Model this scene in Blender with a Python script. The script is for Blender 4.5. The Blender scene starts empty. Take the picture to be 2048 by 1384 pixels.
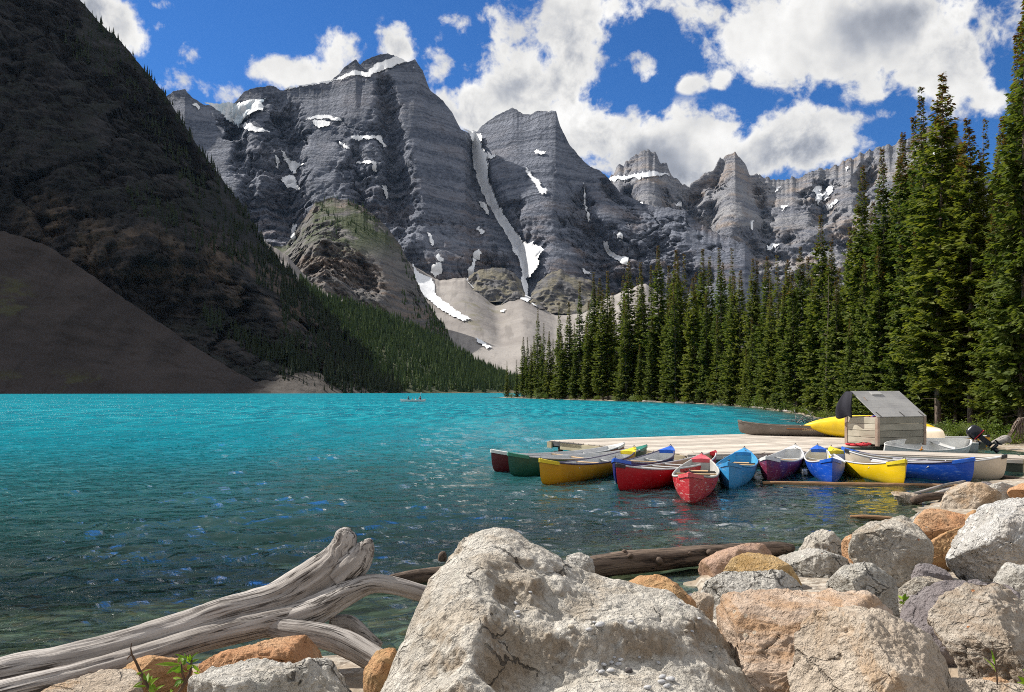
import bpy, bmesh, math, random, time
import numpy as np
from mathutils import Vector, Matrix, Euler
T0 = time.time()
random.seed(7); np.random.seed(7)
SC = bpy.context.scene
COL = SC.collection

# ------------------------------------------------------------------ camera, sky, sun
H = 2.15                 # eye height over the lake
FPX = 1592.9             # focal length in pixels of the 2048 px wide photograph (28 mm)
CX, HY = 1024.0, 782.0   # principal column and horizon row
cam_d = bpy.data.cameras.new('camera'); cam = bpy.data.objects.new('camera', cam_d); COL.objects.link(cam)
cam.location = (0, 0, H); cam.rotation_euler = (math.pi/2, 0, 0)
cam_d.sensor_width = 36; cam_d.lens = 28.0
cam_d.shift_y = (HY-692.0)/2048.0
cam_d.clip_start = 0.05; cam_d.clip_end = 40000
SC.camera = cam
SUN_AZ, SUN_EL = math.radians(60), math.radians(44)    # azimuth is to the left of the view
SUN_DIR = Vector((-math.sin(SUN_AZ)*math.cos(SUN_EL), math.cos(SUN_AZ)*math.cos(SUN_EL), math.sin(SUN_EL)))
sun_d = bpy.data.lights.new('sun', 'SUN'); sun_d.energy = 5.0; sun_d.angle = math.radians(0.5); sun_d.color = (1.0, 0.94, 0.85)
sun = bpy.data.objects.new('sun', sun_d); COL.objects.link(sun)
sun.rotation_euler = SUN_DIR.to_track_quat('Z', 'Y').to_euler()
vs = SC.view_settings
vs.view_transform = 'Standard'; vs.look = 'None'; vs.gamma = 1.0; vs.exposure = 0.48; vs.use_curve_mapping = False
try: SC.display_settings.display_device = 'sRGB'
except Exception: pass

def W(px, py, d):
    return np.array([(px-CX)/FPX*d, d, H-(py-HY)/FPX*d])
def G(px, py, z=0.0):
    d = (H-z)*FPX/(py-HY)
    return np.array([(px-CX)/FPX*d, d, z])

# node helper
class NT:
    def __init__(s, tree): s.t = tree; s.n = tree.nodes; s.l = tree.links
    def node(s, typ, **kw):
        nd = s.n.new(typ)
        for k, v in kw.items():
            if k.startswith('i_'):
                key = k[2:]
                key = int(key) if key.isdigit() else key.replace('_', ' ')
                s.put(nd.inputs[key], v)
            else: setattr(nd, k, v)
        return nd
    def put(s, sock, v):
        if hasattr(v, 'bl_idname') and hasattr(v, 'outputs'): s.l.new(v.outputs[0], sock)
        elif isinstance(v, bpy.types.NodeSocket): s.l.new(v, sock)
        elif isinstance(v, (tuple, list)):
            v = tuple(v)
            if sock.type == 'RGBA' and len(v) == 3: v = v+(1.0,)
            sock.default_value = v
        else:
            if sock.type == 'RGBA': v = (v, v, v, 1)
            elif sock.type == 'VECTOR': v = (v, v, v)
            sock.default_value = v
    def math(s, op, a, b=0.0, c=None, clamp=False):
        nd = s.n.new('ShaderNodeMath'); nd.operation = op; nd.use_clamp = clamp
        s.put(nd.inputs[0], a); s.put(nd.inputs[1], b)
        if c is not None: s.put(nd.inputs[2], c)
        return nd
    def vmath(s, op, a, b=None, scale=None):
        nd = s.n.new('ShaderNodeVectorMath'); nd.operation = op
        s.put(nd.inputs[0], a)
        if b is not None: s.put(nd.inputs[1], b)
        if scale is not None: s.put(nd.inputs['Scale'], scale)
        return nd
    def mix(s, fac, a, b, blend='MIX'):
        nd = s.n.new('ShaderNodeMix'); nd.data_type = 'RGBA'; nd.blend_type = blend; nd.clamp_factor = True
        s.put(nd.inputs[0], fac); s.put(nd.inputs[6], a); s.put(nd.inputs[7], b)
        return nd.outputs[2]
    def ramp(s, fac, lo, hi, a=0.0, b=1.0, smooth=True):
        nd = s.n.new('ShaderNodeMapRange'); nd.interpolation_type = 'SMOOTHSTEP' if smooth else 'LINEAR'; nd.clamp = True
        s.put(nd.inputs[0], fac); nd.inputs[1].default_value = lo; nd.inputs[2].default_value = hi
        nd.inputs[3].default_value = a; nd.inputs[4].default_value = b
        return nd.outputs[0]
    def noise(s, vec, scale, detail=4, rough=0.55, dist=0.0, out='Fac', lac=2.0):
        nd = s.n.new('ShaderNodeTexNoise')
        if vec is not None: s.put(nd.inputs['Vector'], vec)
        nd.inputs['Scale'].default_value = scale; nd.inputs['Detail'].default_value = detail
        nd.inputs['Roughness'].default_value = rough; nd.inputs['Distortion'].default_value = dist
        nd.inputs['Lacunarity'].default_value = lac
        return nd.outputs[out]
    def voro(s, vec, scale, feature='F1', out='Distance', rand=1.0):
        nd = s.n.new('ShaderNodeTexVoronoi'); nd.feature = feature
        if vec is not None: s.put(nd.inputs['Vector'], vec)
        nd.inputs['Scale'].default_value = scale; nd.inputs['Randomness'].default_value = rand
        return nd.outputs[out]
    def mapping(s, vec, scale=(1, 1, 1), rot=(0, 0, 0), loc=(0, 0, 0), typ='POINT'):
        nd = s.n.new('ShaderNodeMapping'); nd.vector_type = typ
        s.put(nd.inputs['Vector'], vec); nd.inputs['Scale'].default_value = scale
        nd.inputs['Rotation'].default_value = rot; nd.inputs['Location'].default_value = loc
        return nd.outputs[0]

# ---- world: Nishita daylight with a broken cumulus deck
SKY_TINT = (0.235, 0.54, 0.90)
CLOUD_GAIN = 0.66
SKY_STRENGTH = 0.098
world = bpy.data.worlds.new('World'); SC.world = world; world.use_nodes = True
def build_world():
    nt = NT(world.node_tree); nt.n.clear()
    out = nt.node('ShaderNodeOutputWorld'); bg = nt.node('ShaderNodeBackground')
    nt.l.new(bg.outputs[0], out.inputs[0])
    sky = nt.node('ShaderNodeTexSky'); sky.sky_type = 'NISHITA'; sky.sun_disc = False
    sky.sun_elevation = SUN_EL; sky.sun_rotation = -SUN_AZ; sky.altitude = 1900; sky.air_density = 1.0; sky.dust_density = 0.3; sky.ozone_density = 2.0
    skyc = nt.mix(1.0, sky.outputs[0], SKY_TINT, 'MULTIPLY')
    tc = nt.node('ShaderNodeTexCoord'); d = tc.outputs['Generated']
    # cumulus masses: centre direction (written as photo col/row), half sizes, weight
    B = [(1110, 60, 190, 150, 1.3), (1060, 190, 170, 120, 1.2), (930, 225, 120, 75, 1.1), (1250, 20, 170, 60, 1.1),
         (1380, 20, 110, 80, .9), (1560, 60, 190, 120, 1.3), (1760, 40, 240, 150, 1.5), (1880, 130, 150, 110, 1.1), (1660, 130, 170, 70, 1.0), (1740, 175, 90, 45, .8),
         (1290, 130, 62, 62, 1.05), (1265, 215, 45, 45, .7), (1340, 300, 220, 95, 1.5), (1590, 285, 165, 92, 1.55), (1180, 270, 120, 110, 1.3), (1480, 330, 180, 70, 1.2),
         (1385, 165, 46, 26, .8), (1445, 158, 36, 24, .72), (600, 150, 140, 48, 1.15), (690, 100, 75, 52, 1.1), (790, 90, 62, 52, 1.15), (880, 120, 52, 72, .8),
         (545, 135, 60, 32, .8), (360, 165, 72, 38, .85), (440, 185, 70, 34, .8), (240, 50, 62, 62, 1.1), (190, 10, 90, 50, 1.0), (275, 80, 36, 34, .8),
         (330, 10, 52, 22, .75), (335, 52, 40, 20, .75), (380, 112, 46, 36, .72), (905, 40, 44, 36, .62), (430, 40, 40, 16, .5), (500, 195, 40, 16, .5), (1990, 215, 90, 60, .75), (1780, 225, 40, 20, .5), (2010, 60, 130, 120, 1.0)]
    acc = None
    for (px, py, rx, ry, w) in B:
        c = Vector(((px-CX)/FPX, 1.0, -(py-HY)/FPX)); ln = c.length; c.normalize()
        az = math.atan2(-c.x, c.y)
        m = nt.mapping(d, scale=(rx/FPX/ln*.95, 0.9, ry/FPX/ln*.95), rot=(0, 0, az), loc=tuple(c), typ='TEXTURE')
        L = nt.vmath('LENGTH', m).outputs['Value']
        g = nt.ramp(L, 1.25, 0.0, 0.0, w)
        acc = g if acc is None else nt.math('MAXIMUM', acc, g).outputs[0] if False else nt.math('ADD', nt.math('MAXIMUM', acc, g), nt.math('MULTIPLY', nt.math('MINIMUM', acc, g), .25)).outputs[0]
    # out of view the deck goes on, cover raised for fill and water highlights
    fr = nt.mapping(d, scale=(0.78, 1.0, 0.34), loc=(0, .93, .25), typ='TEXTURE')
    inside = nt.ramp(nt.vmath('LENGTH', fr).outputs['Value'], 0.95, 1.25, 1.0, 0.0)
    big = nt.ramp(nt.noise(d, 3.1, 3, .5), 0.30, 0.50, 0.0, 1.35)
    dens0 = nt.math('ADD', acc, nt.math('MULTIPLY', big, nt.math('SUBTRACT', 1.0, inside))).outputs[0]
    warp = nt.vmath('SCALE', nt.vmath('SUBTRACT', nt.noise(d, 9, 3, .5, out='Color'), (.5, .5, .5)), scale=.035)
    dw = nt.vmath('ADD', d, warp).outputs[0]
    def fb(vec): return nt.noise(vec, 11.0, 8, .56, .15)
    n1 = fb(dw)
    off = nt.vmath('ADD', dw, tuple(SUN_DIR*0.022)).outputs[0]
    n2 = fb(off)
    fine = nt.noise(dw, 46.0, 6, .62)
    def dens_of(n):
        e = nt.math('MULTIPLY', nt.math('SUBTRACT', n, .5), 3.3)
        e = nt.math('ADD', e, nt.math('MULTIPLY', nt.math('SUBTRACT', fine, .5), 1.6))
        return nt.math('ADD', nt.math('SUBTRACT', dens0, .40), e).outputs[0]
    D1 = dens_of(n1)
    gate = nt.ramp(dens0, 0.02, .3)
    alpha = nt.math('MULTIPLY', nt.ramp(D1, -0.02, 0.55), gate).outputs[0]
    relief = nt.math('MULTIPLY', nt.math('SUBTRACT', nt.noise(dw, 9.0, 4, .5), nt.noise(off, 9.0, 4, .5)), 1.3).outputs[0]
    thick = nt.ramp(D1, 0.35, 1.5)
    lown = nt.ramp(nt.noise(dw, 6.5, 4, .5), .36, .66)
    grey = nt.math('MULTIPLY', thick, nt.math('ADD', nt.math('MULTIPLY', lown, .46), .07)).outputs[0]
    warp2 = nt.vmath('ADD', d, nt.vmath('SCALE', nt.vmath('SUBTRACT', nt.noise(d, 7, 5, .6, out='Color'), (.5, .5, .5)), scale=.16)).outputs[0]
    # grey undersides of the two heaviest masses
    for (px, py, rx, ry, w) in [(1780, 28, 150, 70, .34), (1300, 345, 120, 55, .17), (1560, 345, 120, 55, .15), (1450, 345, 200, 40, .10)]:
        c = Vector(((px-CX)/FPX, 1.0, -(py-HY)/FPX)); ln = c.length; c.normalize()
        m = nt.mapping(warp2, scale=(rx/FPX/ln, 0.9, ry/FPX/ln), rot=(0, 0, math.atan2(-c.x, c.y)), loc=tuple(c), typ='TEXTURE')
        grey = nt.math('ADD', grey, nt.ramp(nt.vmath('LENGTH', m).outputs['Value'], 1.25, 0.0, 0.0, w)).outputs[0]
    br = nt.math('ADD', nt.math('SUBTRACT', .97, grey), relief, clamp=False)
    br = nt.math('MINIMUM', nt.math('MAXIMUM', br, .30), 1.12)
    ccol = nt.mix(nt.ramp(br, .35, .95), (.80, .86, 1.0), (1.0, .99, .97))
    ccol = nt.mix(1.0, ccol, nt.math('MULTIPLY', br, CLOUD_GAIN/SKY_STRENGTH).outputs[0], 'MULTIPLY')
    nt.l.new(nt.mix(alpha, skyc, ccol), bg.inputs['Color'])
    bg.inputs['Strength'].default_value = SKY_STRENGTH
build_world()
try: world.cycles.sampling_method = 'MANUAL'; world.cycles.sample_map_resolution = 512
except Exception: pass
SC.cycles.max_bounces = 6; SC.cycles.diffuse_bounces = 2; SC.cycles.glossy_bounces = 3; SC.cycles.transmission_bounces = 3
SC.cycles.transparent_max_bounces = 8; SC.cycles.volume_bounces = 0; SC.cycles.sample_clamp_indirect = 4.0; SC.cycles.sample_clamp_direct = 4.0
SC.cycles.filter_width = 1.0; SC.cycles.use_denoising = False
SC.cycles.caustics_reflective = False; SC.cycles.caustics_refractive = False

# ------------------------------------------------------------------ helpers
_rng = np.random.RandomState(11)
_P = np.concatenate([_rng.permutation(256)]*3).astype(np.int64)
_gv = _rng.normal(size=(256, 3)); _gv /= np.linalg.norm(_gv, axis=1)[:, None]
def noise3(p, seed=0):
    p = np.asarray(p, dtype=np.float64)+seed*17.31
    i = np.floor(p).astype(np.int64); f = p-i; i &= 255
    u = f*f*f*(f*(f*6-15)+10)
    r = 0
    for dx in (0, 1):
        for dy in (0, 1):
            for dz in (0, 1):
                h = _P[_P[_P[(i[..., 0]+dx) & 255]+((i[..., 1]+dy) & 255)]+((i[..., 2]+dz) & 255)]
                g = _gv[h & 255]
                dot = g[..., 0]*(f[..., 0]-dx)+g[..., 1]*(f[..., 1]-dy)+g[..., 2]*(f[..., 2]-dz)
                w = (u[..., 0] if dx else 1-u[..., 0])*(u[..., 1] if dy else 1-u[..., 1])*(u[..., 2] if dz else 1-u[..., 2])
                r = r+w*dot
    return r*1.5
def fbm(p, o=4, lac=2.03, gain=.5, seed=0):
    a, s, q = 1.0, 0.0, np.asarray(p, float)
    for k in range(o):
        s = s+a*noise3(q, seed+k); q = q*lac; a *= gain
    return s
def ridged(p, o=4, lac=2.03, gain=.5, seed=0):
    a, s, q = 1.0, 0.0, np.asarray(p, float)
    for k in range(o):
        s = s+a*(1-2*np.abs(noise3(q, seed+k))); q = q*lac; a *= gain
    return s
def blocks3(p, seed=0):
    """cell value in -1..1 and closeness to the cell wall: angular, jointed rock"""
    p = np.asarray(p, float)+seed*7.77; i = np.floor(p).astype(np.int64); sh = p.shape[:-1]
    f1 = np.full(sh, 9e9); f2 = np.full(sh, 9e9); val = np.zeros(sh)
    for dx in (-1, 0, 1):
        for dy in (-1, 0, 1):
            for dz in (-1, 0, 1):
                c = i+np.array([dx, dy, dz]); k = c & 255
                h = _P[_P[_P[k[..., 0]]+k[..., 1]]+k[..., 2]] & 255
                o = _gv[h]*.42+.5; d = ((c+o-p)**2).sum(-1)
                # each block also tilts: its value leans along a random direction
                v = (h/127.5-1)+((p-c-o)*_gv[(h+57) & 255]).sum(-1)*1.1
                near = d < f1; f2 = np.where(near, f1, np.minimum(f2, d)); val = np.where(near, v, val); f1 = np.where(near, d, f1)
    return val, np.sqrt(f2)-np.sqrt(f1)
def sstep(a, b, x):
    t = np.clip((x-a)/(b-a), 0, 1); return t*t*(3-2*t)

def link(o, parent=None):
    COL.objects.link(o)
    if parent is not None: o.parent = parent
    return o
def tag(o, label=None, cat=None, group=None, kind=None):
    if label: o['label'] = label
    if cat: o['category'] = cat
    if group: o['group'] = group
    if kind: o['kind'] = kind
    return o
def empty(name, loc=(0, 0, 0), rz=0.0, label=None, cat=None, group=None):
    o = bpy.data.objects.new(name, None); o.empty_display_size = .2; link(o)
    o.location = loc; o.rotation_euler = (0, 0, rz)
    return tag(o, label, cat, group)
def mesh_np(name, V, F, mats=None, parent=None, smooth=True, attrs=None, midx=None, obj=True):
    """V (n,3); F (m,k) int array, k = 3 or 4"""
    V = np.asarray(V, dtype=np.float32); F = np.asarray(F, dtype=np.int32)
    me = bpy.data.meshes.new(name); k = F.shape[1]
    me.vertices.add(len(V)); me.vertices.foreach_set('co', V.ravel())
    me.loops.add(F.size); me.loops.foreach_set('vertex_index', F.ravel())
    me.polygons.add(len(F)); me.polygons.foreach_set('loop_start', np.arange(0, F.size, k, dtype=np.int32))
    try: me.polygons.foreach_set('loop_total', np.full(len(F), k, dtype=np.int32))
    except Exception: pass
    if mats is not None:
        for m in (mats if isinstance(mats, (list, tuple)) else [mats]): me.materials.append(m)
    if midx is not None: me.polygons.foreach_set('material_index', np.asarray(midx, dtype=np.int32))
    me.polygons.foreach_set('use_smooth', np.full(len(F), bool(smooth)))
    for an, av in (attrs or {}).items():
        av = np.asarray(av, dtype=np.float32)
        if av.ndim == 1:
            a = me.attributes.new(an, 'FLOAT', 'POINT'); a.data.foreach_set('value', av)
        else:
            a = me.attributes.new(an, 'FLOAT_VECTOR', 'POINT'); a.data.foreach_set('vector', av.ravel())
    me.update(calc_edges=True); me.validate(clean_customdata=False)
    if not obj: return me
    return link(bpy.data.objects.new(name, me), parent)
def grid_faces(nu, nv, wrap_u=False):
    """index = i*nv + j, i<nu, j<nv"""
    iu = np.arange(nu if wrap_u else nu-1); jv = np.arange(nv-1)
    I, J = np.meshgrid(iu, jv, indexing='ij'); I2 = (I+1) % nu
    return np.stack([I*nv+J, I2*nv+J, I2*nv+J+1, I*nv+J+1], -1).reshape(-1, 4)
def vnormals(P):
    """normals of a (nu,nv,3) grid"""
    du = np.gradient(P, axis=0); dv = np.gradient(P, axis=1)
    n = np.cross(du, dv); return n/(np.linalg.norm(n, axis=-1, keepdims=True)+1e-12)

class MB:
    """collects small shapes into ONE mesh"""
    def __init__(s): s.v = []; s.f = []; s.m = []
    def add(s, V, F, mi=0):
        o = len(s.v); s.v += [tuple(map(float, q)) for q in V]; s.f += [tuple(int(i)+o for i in q) for q in F]; s.m += [mi]*len(F)
    def box(s, c, size, rot=None, bev=0.0, mi=0):
        x, y, z = [q/2 for q in size]; b = min(bev, .45*min(size)); V = []
        R = rot if rot is not None else Matrix.Identity(3)
        if b <= 0:
            V = [(-x, -y, -z), (x, -y, -z), (x, y, -z), (-x, y, -z), (-x, -y, z), (x, -y, z), (x, y, z), (-x, y, z)]
            F = [(0, 3, 2, 1), (4, 5, 6, 7), (0, 1, 5, 4), (1, 2, 6, 5), (2, 3, 7, 6), (3, 0, 4, 7)]
        else:
            def ring(zz, e): return [(-x+e, -y+e, zz), (x-e, -y+e, zz), (x-e, y-e, zz), (-x+e, y-e, zz)]
            V = ring(-z, b)+ring(-z+b, 0)+ring(z-b, 0)+ring(z, b); F = [(0, 3, 2, 1), (12, 13, 14, 15)]
            for k in range(3):
                for q in range(4): F.append((k*4+q, k*4+(q+1) % 4, k*4+4+(q+1) % 4, k*4+4+q))
        s.add([tuple(R @ Vector(q)+Vector(c)) for q in V], F, mi)
    def tube(s, pts, rad, n=8, mi=0, cap=True):
        pts = [Vector(p) for p in pts]; m = len(pts); rad = rad if isinstance(rad, (list, tuple)) else [rad]*m
        V = []; up = Vector((0, 0, 1)); prev = None
        for i, p in enumerate(pts):
            t = (pts[min(i+1, m-1)]-pts[max(i-1, 0)]).normalized()
            if prev is None:
                a = t.cross(up); a = a if a.length > 1e-3 else t.cross(Vector((1, 0, 0)))
            else: a = prev-t*prev.dot(t)
            a.normalize(); b = t.cross(a); prev = a
            for q in range(n):
                w = 2*math.pi*q/n; V.append(p+(a*math.cos(w)+b*math.sin(w))*rad[i])
        F = []
        for i in range(m-1):
            for q in range(n): F.append((i*n+q, i*n+(q+1) % n, (i+1)*n+(q+1) % n, (i+1)*n+q))
        if cap: F.append(tuple(range(n))[::-1]); F.append(tuple((m-1)*n+q for q in range(n)))
        s.add(V, F, mi)
    def build(s, name, mats, parent=None, smooth=False, obj=True):
        me = bpy.data.meshes.new(name); me.from_pydata(s.v, [], s.f)
        for m in (mats if isinstance(mats, (list, tuple)) else [mats]): me.materials.append(m)
        me.polygons.foreach_set('material_index', np.array(s.m, dtype=np.int32))
        me.polygons.foreach_set('use_smooth', np.full(len(s.f), bool(smooth)))
        me.update()
        if not obj: return me
        return link(bpy.data.objects.new(name, me), parent)
def rotz(a): return Matrix.Rotation(a, 3, 'Z')
def interp(xs, pts):
    p = np.array(pts, float); return np.interp(xs, p[:, 0], p[:, 1])
def in_poly(x, y, poly):
    poly = np.asarray(poly, float); n = len(poly); ins = np.zeros(np.shape(x), bool); j = n-1
    for i in range(n):
        xi, yi = poly[i]; xj, yj = poly[j]
        c = ((yi > y) != (yj > y)) & (x < (xj-xi)*(y-yi)/((yj-yi) if yj != yi else 1e-9)+xi)
        ins ^= c; j = i
    return ins
def seg_dist(x, y, pl, closed=False):
    pl = np.asarray(pl, float); best = np.full(np.shape(x), 1e18)
    rng = range(len(pl)) if closed else range(len(pl)-1)
    for i in rng:
        a = pl[i]; b = pl[(i+1) % len(pl)]; ab = b-a; L = ab @ ab+1e-12
        t = np.clip(((x-a[0])*ab[0]+(y-a[1])*ab[1])/L, 0, 1)
        best = np.minimum(best, (x-a[0]-t*ab[0])**2+(y-a[1]-t*ab[1])**2)
    return np.sqrt(best)
# ------------------------------------------------------------------ materials
def new_mat(name):
    m = bpy.data.materials.new(name); m.use_nodes = True
    nt = NT(m.node_tree); nt.n.clear()
    out = nt.node('ShaderNodeOutputMaterial'); b = nt.node('ShaderNodeBsdfPrincipled')
    nt.l.new(b.outputs[0], out.inputs[0]); b.inputs['Specular IOR Level'].default_value = .3
    return m, nt, b, out
def setn(nt, b, color=None, rough=None, normal=None):
    if color is not None: nt.put(b.inputs['Base Color'], color)
    if rough is not None: nt.put(b.inputs['Roughness'], rough)
    if normal is not None: nt.put(b.inputs['Normal'], normal)
def bump(nt, h, strength=.5, dist=.1, normal=None):
    nd = nt.node('ShaderNodeBump'); nd.inputs['Strength'].default_value = strength; nd.inputs['Distance'].default_value = dist
    nt.put(nd.inputs['Height'], h)
    if normal is not None: nt.put(nd.inputs['Normal'], normal)
    return nd.outputs[0]
def obj_rand(nt): return nt.node('ShaderNodeObjectInfo').outputs['Random']
def geo_pos(nt): return nt.node('ShaderNodeNewGeometry').outputs['Position']
def gen_obj(nt): return nt.node('ShaderNodeTexCoord').outputs['Object']
def attr(nt, name, out='Fac'):
    nd = nt.node('ShaderNodeAttribute'); nd.attribute_name = name; return nd.outputs[out]

def m_mountain(name, base, pale, brown, strata, veg=None, brown_top=None, blocks=.5, cliff=None):
    """banded limestone: level beds, vertical water streaks, ochre beds low down"""
    m, nt, b, out = new_mat(name); p = geo_pos(nt)
    warp = nt.vmath('ADD', p, nt.vmath('SCALE', nt.vmath('SUBTRACT', nt.noise(p, .004, 3, out='Color'), (.5, .5, .5)), scale=90)).outputs[0]
    bed = nt.noise(nt.mapping(warp, scale=(.0012, .0012, 1.0/strata)), 1.0, 6, .68)
    streak = nt.noise(nt.mapping(p, scale=(.035, .035, .0045)), 1.0, 5, .62)
    blot = nt.noise(p, .0045, 4, .55)
    fine = nt.noise(p, .085, 5, .65)
    thin = nt.noise(nt.mapping(warp, scale=(.0025, .0025, 3.3/strata)), 1.0, 4, .7)
    c = nt.mix(nt.ramp(bed, .40, .60), base, pale)
    c = nt.mix(nt.math('MULTIPLY', nt.ramp(thin, .54, .64), .6), c, tuple(q*.5 for q in base))
    c = nt.mix(nt.math('MULTIPLY', nt.ramp(streak, .52, .70), .55), c, tuple(q*.42 for q in base))
    bm = nt.math('MULTIPLY', nt.ramp(blot, .46, .62), nt.ramp(bed, .40, .60)).outputs[0]
    if brown_top is not None:
        z = nt.node('ShaderNodeSeparateXYZ'); nt.put(z.inputs[0], p)
        zz = nt.math('ADD', z.outputs['Z'], nt.math('MULTIPLY', nt.math('SUBTRACT', blot, .5), brown_top*.8)).outputs[0]
        bm = nt.math('MULTIPLY', bm, nt.ramp(zz, brown_top*.75, brown_top*1.25, 1.0, .25)).outputs[0]
    c = nt.mix(bm, c, brown)
    c = nt.mix(nt.math('MULTIPLY', nt.ramp(fine, .35, .7), .5), c, tuple(q*1.25 for q in pale))
    if cliff is not None:
        cm = nt.math('MULTIPLY', attr(nt, 'cliff'), nt.ramp(nt.noise(nt.mapping(p, scale=(.03, .03, .006)), 1.0, 5, .65), .42, .60)).outputs[0]
        c = nt.mix(nt.math('MULTIPLY', cm, nt.ramp(fine, .3, .55)), c, cliff)
    if veg is not None:
        gN = nt.node('ShaderNodeSeparateXYZ'); nt.put(gN.inputs[0], nt.node('ShaderNodeNewGeometry').outputs['Normal'])
        vm = nt.math('MULTIPLY', nt.ramp(gN.outputs['Z'], .42, .68), nt.ramp(nt.noise(p, .02, 4), .40, .55)).outputs[0]
        vm = nt.math('MULTIPLY', vm, attr(nt, 'veg')).outputs[0]
        c = nt.mix(vm, c, veg)
    h = nt.math('ADD', nt.math('MULTIPLY', bed, 1.0), nt.math('ADD', nt.math('MULTIPLY', streak, .7), nt.math('MULTIPLY', fine, blocks))).outputs[0]
    setn(nt, b, c, .9, bump(nt, h, 1.0, strata*.62))
    return m
def m_scree(name, c1, c2, scale=.02, streak=True, veg=None):
    m, nt, b, out = new_mat(name); p = geo_pos(nt)
    n1 = nt.noise(p, scale, 5, .6); n2 = nt.noise(p, scale*16, 4, .7)
    c = nt.mix(nt.ramp(n1, .35, .65), c1, c2)
    if streak:
        st = nt.noise(nt.mapping(p, scale=(.05, .006, .006)), 1.0, 4, .6)
        c = nt.mix(nt.math('MULTIPLY', nt.ramp(st, .5, .68), .55), c, tuple(q*.62 for q in c1))
    c = nt.mix(nt.math('MULTIPLY', nt.ramp(n2, .56, .72), .6), c, tuple(q*.5 for q in c1))
    if veg: c = nt.mix(nt.math('MULTIPLY', nt.ramp(nt.noise(p, scale*2.3, 5, .6), .50, .62), attr(nt, 'veg')), c, veg)
    setn(nt, b, c, .95, bump(nt, nt.math('ADD', n2, nt.math('MULTIPLY', n1, 2.0)), .7, 1.2))
    return m
MT = {}
MT['massif'] = m_mountain('massif_rock', (.058, .071, .104), (.185, .202, .25), (.165, .122, .103), 30, brown_top=620)
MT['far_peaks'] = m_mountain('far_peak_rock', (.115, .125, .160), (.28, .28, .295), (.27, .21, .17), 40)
MT['hump'] = m_mountain('hump_rock', (.072, .072, .078), (.150, .142, .135), (.155, .11, .085), 13, veg=(.045, .060, .022))
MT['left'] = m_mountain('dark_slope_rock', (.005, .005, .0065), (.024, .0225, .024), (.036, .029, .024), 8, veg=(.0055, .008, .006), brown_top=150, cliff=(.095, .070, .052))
MT['knoll'] = m_mountain('knoll_rock', (.060, .063, .075), (.135, .132, .135), (.16, .12, .10), 12, veg=(.17, .155, .115))
MT['scree'] = m_scree('pale_scree', (.215, .197, .187), (.30, .28, .265), .008, veg=(.16, .15, .085))
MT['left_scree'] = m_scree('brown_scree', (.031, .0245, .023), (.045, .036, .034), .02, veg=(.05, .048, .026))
MT['shore_rubble'] = m_scree('shore_rubble', (.055, .048, .043), (.088, .078, .070), .05, streak=False)
MT['hillside'] = m_scree('wooded_ground', (.030, .040, .016), (.050, .058, .024), .03, streak=False)
def m_snow():
    m, nt, b, out = new_mat('old_snow'); p = geo_pos(nt)
    st = nt.noise(nt.mapping(p, scale=(.05, .008, .006)), 1.0, 5, .6)
    c = nt.mix(nt.math('MULTIPLY', nt.ramp(st, .5, .70), .5), (.82, .84, .87), (.52, .53, .56))
    setn(nt, b, c, .6, bump(nt, st, .5, 4)); return m
def m_ice():
    m, nt, b, out = new_mat('glacier_ice'); p = geo_pos(nt)
    st = nt.noise(nt.mapping(p, scale=(.03, .03, .010)), 1.0, 5, .65, .6)
    c = nt.mix(nt.ramp(st, .42, .62), (.82, .85, .88), (.50, .60, .68))
    setn(nt, b, c, .5, bump(nt, st, .8, 14)); return m
MT['snow'] = m_snow(); MT['ice'] = m_ice()

def m_ground():
    """lake bed stones, pebbly strand, needle-covered forest floor: chosen by the height attribute"""
    m, nt, b, out = new_mat('shore_ground'); p = geo_pos(nt); sd = attr(nt, 'sd')
    v = nt.voro(p, 5.5, 'F1', 'Color'); vd = nt.voro(p, 5.5, 'F1', 'Distance')
    v2 = nt.voro(p, 17, 'F1', 'Color')
    sepv = nt.node('ShaderNodeSeparateColor'); nt.put(sepv.inputs[0], v); sep2 = nt.node('ShaderNodeSeparateColor'); nt.put(sep2.inputs[0], v2)
    stone = nt.mix(nt.ramp(sepv.outputs[0], 0, 1), (.10, .085, .06), (.30, .26, .20))
    stone = nt.mix(nt.ramp(sepv.outputs[1], .7, .95), stone, (.28, .16, .08))
    stone = nt.mix(nt.math('MULTIPLY', nt.ramp(nt.noise(p, .9, 4), .45, .6), .6), stone, (.065, .06, .035))
    peb = nt.mix(nt.ramp(sep2.outputs[0], 0, 1), (.24, .20, .16), (.46, .42, .36))
    strand = nt.mix(nt.ramp(nt.noise(p, 1.1, 4), .42, .6), peb, (.30, .235, .17))
    litter = nt.mix(nt.ramp(nt.noise(p, 1.5, 5, .65), .4, .62), (.070, .050, .030), (.045, .058, .018))
    litter = nt.mix(nt.ramp(nt.noise(p, .35, 4, .6), .52, .64), litter, (.19, .145, .105))
    wob = nt.math('ADD', sd, nt.math('MULTIPLY', nt.math('SUBTRACT', nt.noise(p, .5, 4), .5), 3.0)).outputs[0]
    c = nt.mix(nt.ramp(sd, -.25, .1), stone, strand)
    gy = nt.node('ShaderNodeSeparateXYZ'); nt.put(gy.inputs[0], p)
    c = nt.mix(nt.math('MULTIPLY', nt.ramp(wob, .9, 2.4), nt.ramp(gy.outputs['Y'], 17, 24)), c, litter)
    h = nt.math('ADD', nt.math('MULTIPLY', vd, -1.0), nt.math('MULTIPLY', nt.noise(p, 12, 4), .6)).outputs[0]
    setn(nt, b, c, .9, bump(nt, h, .8, .06)); return m
MT['ground'] = m_ground()

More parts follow.
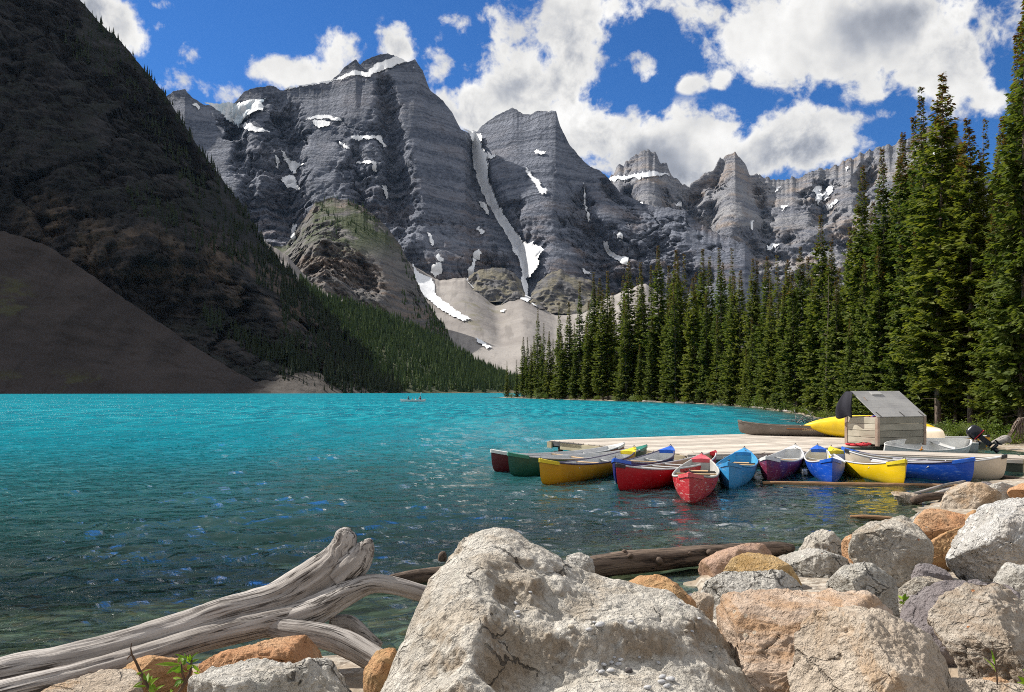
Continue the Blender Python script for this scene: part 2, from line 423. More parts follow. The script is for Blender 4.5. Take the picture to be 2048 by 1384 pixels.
def m_water():
    m, nt, b, out = new_mat('glacial_water'); nt.n.remove(b)
    p = geo_pos(nt); turb = attr(nt, 'turb'); calm = attr(nt, 'calm'); far = attr(nt, 'far')
    # wind ripples finer than the mesh
    r1 = nt.noise(nt.mapping(p, scale=(4.2, 8.0, 1), rot=(0, 0, .18)), 1.0, 5, .66, .6)
    r2 = nt.noise(nt.mapping(p, scale=(.55, .38, 1), rot=(0, 0, -.12)), 1.0, 7, .78, .4)
    facet_tone = nt.noise(nt.mapping(p, scale=(.95, .17, 1), rot=(0, 0, .07)), 1.0, 4, .66, .5)  # drives tint only: bright and dark wave facets of the far water
    pw = nt.vmath('ADD', p, nt.vmath('SCALE', nt.vmath('SUBTRACT', nt.noise(p, 1.5, 3, .55, out='Color'), (.5, .5, .5)), scale=.34)).outputs[0]
    acc = None
    for (lam, deg, ph) in ((.62, 96, 0), (.47, 118, 1.3), (.38, 78, 2.2), (.29, 104, .7), (.22, 66, 4.1), (.17, 125, 3.3), (.13, 92, 5.2)):
        k = 2*math.pi/lam; a_ = math.radians(deg)
        sn = nt.math('SINE', nt.math('ADD', nt.vmath('DOT_PRODUCT', pw, (k*math.cos(a_), k*math.sin(a_), 0)).outputs['Value'], ph)).outputs[0]
        sn = nt.math('SUBTRACT', sn, nt.math('MULTIPLY', nt.math('ABSOLUTE', sn), .8)).outputs[0]
        t_ = nt.math('MULTIPLY', sn, .0135*lam).outputs[0]
        acc = t_ if acc is None else nt.math('ADD', acc, t_).outputs[0]
    acc = nt.math('MULTIPLY', acc, nt.ramp(nt.noise(p, .8, 4, .6), .30, .68, .35, 1.6)).outputs[0]
    bs = nt.math('ADD', nt.math('ADD', acc, nt.math('MULTIPLY', r1, .022)), nt.math('MULTIPLY', nt.math('MULTIPLY', r2, far), .50)).outputs[0]
    nd = nt.node('ShaderNodeBump'); nt.put(nd.inputs['Height'], bs)
    nt.put(nd.inputs['Strength'], nt.math('SUBTRACT', 1.0, nt.math('MULTIPLY', calm, .45)).outputs[0]); nd.inputs['Distance'].default_value = 1.0
    N = nd.outputs[0]
    deep = nt.mix(nt.ramp(nt.noise(nt.mapping(p, scale=(.012, .03, 1)), 1.0, 3), .35, .65), (.002, .168, .222), (.004, .225, .285))
    deep = nt.mix(nt.math('MULTIPLY', nt.ramp(facet_tone, .48, .60), nt.math('MULTIPLY', far, .85)), deep, (.001, .085, .135))  # wave facet light and dark painted into the body colour
    deep = nt.mix(nt.math('MULTIPLY', nt.ramp(facet_tone, .46, .38), nt.math('MULTIPLY', far, .55)), deep, (.03, .34, .40))
    deep = nt.mix(attr(nt, 'nearcol'), deep, (.017, .062, .057))
    dif = nt.node('ShaderNodeBsdfDiffuse'); nt.put(dif.inputs['Color'], deep)
    tr = nt.node('ShaderNodeBsdfTransparent'); tr.inputs['Color'].default_value = (.50, .66, .60, 1)
    body = nt.node('ShaderNodeMixShader'); nt.put(body.inputs[0], turb); nt.l.new(tr.outputs[0], body.inputs[1]); nt.l.new(dif.outputs[0], body.inputs[2])
    gl = nt.node('ShaderNodeBsdfGlossy'); gl.inputs['Color'].default_value = (1, 1, 1, 1); nt.put(gl.inputs['Normal'], N)
    nt.put(gl.inputs['Roughness'], nt.math('MULTIPLY_ADD', far, .08, .02))
    fr = nt.node('ShaderNodeFresnel'); fr.inputs['IOR'].default_value = 1.333; nt.put(fr.inputs['Normal'], N)
    # wind-roughened facets far out lean towards the viewer, so the mean reflectance stays well under the flat-water value
    cap = nt.math('SUBTRACT', .80, nt.math('MULTIPLY', far, .60)).outputs[0]
    gust = nt.ramp(r2, .36, .64, .25, 1.9)
    rf = nt.math('MULTIPLY', nt.math('MINIMUM', fr.outputs[0], cap), nt.mix(far, 1.0, gust)).outputs[0]
    mx = nt.node('ShaderNodeMixShader'); nt.put(mx.inputs[0], rf); nt.l.new(body.outputs[0], mx.inputs[1]); nt.l.new(gl.outputs[0], mx.inputs[2])
    nt.l.new(mx.outputs[0], out.inputs[0]); return m
MT['water'] = m_water()

def m_needles(name, c1, c2, cone=(.115, .062, .022)):
    m, nt, b, out = new_mat(name); nt.n.remove(b)
    r = obj_rand(nt); t = attr(nt, 'tint'); k = attr(nt, 'cone')
    c = nt.mix(t, c1, c2)
    c = nt.mix(1.0, c, nt.mix(r, (.72, .80, .75), (1.25, 1.14, .95)), 'MULTIPLY')
    c = nt.mix(k, c, cone)
    d = nt.node('ShaderNodeBsdfPrincipled'); nt.put(d.inputs['Base Color'], c); d.inputs['Roughness'].default_value = .55; d.inputs['Specular IOR Level'].default_value = .25
    tl = nt.node('ShaderNodeBsdfTranslucent'); nt.put(tl.inputs['Color'], nt.mix(1.0, c, (1.5, 1.5, .7), 'MULTIPLY'))
    mx = nt.node('ShaderNodeMixShader'); mx.inputs[0].default_value = .36
    nt.l.new(d.outputs[0], mx.inputs[1]); nt.l.new(tl.outputs[0], mx.inputs[2]); nt.l.new(mx.outputs[0], out.inputs[0]); return m
MT['needles'] = m_needles('spruce_needles', (.050, .084, .020), (.165, .190, .042))
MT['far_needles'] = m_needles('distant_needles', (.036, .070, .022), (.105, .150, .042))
MT['shade_needles'] = m_needles('shaded_slope_needles', (.012, .022, .010), (.030, .045, .018))  # darker copy of the distant needles; the slope's shade is in the colour
MT['shrub'] = m_needles('shrub_leaves', (.070, .120, .022), (.165, .215, .050))
MT['willow'] = m_needles('willow_leaves', (.105, .150, .075), (.21, .26, .13))
MT['leaf'] = m_needles('fresh_leaves', (.075, .170, .018), (.21, .33, .03))
def m_bark(name, c1, c2):
    m, nt, b, out = new_mat(name); p = gen_obj(nt)
    n = nt.noise(nt.mapping(p, scale=(16, 16, 4)), 1.0, 5, .65)
    setn(nt, b, nt.mix(nt.ramp(n, .35, .65), c1, c2), .95, bump(nt, n, .9, .04)); return m
MT['bark'] = m_bark('spruce_bark', (.085, .060, .045), (.24, .19, .155))
MT['dead'] = m_bark('dead_wood', (.20, .18, .165), (.42, .40, .38))
MT['stem'] = m_bark('plant_stem', (.06, .04, .03), (.14, .09, .06))

def m_stone(name, base, pale, dark, stain=None, stain_amt=.5, speck=.5, grain=None, lichen=True, pit=.5, wet=False, pitc=.25, bd=.05, face=None, cr=1.0):
    """boulder: grain, crystal specks, pits, lichen, iron stains; object space"""
    m, nt, b, out = new_mat(name); tc = gen_obj(nt)
    o = nt.node('ShaderNodeObjectInfo'); p = nt.vmath('ADD', tc, nt.vmath('SCALE', o.outputs['Random'], scale=37.0)).outputs[0]
    n1 = nt.noise(p, 3.2, 6, .62); n2 = nt.noise(p, 26, 6, .70); n3 = nt.noise(p, 95, 4, .75)
    c = nt.mix(nt.ramp(n1, .33, .66), base, pale)
    if grain:
        gr = nt.noise(nt.mapping(p, scale=grain, rot=(.3, .4, .2)), 1.0, 6, .65, .4)
        c = nt.mix(nt.math('MULTIPLY', nt.ramp(gr, .40, .64), .75), c, stain if stain else dark)
    elif stain:
        c = nt.mix(nt.math('MULTIPLY', nt.ramp(nt.noise(p, 2.1, 6, .65, .6), .50, .62), stain_amt), c, stain)
    c = nt.mix(nt.math('MULTIPLY', nt.ramp(n2, .52, .68), speck), c, dark)
    c = nt.mix(nt.math('MULTIPLY', nt.ramp(n3, .58, .74), speck*.8), c, tuple(q*.45 for q in dark))
    c = nt.mix(nt.math('MULTIPLY', nt.ramp(n3, .42, .28), .35), c, tuple(min(.8, q*1.35) for q in pale))
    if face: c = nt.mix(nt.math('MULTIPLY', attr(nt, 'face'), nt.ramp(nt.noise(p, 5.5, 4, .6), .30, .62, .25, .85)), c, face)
    pd = nt.voro(p, 21, 'F1', 'Distance'); pits = nt.math('MULTIPLY', nt.ramp(pd, .26, .06), nt.ramp(nt.noise(p, 4.1, 3), .46, .60)).outputs[0]
    c = nt.mix(nt.math('MULTIPLY', pits, pitc), c, tuple(q*.4 for q in dark))
    if lichen:
        lv = nt.voro(p, 13, 'F1', 'Distance'); lm = nt.math('MULTIPLY', nt.ramp(lv, .23, .18), nt.ramp(nt.noise(p, 2.6, 2), .56, .62)).outputs[0]
        c = nt.mix(nt.math('MULTIPLY', lm, .45), c, (.45, .46, .40))
        lo = nt.math('MULTIPLY', nt.ramp(nt.voro(p, 7.3, 'F1', 'Distance'), .10, .06), nt.ramp(nt.noise(p, 1.7, 2), .60, .64)).outputs[0]
        c = nt.mix(nt.math('MULTIPLY', lo, .8), c, (.45, .15, .03))
    pw = nt.vmath('ADD', p, nt.vmath('SCALE', nt.vmath('SUBTRACT', nt.noise(p, 5, 4, .6, out='Color'), (.5, .5, .5)), scale=.22)).outputs[0]
    ed = nt.voro(nt.mapping(pw, scale=(1, 1, 1.7), rot=(.4, .3, .2)), 2.6, 'DISTANCE_TO_EDGE', 'Distance')
    crk = nt.math('MULTIPLY', nt.ramp(ed, .028, .004), nt.ramp(nt.noise(p, 2.3, 3), .52, .60)).outputs[0]
    crk = nt.math('MULTIPLY', crk, cr).outputs[0]
    c = nt.mix(nt.math('MULTIPLY', crk, .8), c, tuple(q*.35 for q in dark))
    cre = nt.math('ABSOLUTE', nt.math('SUBTRACT', nt.noise(p, 11, 5, .62), .5)).outputs[0]
    c = nt.mix(nt.math('MULTIPLY', nt.ramp(cre, .040, .0), .25*cr), c, tuple(q*.7 for q in dark))
    h = nt.math('ADD', nt.math('MULTIPLY', n1, 1.3), nt.math('ADD', nt.math('MULTIPLY', n2, .50), nt.math('MULTIPLY', n3, .14))).outputs[0]
    h = nt.math('ADD', h, nt.math('MULTIPLY', nt.math('MINIMUM', cre, .12), 3.4*(.35+.65*cr))).outputs[0]
    h = nt.math('SUBTRACT', h, nt.math('ADD', nt.math('MULTIPLY', pits, pit*.6), nt.math('MULTIPLY', crk, 1.2))).outputs[0]
    setn(nt, b, c, .32 if wet else .88, bump(nt, h, 1.0, bd)); return m
ST = {
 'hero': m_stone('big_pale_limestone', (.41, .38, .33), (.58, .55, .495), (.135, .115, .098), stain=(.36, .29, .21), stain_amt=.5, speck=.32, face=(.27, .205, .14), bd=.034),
 'grey': m_stone('grey_limestone', (.41, .375, .32), (.58, .545, .485), (.135, .115, .098), stain=(.36, .28, .195), stain_amt=.55, speck=.55),
 'pale': m_stone('pale_speckled_stone', (.44, .42, .375), (.63, .605, .56), (.14, .13, .12), stain=(.40, .34, .26), stain_amt=.35, speck=.6),
 'white': m_stone('white_pitted_stone', (.52, .50, .47), (.68, .67, .65), (.15, .14, .13), stain=(.52, .42, .33), stain_amt=.3, speck=.4, pit=1.4, pitc=.7),
 'orange': m_stone('orange_sandstone', (.46, .235, .115), (.55, .33, .185), (.18, .09, .05), stain=(.55, .40, .26), stain_amt=.4, speck=.4, cr=.4),
 'brown': m_stone('banded_brown_quartzite', (.43, .32, .24), (.57, .46, .37), (.165, .125, .105), stain=(.40, .235, .12), speck=.30, grain=(2.5, 2.5, 15), cr=.15),
 'rust': m_stone('rust_brown_stone', (.42, .215, .095), (.50, .30, .155), (.15, .09, .055), stain=(.46, .30, .15), speck=.3, cr=.2, grain=(4, 9, 16), lichen=False),
 'pink': m_stone('pink_brown_quartzite', (.36, .225, .165), (.45, .31, .235), (.17, .10, .07), stain=(.40, .25, .15), stain_amt=.6, speck=.3, lichen=False, cr=.1),
 'amber': m_stone('amber_wet_quartzite', (.40, .245, .085), (.50, .35, .17), (.16, .09, .035), stain=(.28, .17, .06), stain_amt=.5, speck=.35, lichen=False, wet=True, cr=.1),
 'purple': m_stone('purple_grey_slate', (.195, .17, .175), (.265, .24, .245), (.10, .085, .09), speck=.3, pit=.2, cr=.25),
 'tan': m_stone('tan_speckled_stone', (.44, .36, .28), (.56, .485, .40), (.14, .115, .095), stain=(.44, .28, .15), stain_amt=.6, speck=.5, cr=.5),
 'upright': m_stone('ribbed_grey_brown_stone', (.38, .33, .27), (.52, .465, .40), (.13, .11, .09), stain=(.30, .225, .16), speck=.45, grain=(5, 5, 26), cr=.4),
 'rubble': m_stone('beach_cobbles', (.28, .25, .21), (.42, .385, .34), (.12, .10, .09), stain=(.36, .22, .12), stain_amt=.6, speck=.5),
 'pebble': m_stone('blue_grey_pebble', (.44, .445, .46), (.60, .60, .61), (.26, .26, .28), speck=.2, lichen=False, pit=.1, bd=.0015),
 'creampeb': m_stone('cream_pebble', (.50, .44, .36), (.60, .55, .47), (.33, .28, .22), speck=.2, lichen=False, pit=.1, bd=.0015),
}

def m_drift(name, c1, c2, cd):
    """weathered wood: grain runs with the 'grain' attribute (across, around, along)"""
    m, nt, b, out = new_mat(name); g = attr(nt, 'grain', 'Vector')
    n = nt.noise(nt.mapping(g, scale=(1, 1, .055)), 46.0, 6, .68, .35)
    n2 = nt.noise(nt.mapping(g, scale=(1, 1, .10)), 9.0, 4, .6, .3)
    c = nt.mix(nt.ramp(n2, .36, .64), c1, c2)
    c = nt.mix(nt.math('MULTIPLY', nt.ramp(n, .50, .64), .75), c, cd)
    ln = nt.math('ABSOLUTE', nt.math('SUBTRACT', nt.noise(nt.mapping(g, scale=(1, 1, .03)), 21.0, 3, .5, .2), .5)).outputs[0]
    lk = nt.math('MULTIPLY', nt.ramp(ln, .022, .004), nt.ramp(nt.noise(nt.mapping(g, scale=(1, 1, .3)), 5.0, 2), .44, .54)).outputs[0]
    c = nt.mix(nt.math('MULTIPLY', lk, .9), c, tuple(q*.4 for q in cd))
    v = nt.voro(nt.mapping(g, scale=(1, 1, .45)), 7.5, 'F1', 'Distance')
    kn = nt.math('MULTIPLY', nt.ramp(v, .13, .05), nt.ramp(nt.noise(g, 3, 2), .52, .58)).outputs[0]
    c = nt.mix(nt.math('MULTIPLY', kn, .85), c, tuple(q*.35 for q in cd))
    h = nt.math('ADD', nt.math('MULTIPLY', n, 1.0), nt.math('SUBTRACT', nt.math('MULTIPLY', n2, .8), nt.math('ADD', kn, nt.math('MULTIPLY', lk, 1.2)))).outputs[0]
    setn(nt, b, c, .85, bump(nt, h, .8, .016)); return m
MT['drift'] = m_drift('bleached_driftwood', (.265, .24, .22), (.42, .392, .37), (.06, .046, .040))
MT['wetlog'] = m_drift('waterlogged_wood', (.085, .060, .045), (.17, .125, .095), (.030, .020, .016))
MT['boomlog'] = m_drift('brown_floating_log', (.27, .15, .075), (.38, .235, .125), (.12, .065, .035))

def m_paint(name, col, scuff=(.75, .75, .75), amt=.35, rough=.35, fade=None):
    m, nt, b, out = new_mat(name); p = gen_obj(nt)
    s = nt.noise(nt.mapping(p, scale=(3, 1.2, 12)), 2.0, 7, .72); s2 = nt.noise(p, 2.2, 4)
    s3 = nt.noise(nt.mapping(p, scale=(22, 4, 60)), 1.0, 4, .7)
    c = nt.mix(nt.ramp(s2, .35, .65), col, tuple(q*.82 for q in col))
    if fade: c = nt.mix(nt.math('MULTIPLY', nt.ramp(s2, .5, .62), .8), c, fade)
    c = nt.mix(nt.math('MULTIPLY', nt.ramp(s, .53, .68), min(1, amt*1.5)), c, scuff)
    c = nt.mix(nt.math('MULTIPLY', nt.ramp(s3, .60, .72), amt*.8), c, tuple(q*.4 for q in col))
    setn(nt, b, c, nt.math('MULTIPLY_ADD', s, .35, rough-.12), bump(nt, s, .15, .01)); b.inputs['Specular IOR Level'].default_value = .5; return m
PA = {'maroon': m_paint('maroon_gelcoat', (.105, .010, .014), (.2, .06, .06), .25), 'green': m_paint('green_gelcoat', (.006, .072, .050), (.05, .14, .10), .25),
      'greendeck': m_paint('pale_green_gelcoat', (.015, .20, .135), (.3, .4, .35), .2),
      'ochre': m_paint('ochre_gelcoat', (.60, .31, .008), (.5, .36, .14), .15), 'yellow': m_paint('yellow_gelcoat', (.92, .62, .006), (.8, .6, .2), .15), 'yellowdeck': m_paint('lemon_gelcoat', (.80, .62, .02), (.8, .7, .3), .2),
      'navy': m_paint('navy_gelcoat', (.010, .020, .145), (.08, .09, .2), .2), 'blue': m_paint('royal_blue_gelcoat', (.005, .075, .50), (.18, .30, .60), .35), 'bluedeck': m_paint('bright_blue_gelcoat', (.008, .105, .56), (.3, .4, .6), .2),
      'red': m_paint('red_gelcoat', (.42, .006, .014), (.5, .15, .15), .15), 'scuffed_red': m_paint('scuffed_red_gelcoat', (.46, .018, .030), (.62, .50, .46), .62), 'pinkdeck': m_paint('faded_red_gelcoat', (.62, .085, .10), (.7, .4, .4), .4),
      'sky': m_paint('sky_blue_gelcoat', (.035, .27, .58), (.30, .42, .5), .35), 'plum': m_paint('plum_gelcoat', (.16, .018, .052), (.45, .32, .36), .45, fade=(.075, .03, .12)),
      'cream': m_paint('cream_gelcoat', (.62, .53, .41), (.45, .38, .3), .25), 'taupe': m_paint('taupe_hull', (.175, .145, .12), (.26, .22, .19), .35, .5),
      'grey': m_paint('grey_hull_lining', (.56, .57, .59), (.42, .42, .42), .3, .5), 'palegrey': m_paint('pale_weathered_lining', (.47, .465, .445), (.30, .29, .27), .45, .55),
      'tan': m_paint('tan_hull_lining', (.34, .275, .20), (.2, .16, .12), .3, .5), 'skyin': m_paint('sky_blue_lining', (.075, .38, .64), (.5, .6, .65), .25),
      'white': m_paint('white_plastic', (.74, .74, .72), (.5, .5, .5), .25), 'black': m_paint('black_trim', (.018, .018, .022), (.08, .08, .08), .2), 'rail': m_paint('dark_purple_rail', (.10, .085, .14), (.3, .3, .3), .3),
      'alu': m_paint('bare_aluminium', (.55, .56, .57), (.35, .35, .36), .4, .4), 'amberhull': m_paint('amber_hull', (.72, .36, .012), (.5, .3, .1), .2), 'engine': m_paint('black_engine_cowl', (.012, .013, .022), (.05, .05, .06), .2, .2),
      'sign': m_paint('sign_white', (.62, .62, .62), (.4, .4, .4), .3, .5), 'signred': m_paint('sign_red', (.50, .05, .03), (.4, .2, .2), .2, .5), 'orangetag': m_paint('orange_plastic', (.80, .30, .01), (.6, .3, .1), .1)}
def m_plank(name, c1, c2, cd, scale=1.0):
    m, nt, b, out = new_mat(name); tc = gen_obj(nt); r = obj_rand(nt)
    p = nt.vmath('ADD', tc, nt.vmath('SCALE', r, scale=53.0)).outputs[0]
    n = nt.noise(nt.mapping(p, scale=(.8*scale, 22*scale, 22*scale)), 1.0, 6, .68, .3); n2 = nt.noise(p, 1.6, 4)
    c = nt.mix(nt.ramp(n2, .35, .65), c1, c2)
    c = nt.mix(1.0, c, nt.mix(r, (.68, .67, .66), (1.10, 1.09, 1.08)), 'MULTIPLY')
    c = nt.mix(nt.math('MULTIPLY', nt.ramp(n, .54, .70), .6), c, cd)
    v = nt.voro(nt.mapping(p, scale=(.5, 2.2, 2.2)), 3.0, 'F1', 'Distance')
    c = nt.mix(nt.math('MULTIPLY', nt.ramp(v, .10, .05), .75), c, tuple(q*.6 for q in cd))
    setn(nt, b, c, .85, bump(nt, n, .6, .008)); return m
MT['deck'] = m_plank('sun_bleached_decking', (.48, .43, .375), (.57, .52, .46), (.26, .215, .18))
MT['fascia'] = m_plank('pale_yellowed_board', (.42, .35, .235), (.52, .45, .31), (.22, .165, .10))
MT['rotten'] = m_plank('rotten_blackened_board', (.040, .038, .042), (.13, .125, .13), (.02, .02, .02))
MT['greenboard'] = m_plank('dark_green_board', (.060, .072, .058), (.10, .11, .085), (.03, .03, .025))  # dark green boards for dock edges and underside
MT['crate'] = m_plank('weathered_bin_plank', (.34, .315, .25), (.47, .44, .36), (.19, .16, .115))
MT['crateshade'] = m_plank('shaded_bin_plank', (.30, .285, .235), (.38, .36, .30), (.17, .15, .115))  # darker copy of the bin plank, shade of the front painted in
MT['corner'] = m_plank('brown_corner_post', (.30, .215, .165), (.38, .30, .245), (.16, .11, .08))
MT['lid'] = m_plank('grey_plywood_lid', (.36, .36, .36), (.47, .47, .465), (.20, .195, .195), .6)
MT['paddlewood'] = m_plank('varnished_ash', (.55, .37, .20), (.62, .44, .26), (.38, .22, .10))
def m_plain(name, col, rough=.8, n=25.0):
    m, nt, b, out = new_mat(name); p = gen_obj(nt); q = nt.noise(p, n, 4)
    setn(nt, b, nt.mix(nt.ramp(q, .3, .7), col, tuple(min(.9, k*1.3+.003) for k in col)), rough); return m
MT['fabric_dark'] = m_plain('dark_jacket_cloth', (.010, .010, .018)); MT['fabric_red'] = m_plain('red_jacket_cloth', (.42, .025, .035)); MT['fabric_blue'] = m_plain('blue_jacket_cloth', (.03, .06, .30))
MT['fabric_pink'] = m_plain('faded_jacket_cloth', (.45, .20, .17))
MT['skin'] = m_plain('skin', (.50, .30, .22)); MT['hair'] = m_plain('dark_hair', (.012, .010, .010)); MT['cloth_white'] = m_plain('white_cloth', (.70, .70, .70)); MT['cloth_maroon'] = m_plain('maroon_cloth', (.13, .015, .03))
MT['cloth_orange'] = m_plain('orange_cloth', (.55, .22, .04)); MT['cloth_blue'] = m_plain('dark_blue_cloth', (.02, .028, .05)); MT['rope'] = m_plain('grey_rope', (.22, .19, .15)); MT['steel'] = m_plain('dark_steel', (.06, .055, .05), .5)
MT['gold'] = m_plain('gold_script', (.46, .36, .22)); MT['copper'] = m_plain('orange_hull_stripe', (.42, .13, .03))
# ------------------------------------------------------------------ lake outline, ground sheet, water
LAKE = np.array([(11, 18.7), (13.8, 20.6), (16.5, 21.5), (18.5, 24), (18.2, 27.5), (18.6, 31), (19.2, 37), (21, 50), (26.8, 74.5), (31, 104), (32.4, 127), (27, 156),
    (20, 180), (10, 214), (-3.2, 263), (-6, 272), (0, 282), (20, 300), (60, 340), (150, 420), (250, 560), (200, 700), (60, 820), (-13, 850), (-117, 800), (-230, 700),
    (-418, 650), (-600, 560), (-800, 300), (-900, -100), (-500, -250), (-150, -80), (-40, -12), (-12, 3.5), (-6, 5.2), (-4.5, 5.6), (-3, 5.9), (-1.9, 6.2), (-1.0, 6.4),
    (0, 6.2), (1, 6.6), (1.9, 7.6), (2.1, 9), (3, 10), (4.6, 10.5), (5.5, 11.5), (6.5, 13), (8, 15), (9.3, 17)])
def lake_sd(x, y):
    """signed distance to the shoreline, positive on land"""
    d = seg_dist(x, y, LAKE, True); return np.where(in_poly(x, y, LAKE), -d, d)
def ground_h(x, y, sd=None):
    x = np.asarray(x, float); y = np.asarray(y, float)
    if sd is None: sd = lake_sd(x, y)
    p = np.stack([x, y, 0*x], -1)
    near = y < 16
    land_far = np.minimum(sd, 2.5)*.10+np.clip(sd-2.5, 0, 60)*.032+np.clip(sd-40, 0, 400)*.02
    land_near = .06+.10*np.minimum(sd, 5)
    land = np.where(near, land_near, land_far)+(.05*noise3(p*.9, 3)+.16*np.clip(sd/8, 0, 1)*noise3(p*.22, 4))*np.clip(sd, 0, 1)
    dep = -sd
    bed = -(np.minimum(dep, 4)*.13+np.clip(dep-4, 0, 40)*.22+np.clip(dep-60, 0, 60)*.05)
    bed = bed+np.where(dep < 14, .05*noise3(p*2.6, 8)+.05*noise3(p*1.1, 9), 0)*np.clip(dep*2, 0, 1)
    return np.where(sd > 0, land, bed)
def polar(rs, th):
    R, T = np.meshgrid(rs, th, indexing='ij'); return R*np.sin(T), R*np.cos(T)
def make_ground():
    rs = np.concatenate([[.05], np.geomspace(.9, 60, 210), np.geomspace(62, 7000, 90)])
    th = np.radians(np.concatenate([np.linspace(-180, -46, 34), np.linspace(-45, 45, 240), np.linspace(46, 180, 34)]))
    x, y = polar(rs, th); sd = lake_sd(x, y); z = ground_h(x, y, sd)
    nu, nv = x.shape
    o = mesh_np('ground', np.stack([x, y, z], -1).reshape(-1, 3), grid_faces(nu, nv)[:, ::-1], MT['ground'], attrs={'sd': np.clip(sd, -50, 50).ravel()})
    tag(o, kind='structure'); return o
make_ground()

WAVES = []
_wr = np.random.RandomState(5)
for k in range(34):
    lam = .42*(3.6**(_wr.rand())) ; ang = math.radians(90+_wr.normal()*17+10)
    WAVES.append((2*math.pi/lam, math.cos(ang), math.sin(ang), .0098*lam, _wr.rand()*6.28))
def wave_h(x, y, calm):
    p = np.stack([x, y, 0*x], -1)
    wx = x+.22*noise3(p*.7, 21); wy = y+.20*noise3(p*.7, 22)
    env = .55+.75*(noise3(p*.16, 23)*.5+.5)+.5*noise3(p*.55, 24)
    h = 0
    for (k, cx, cy, a, ph) in WAVES:
        s = np.sin(k*(wx*cx+wy*cy)+ph); h = h+a*(1.0-2*np.abs(s)**1.3*.5 if False else s*.5+.5*(1-2*np.abs(s)))
    return h*env*(1-.55*calm)
def make_water():
    rs = np.concatenate([np.geomspace(2.5, 75, 350), np.geomspace(76, 1500, 60)])
    th = np.radians(np.concatenate([np.linspace(-100, -41, 16), np.linspace(-40, 40, 370), np.linspace(41, 100, 16)]))
    x, y = polar(rs, th); sd = lake_sd(x, y); r = np.hypot(x, y)
    # lee of the dock and the canoe row is calmer
    calm = np.exp(-(((x-9)/6.5)**2+((y-17)/6.0)**2))
    calm = np.clip(calm*1.2+sstep(2.2, .2, -sd)*.6*(r < 40), 0, 1)
    fade = sstep(85, 35, r)
    z = wave_h(x, y, calm)*fade
    z = np.where(np.abs(sd) < .25, z*.5, z)
    dep = np.maximum(0, -ground_h(x, y, sd))
    view = np.clip(H/np.maximum(r, .1), .05, 1)              # long slant paths through silty water look opaque
    turb = 1-np.exp(-dep*(.24+.085/view))
    far = sstep(14, 90, r); nearcol = 1-sstep(9, 40, r+3*noise3(np.stack([x*.12, y*.12, 0*x], -1), 31)-6*sstep(0, -9, x)*0)
    nu, nv = x.shape
    o = mesh_np('water', np.stack([x, y, z], -1).reshape(-1, 3), grid_faces(nu, nv)[:, ::-1], MT['water'],
                attrs={'turb': turb.ravel(), 'calm': calm.ravel(), 'far': far.ravel(), 'nearcol': nearcol.ravel()})
    tag(o, kind='structure'); return o
make_water()

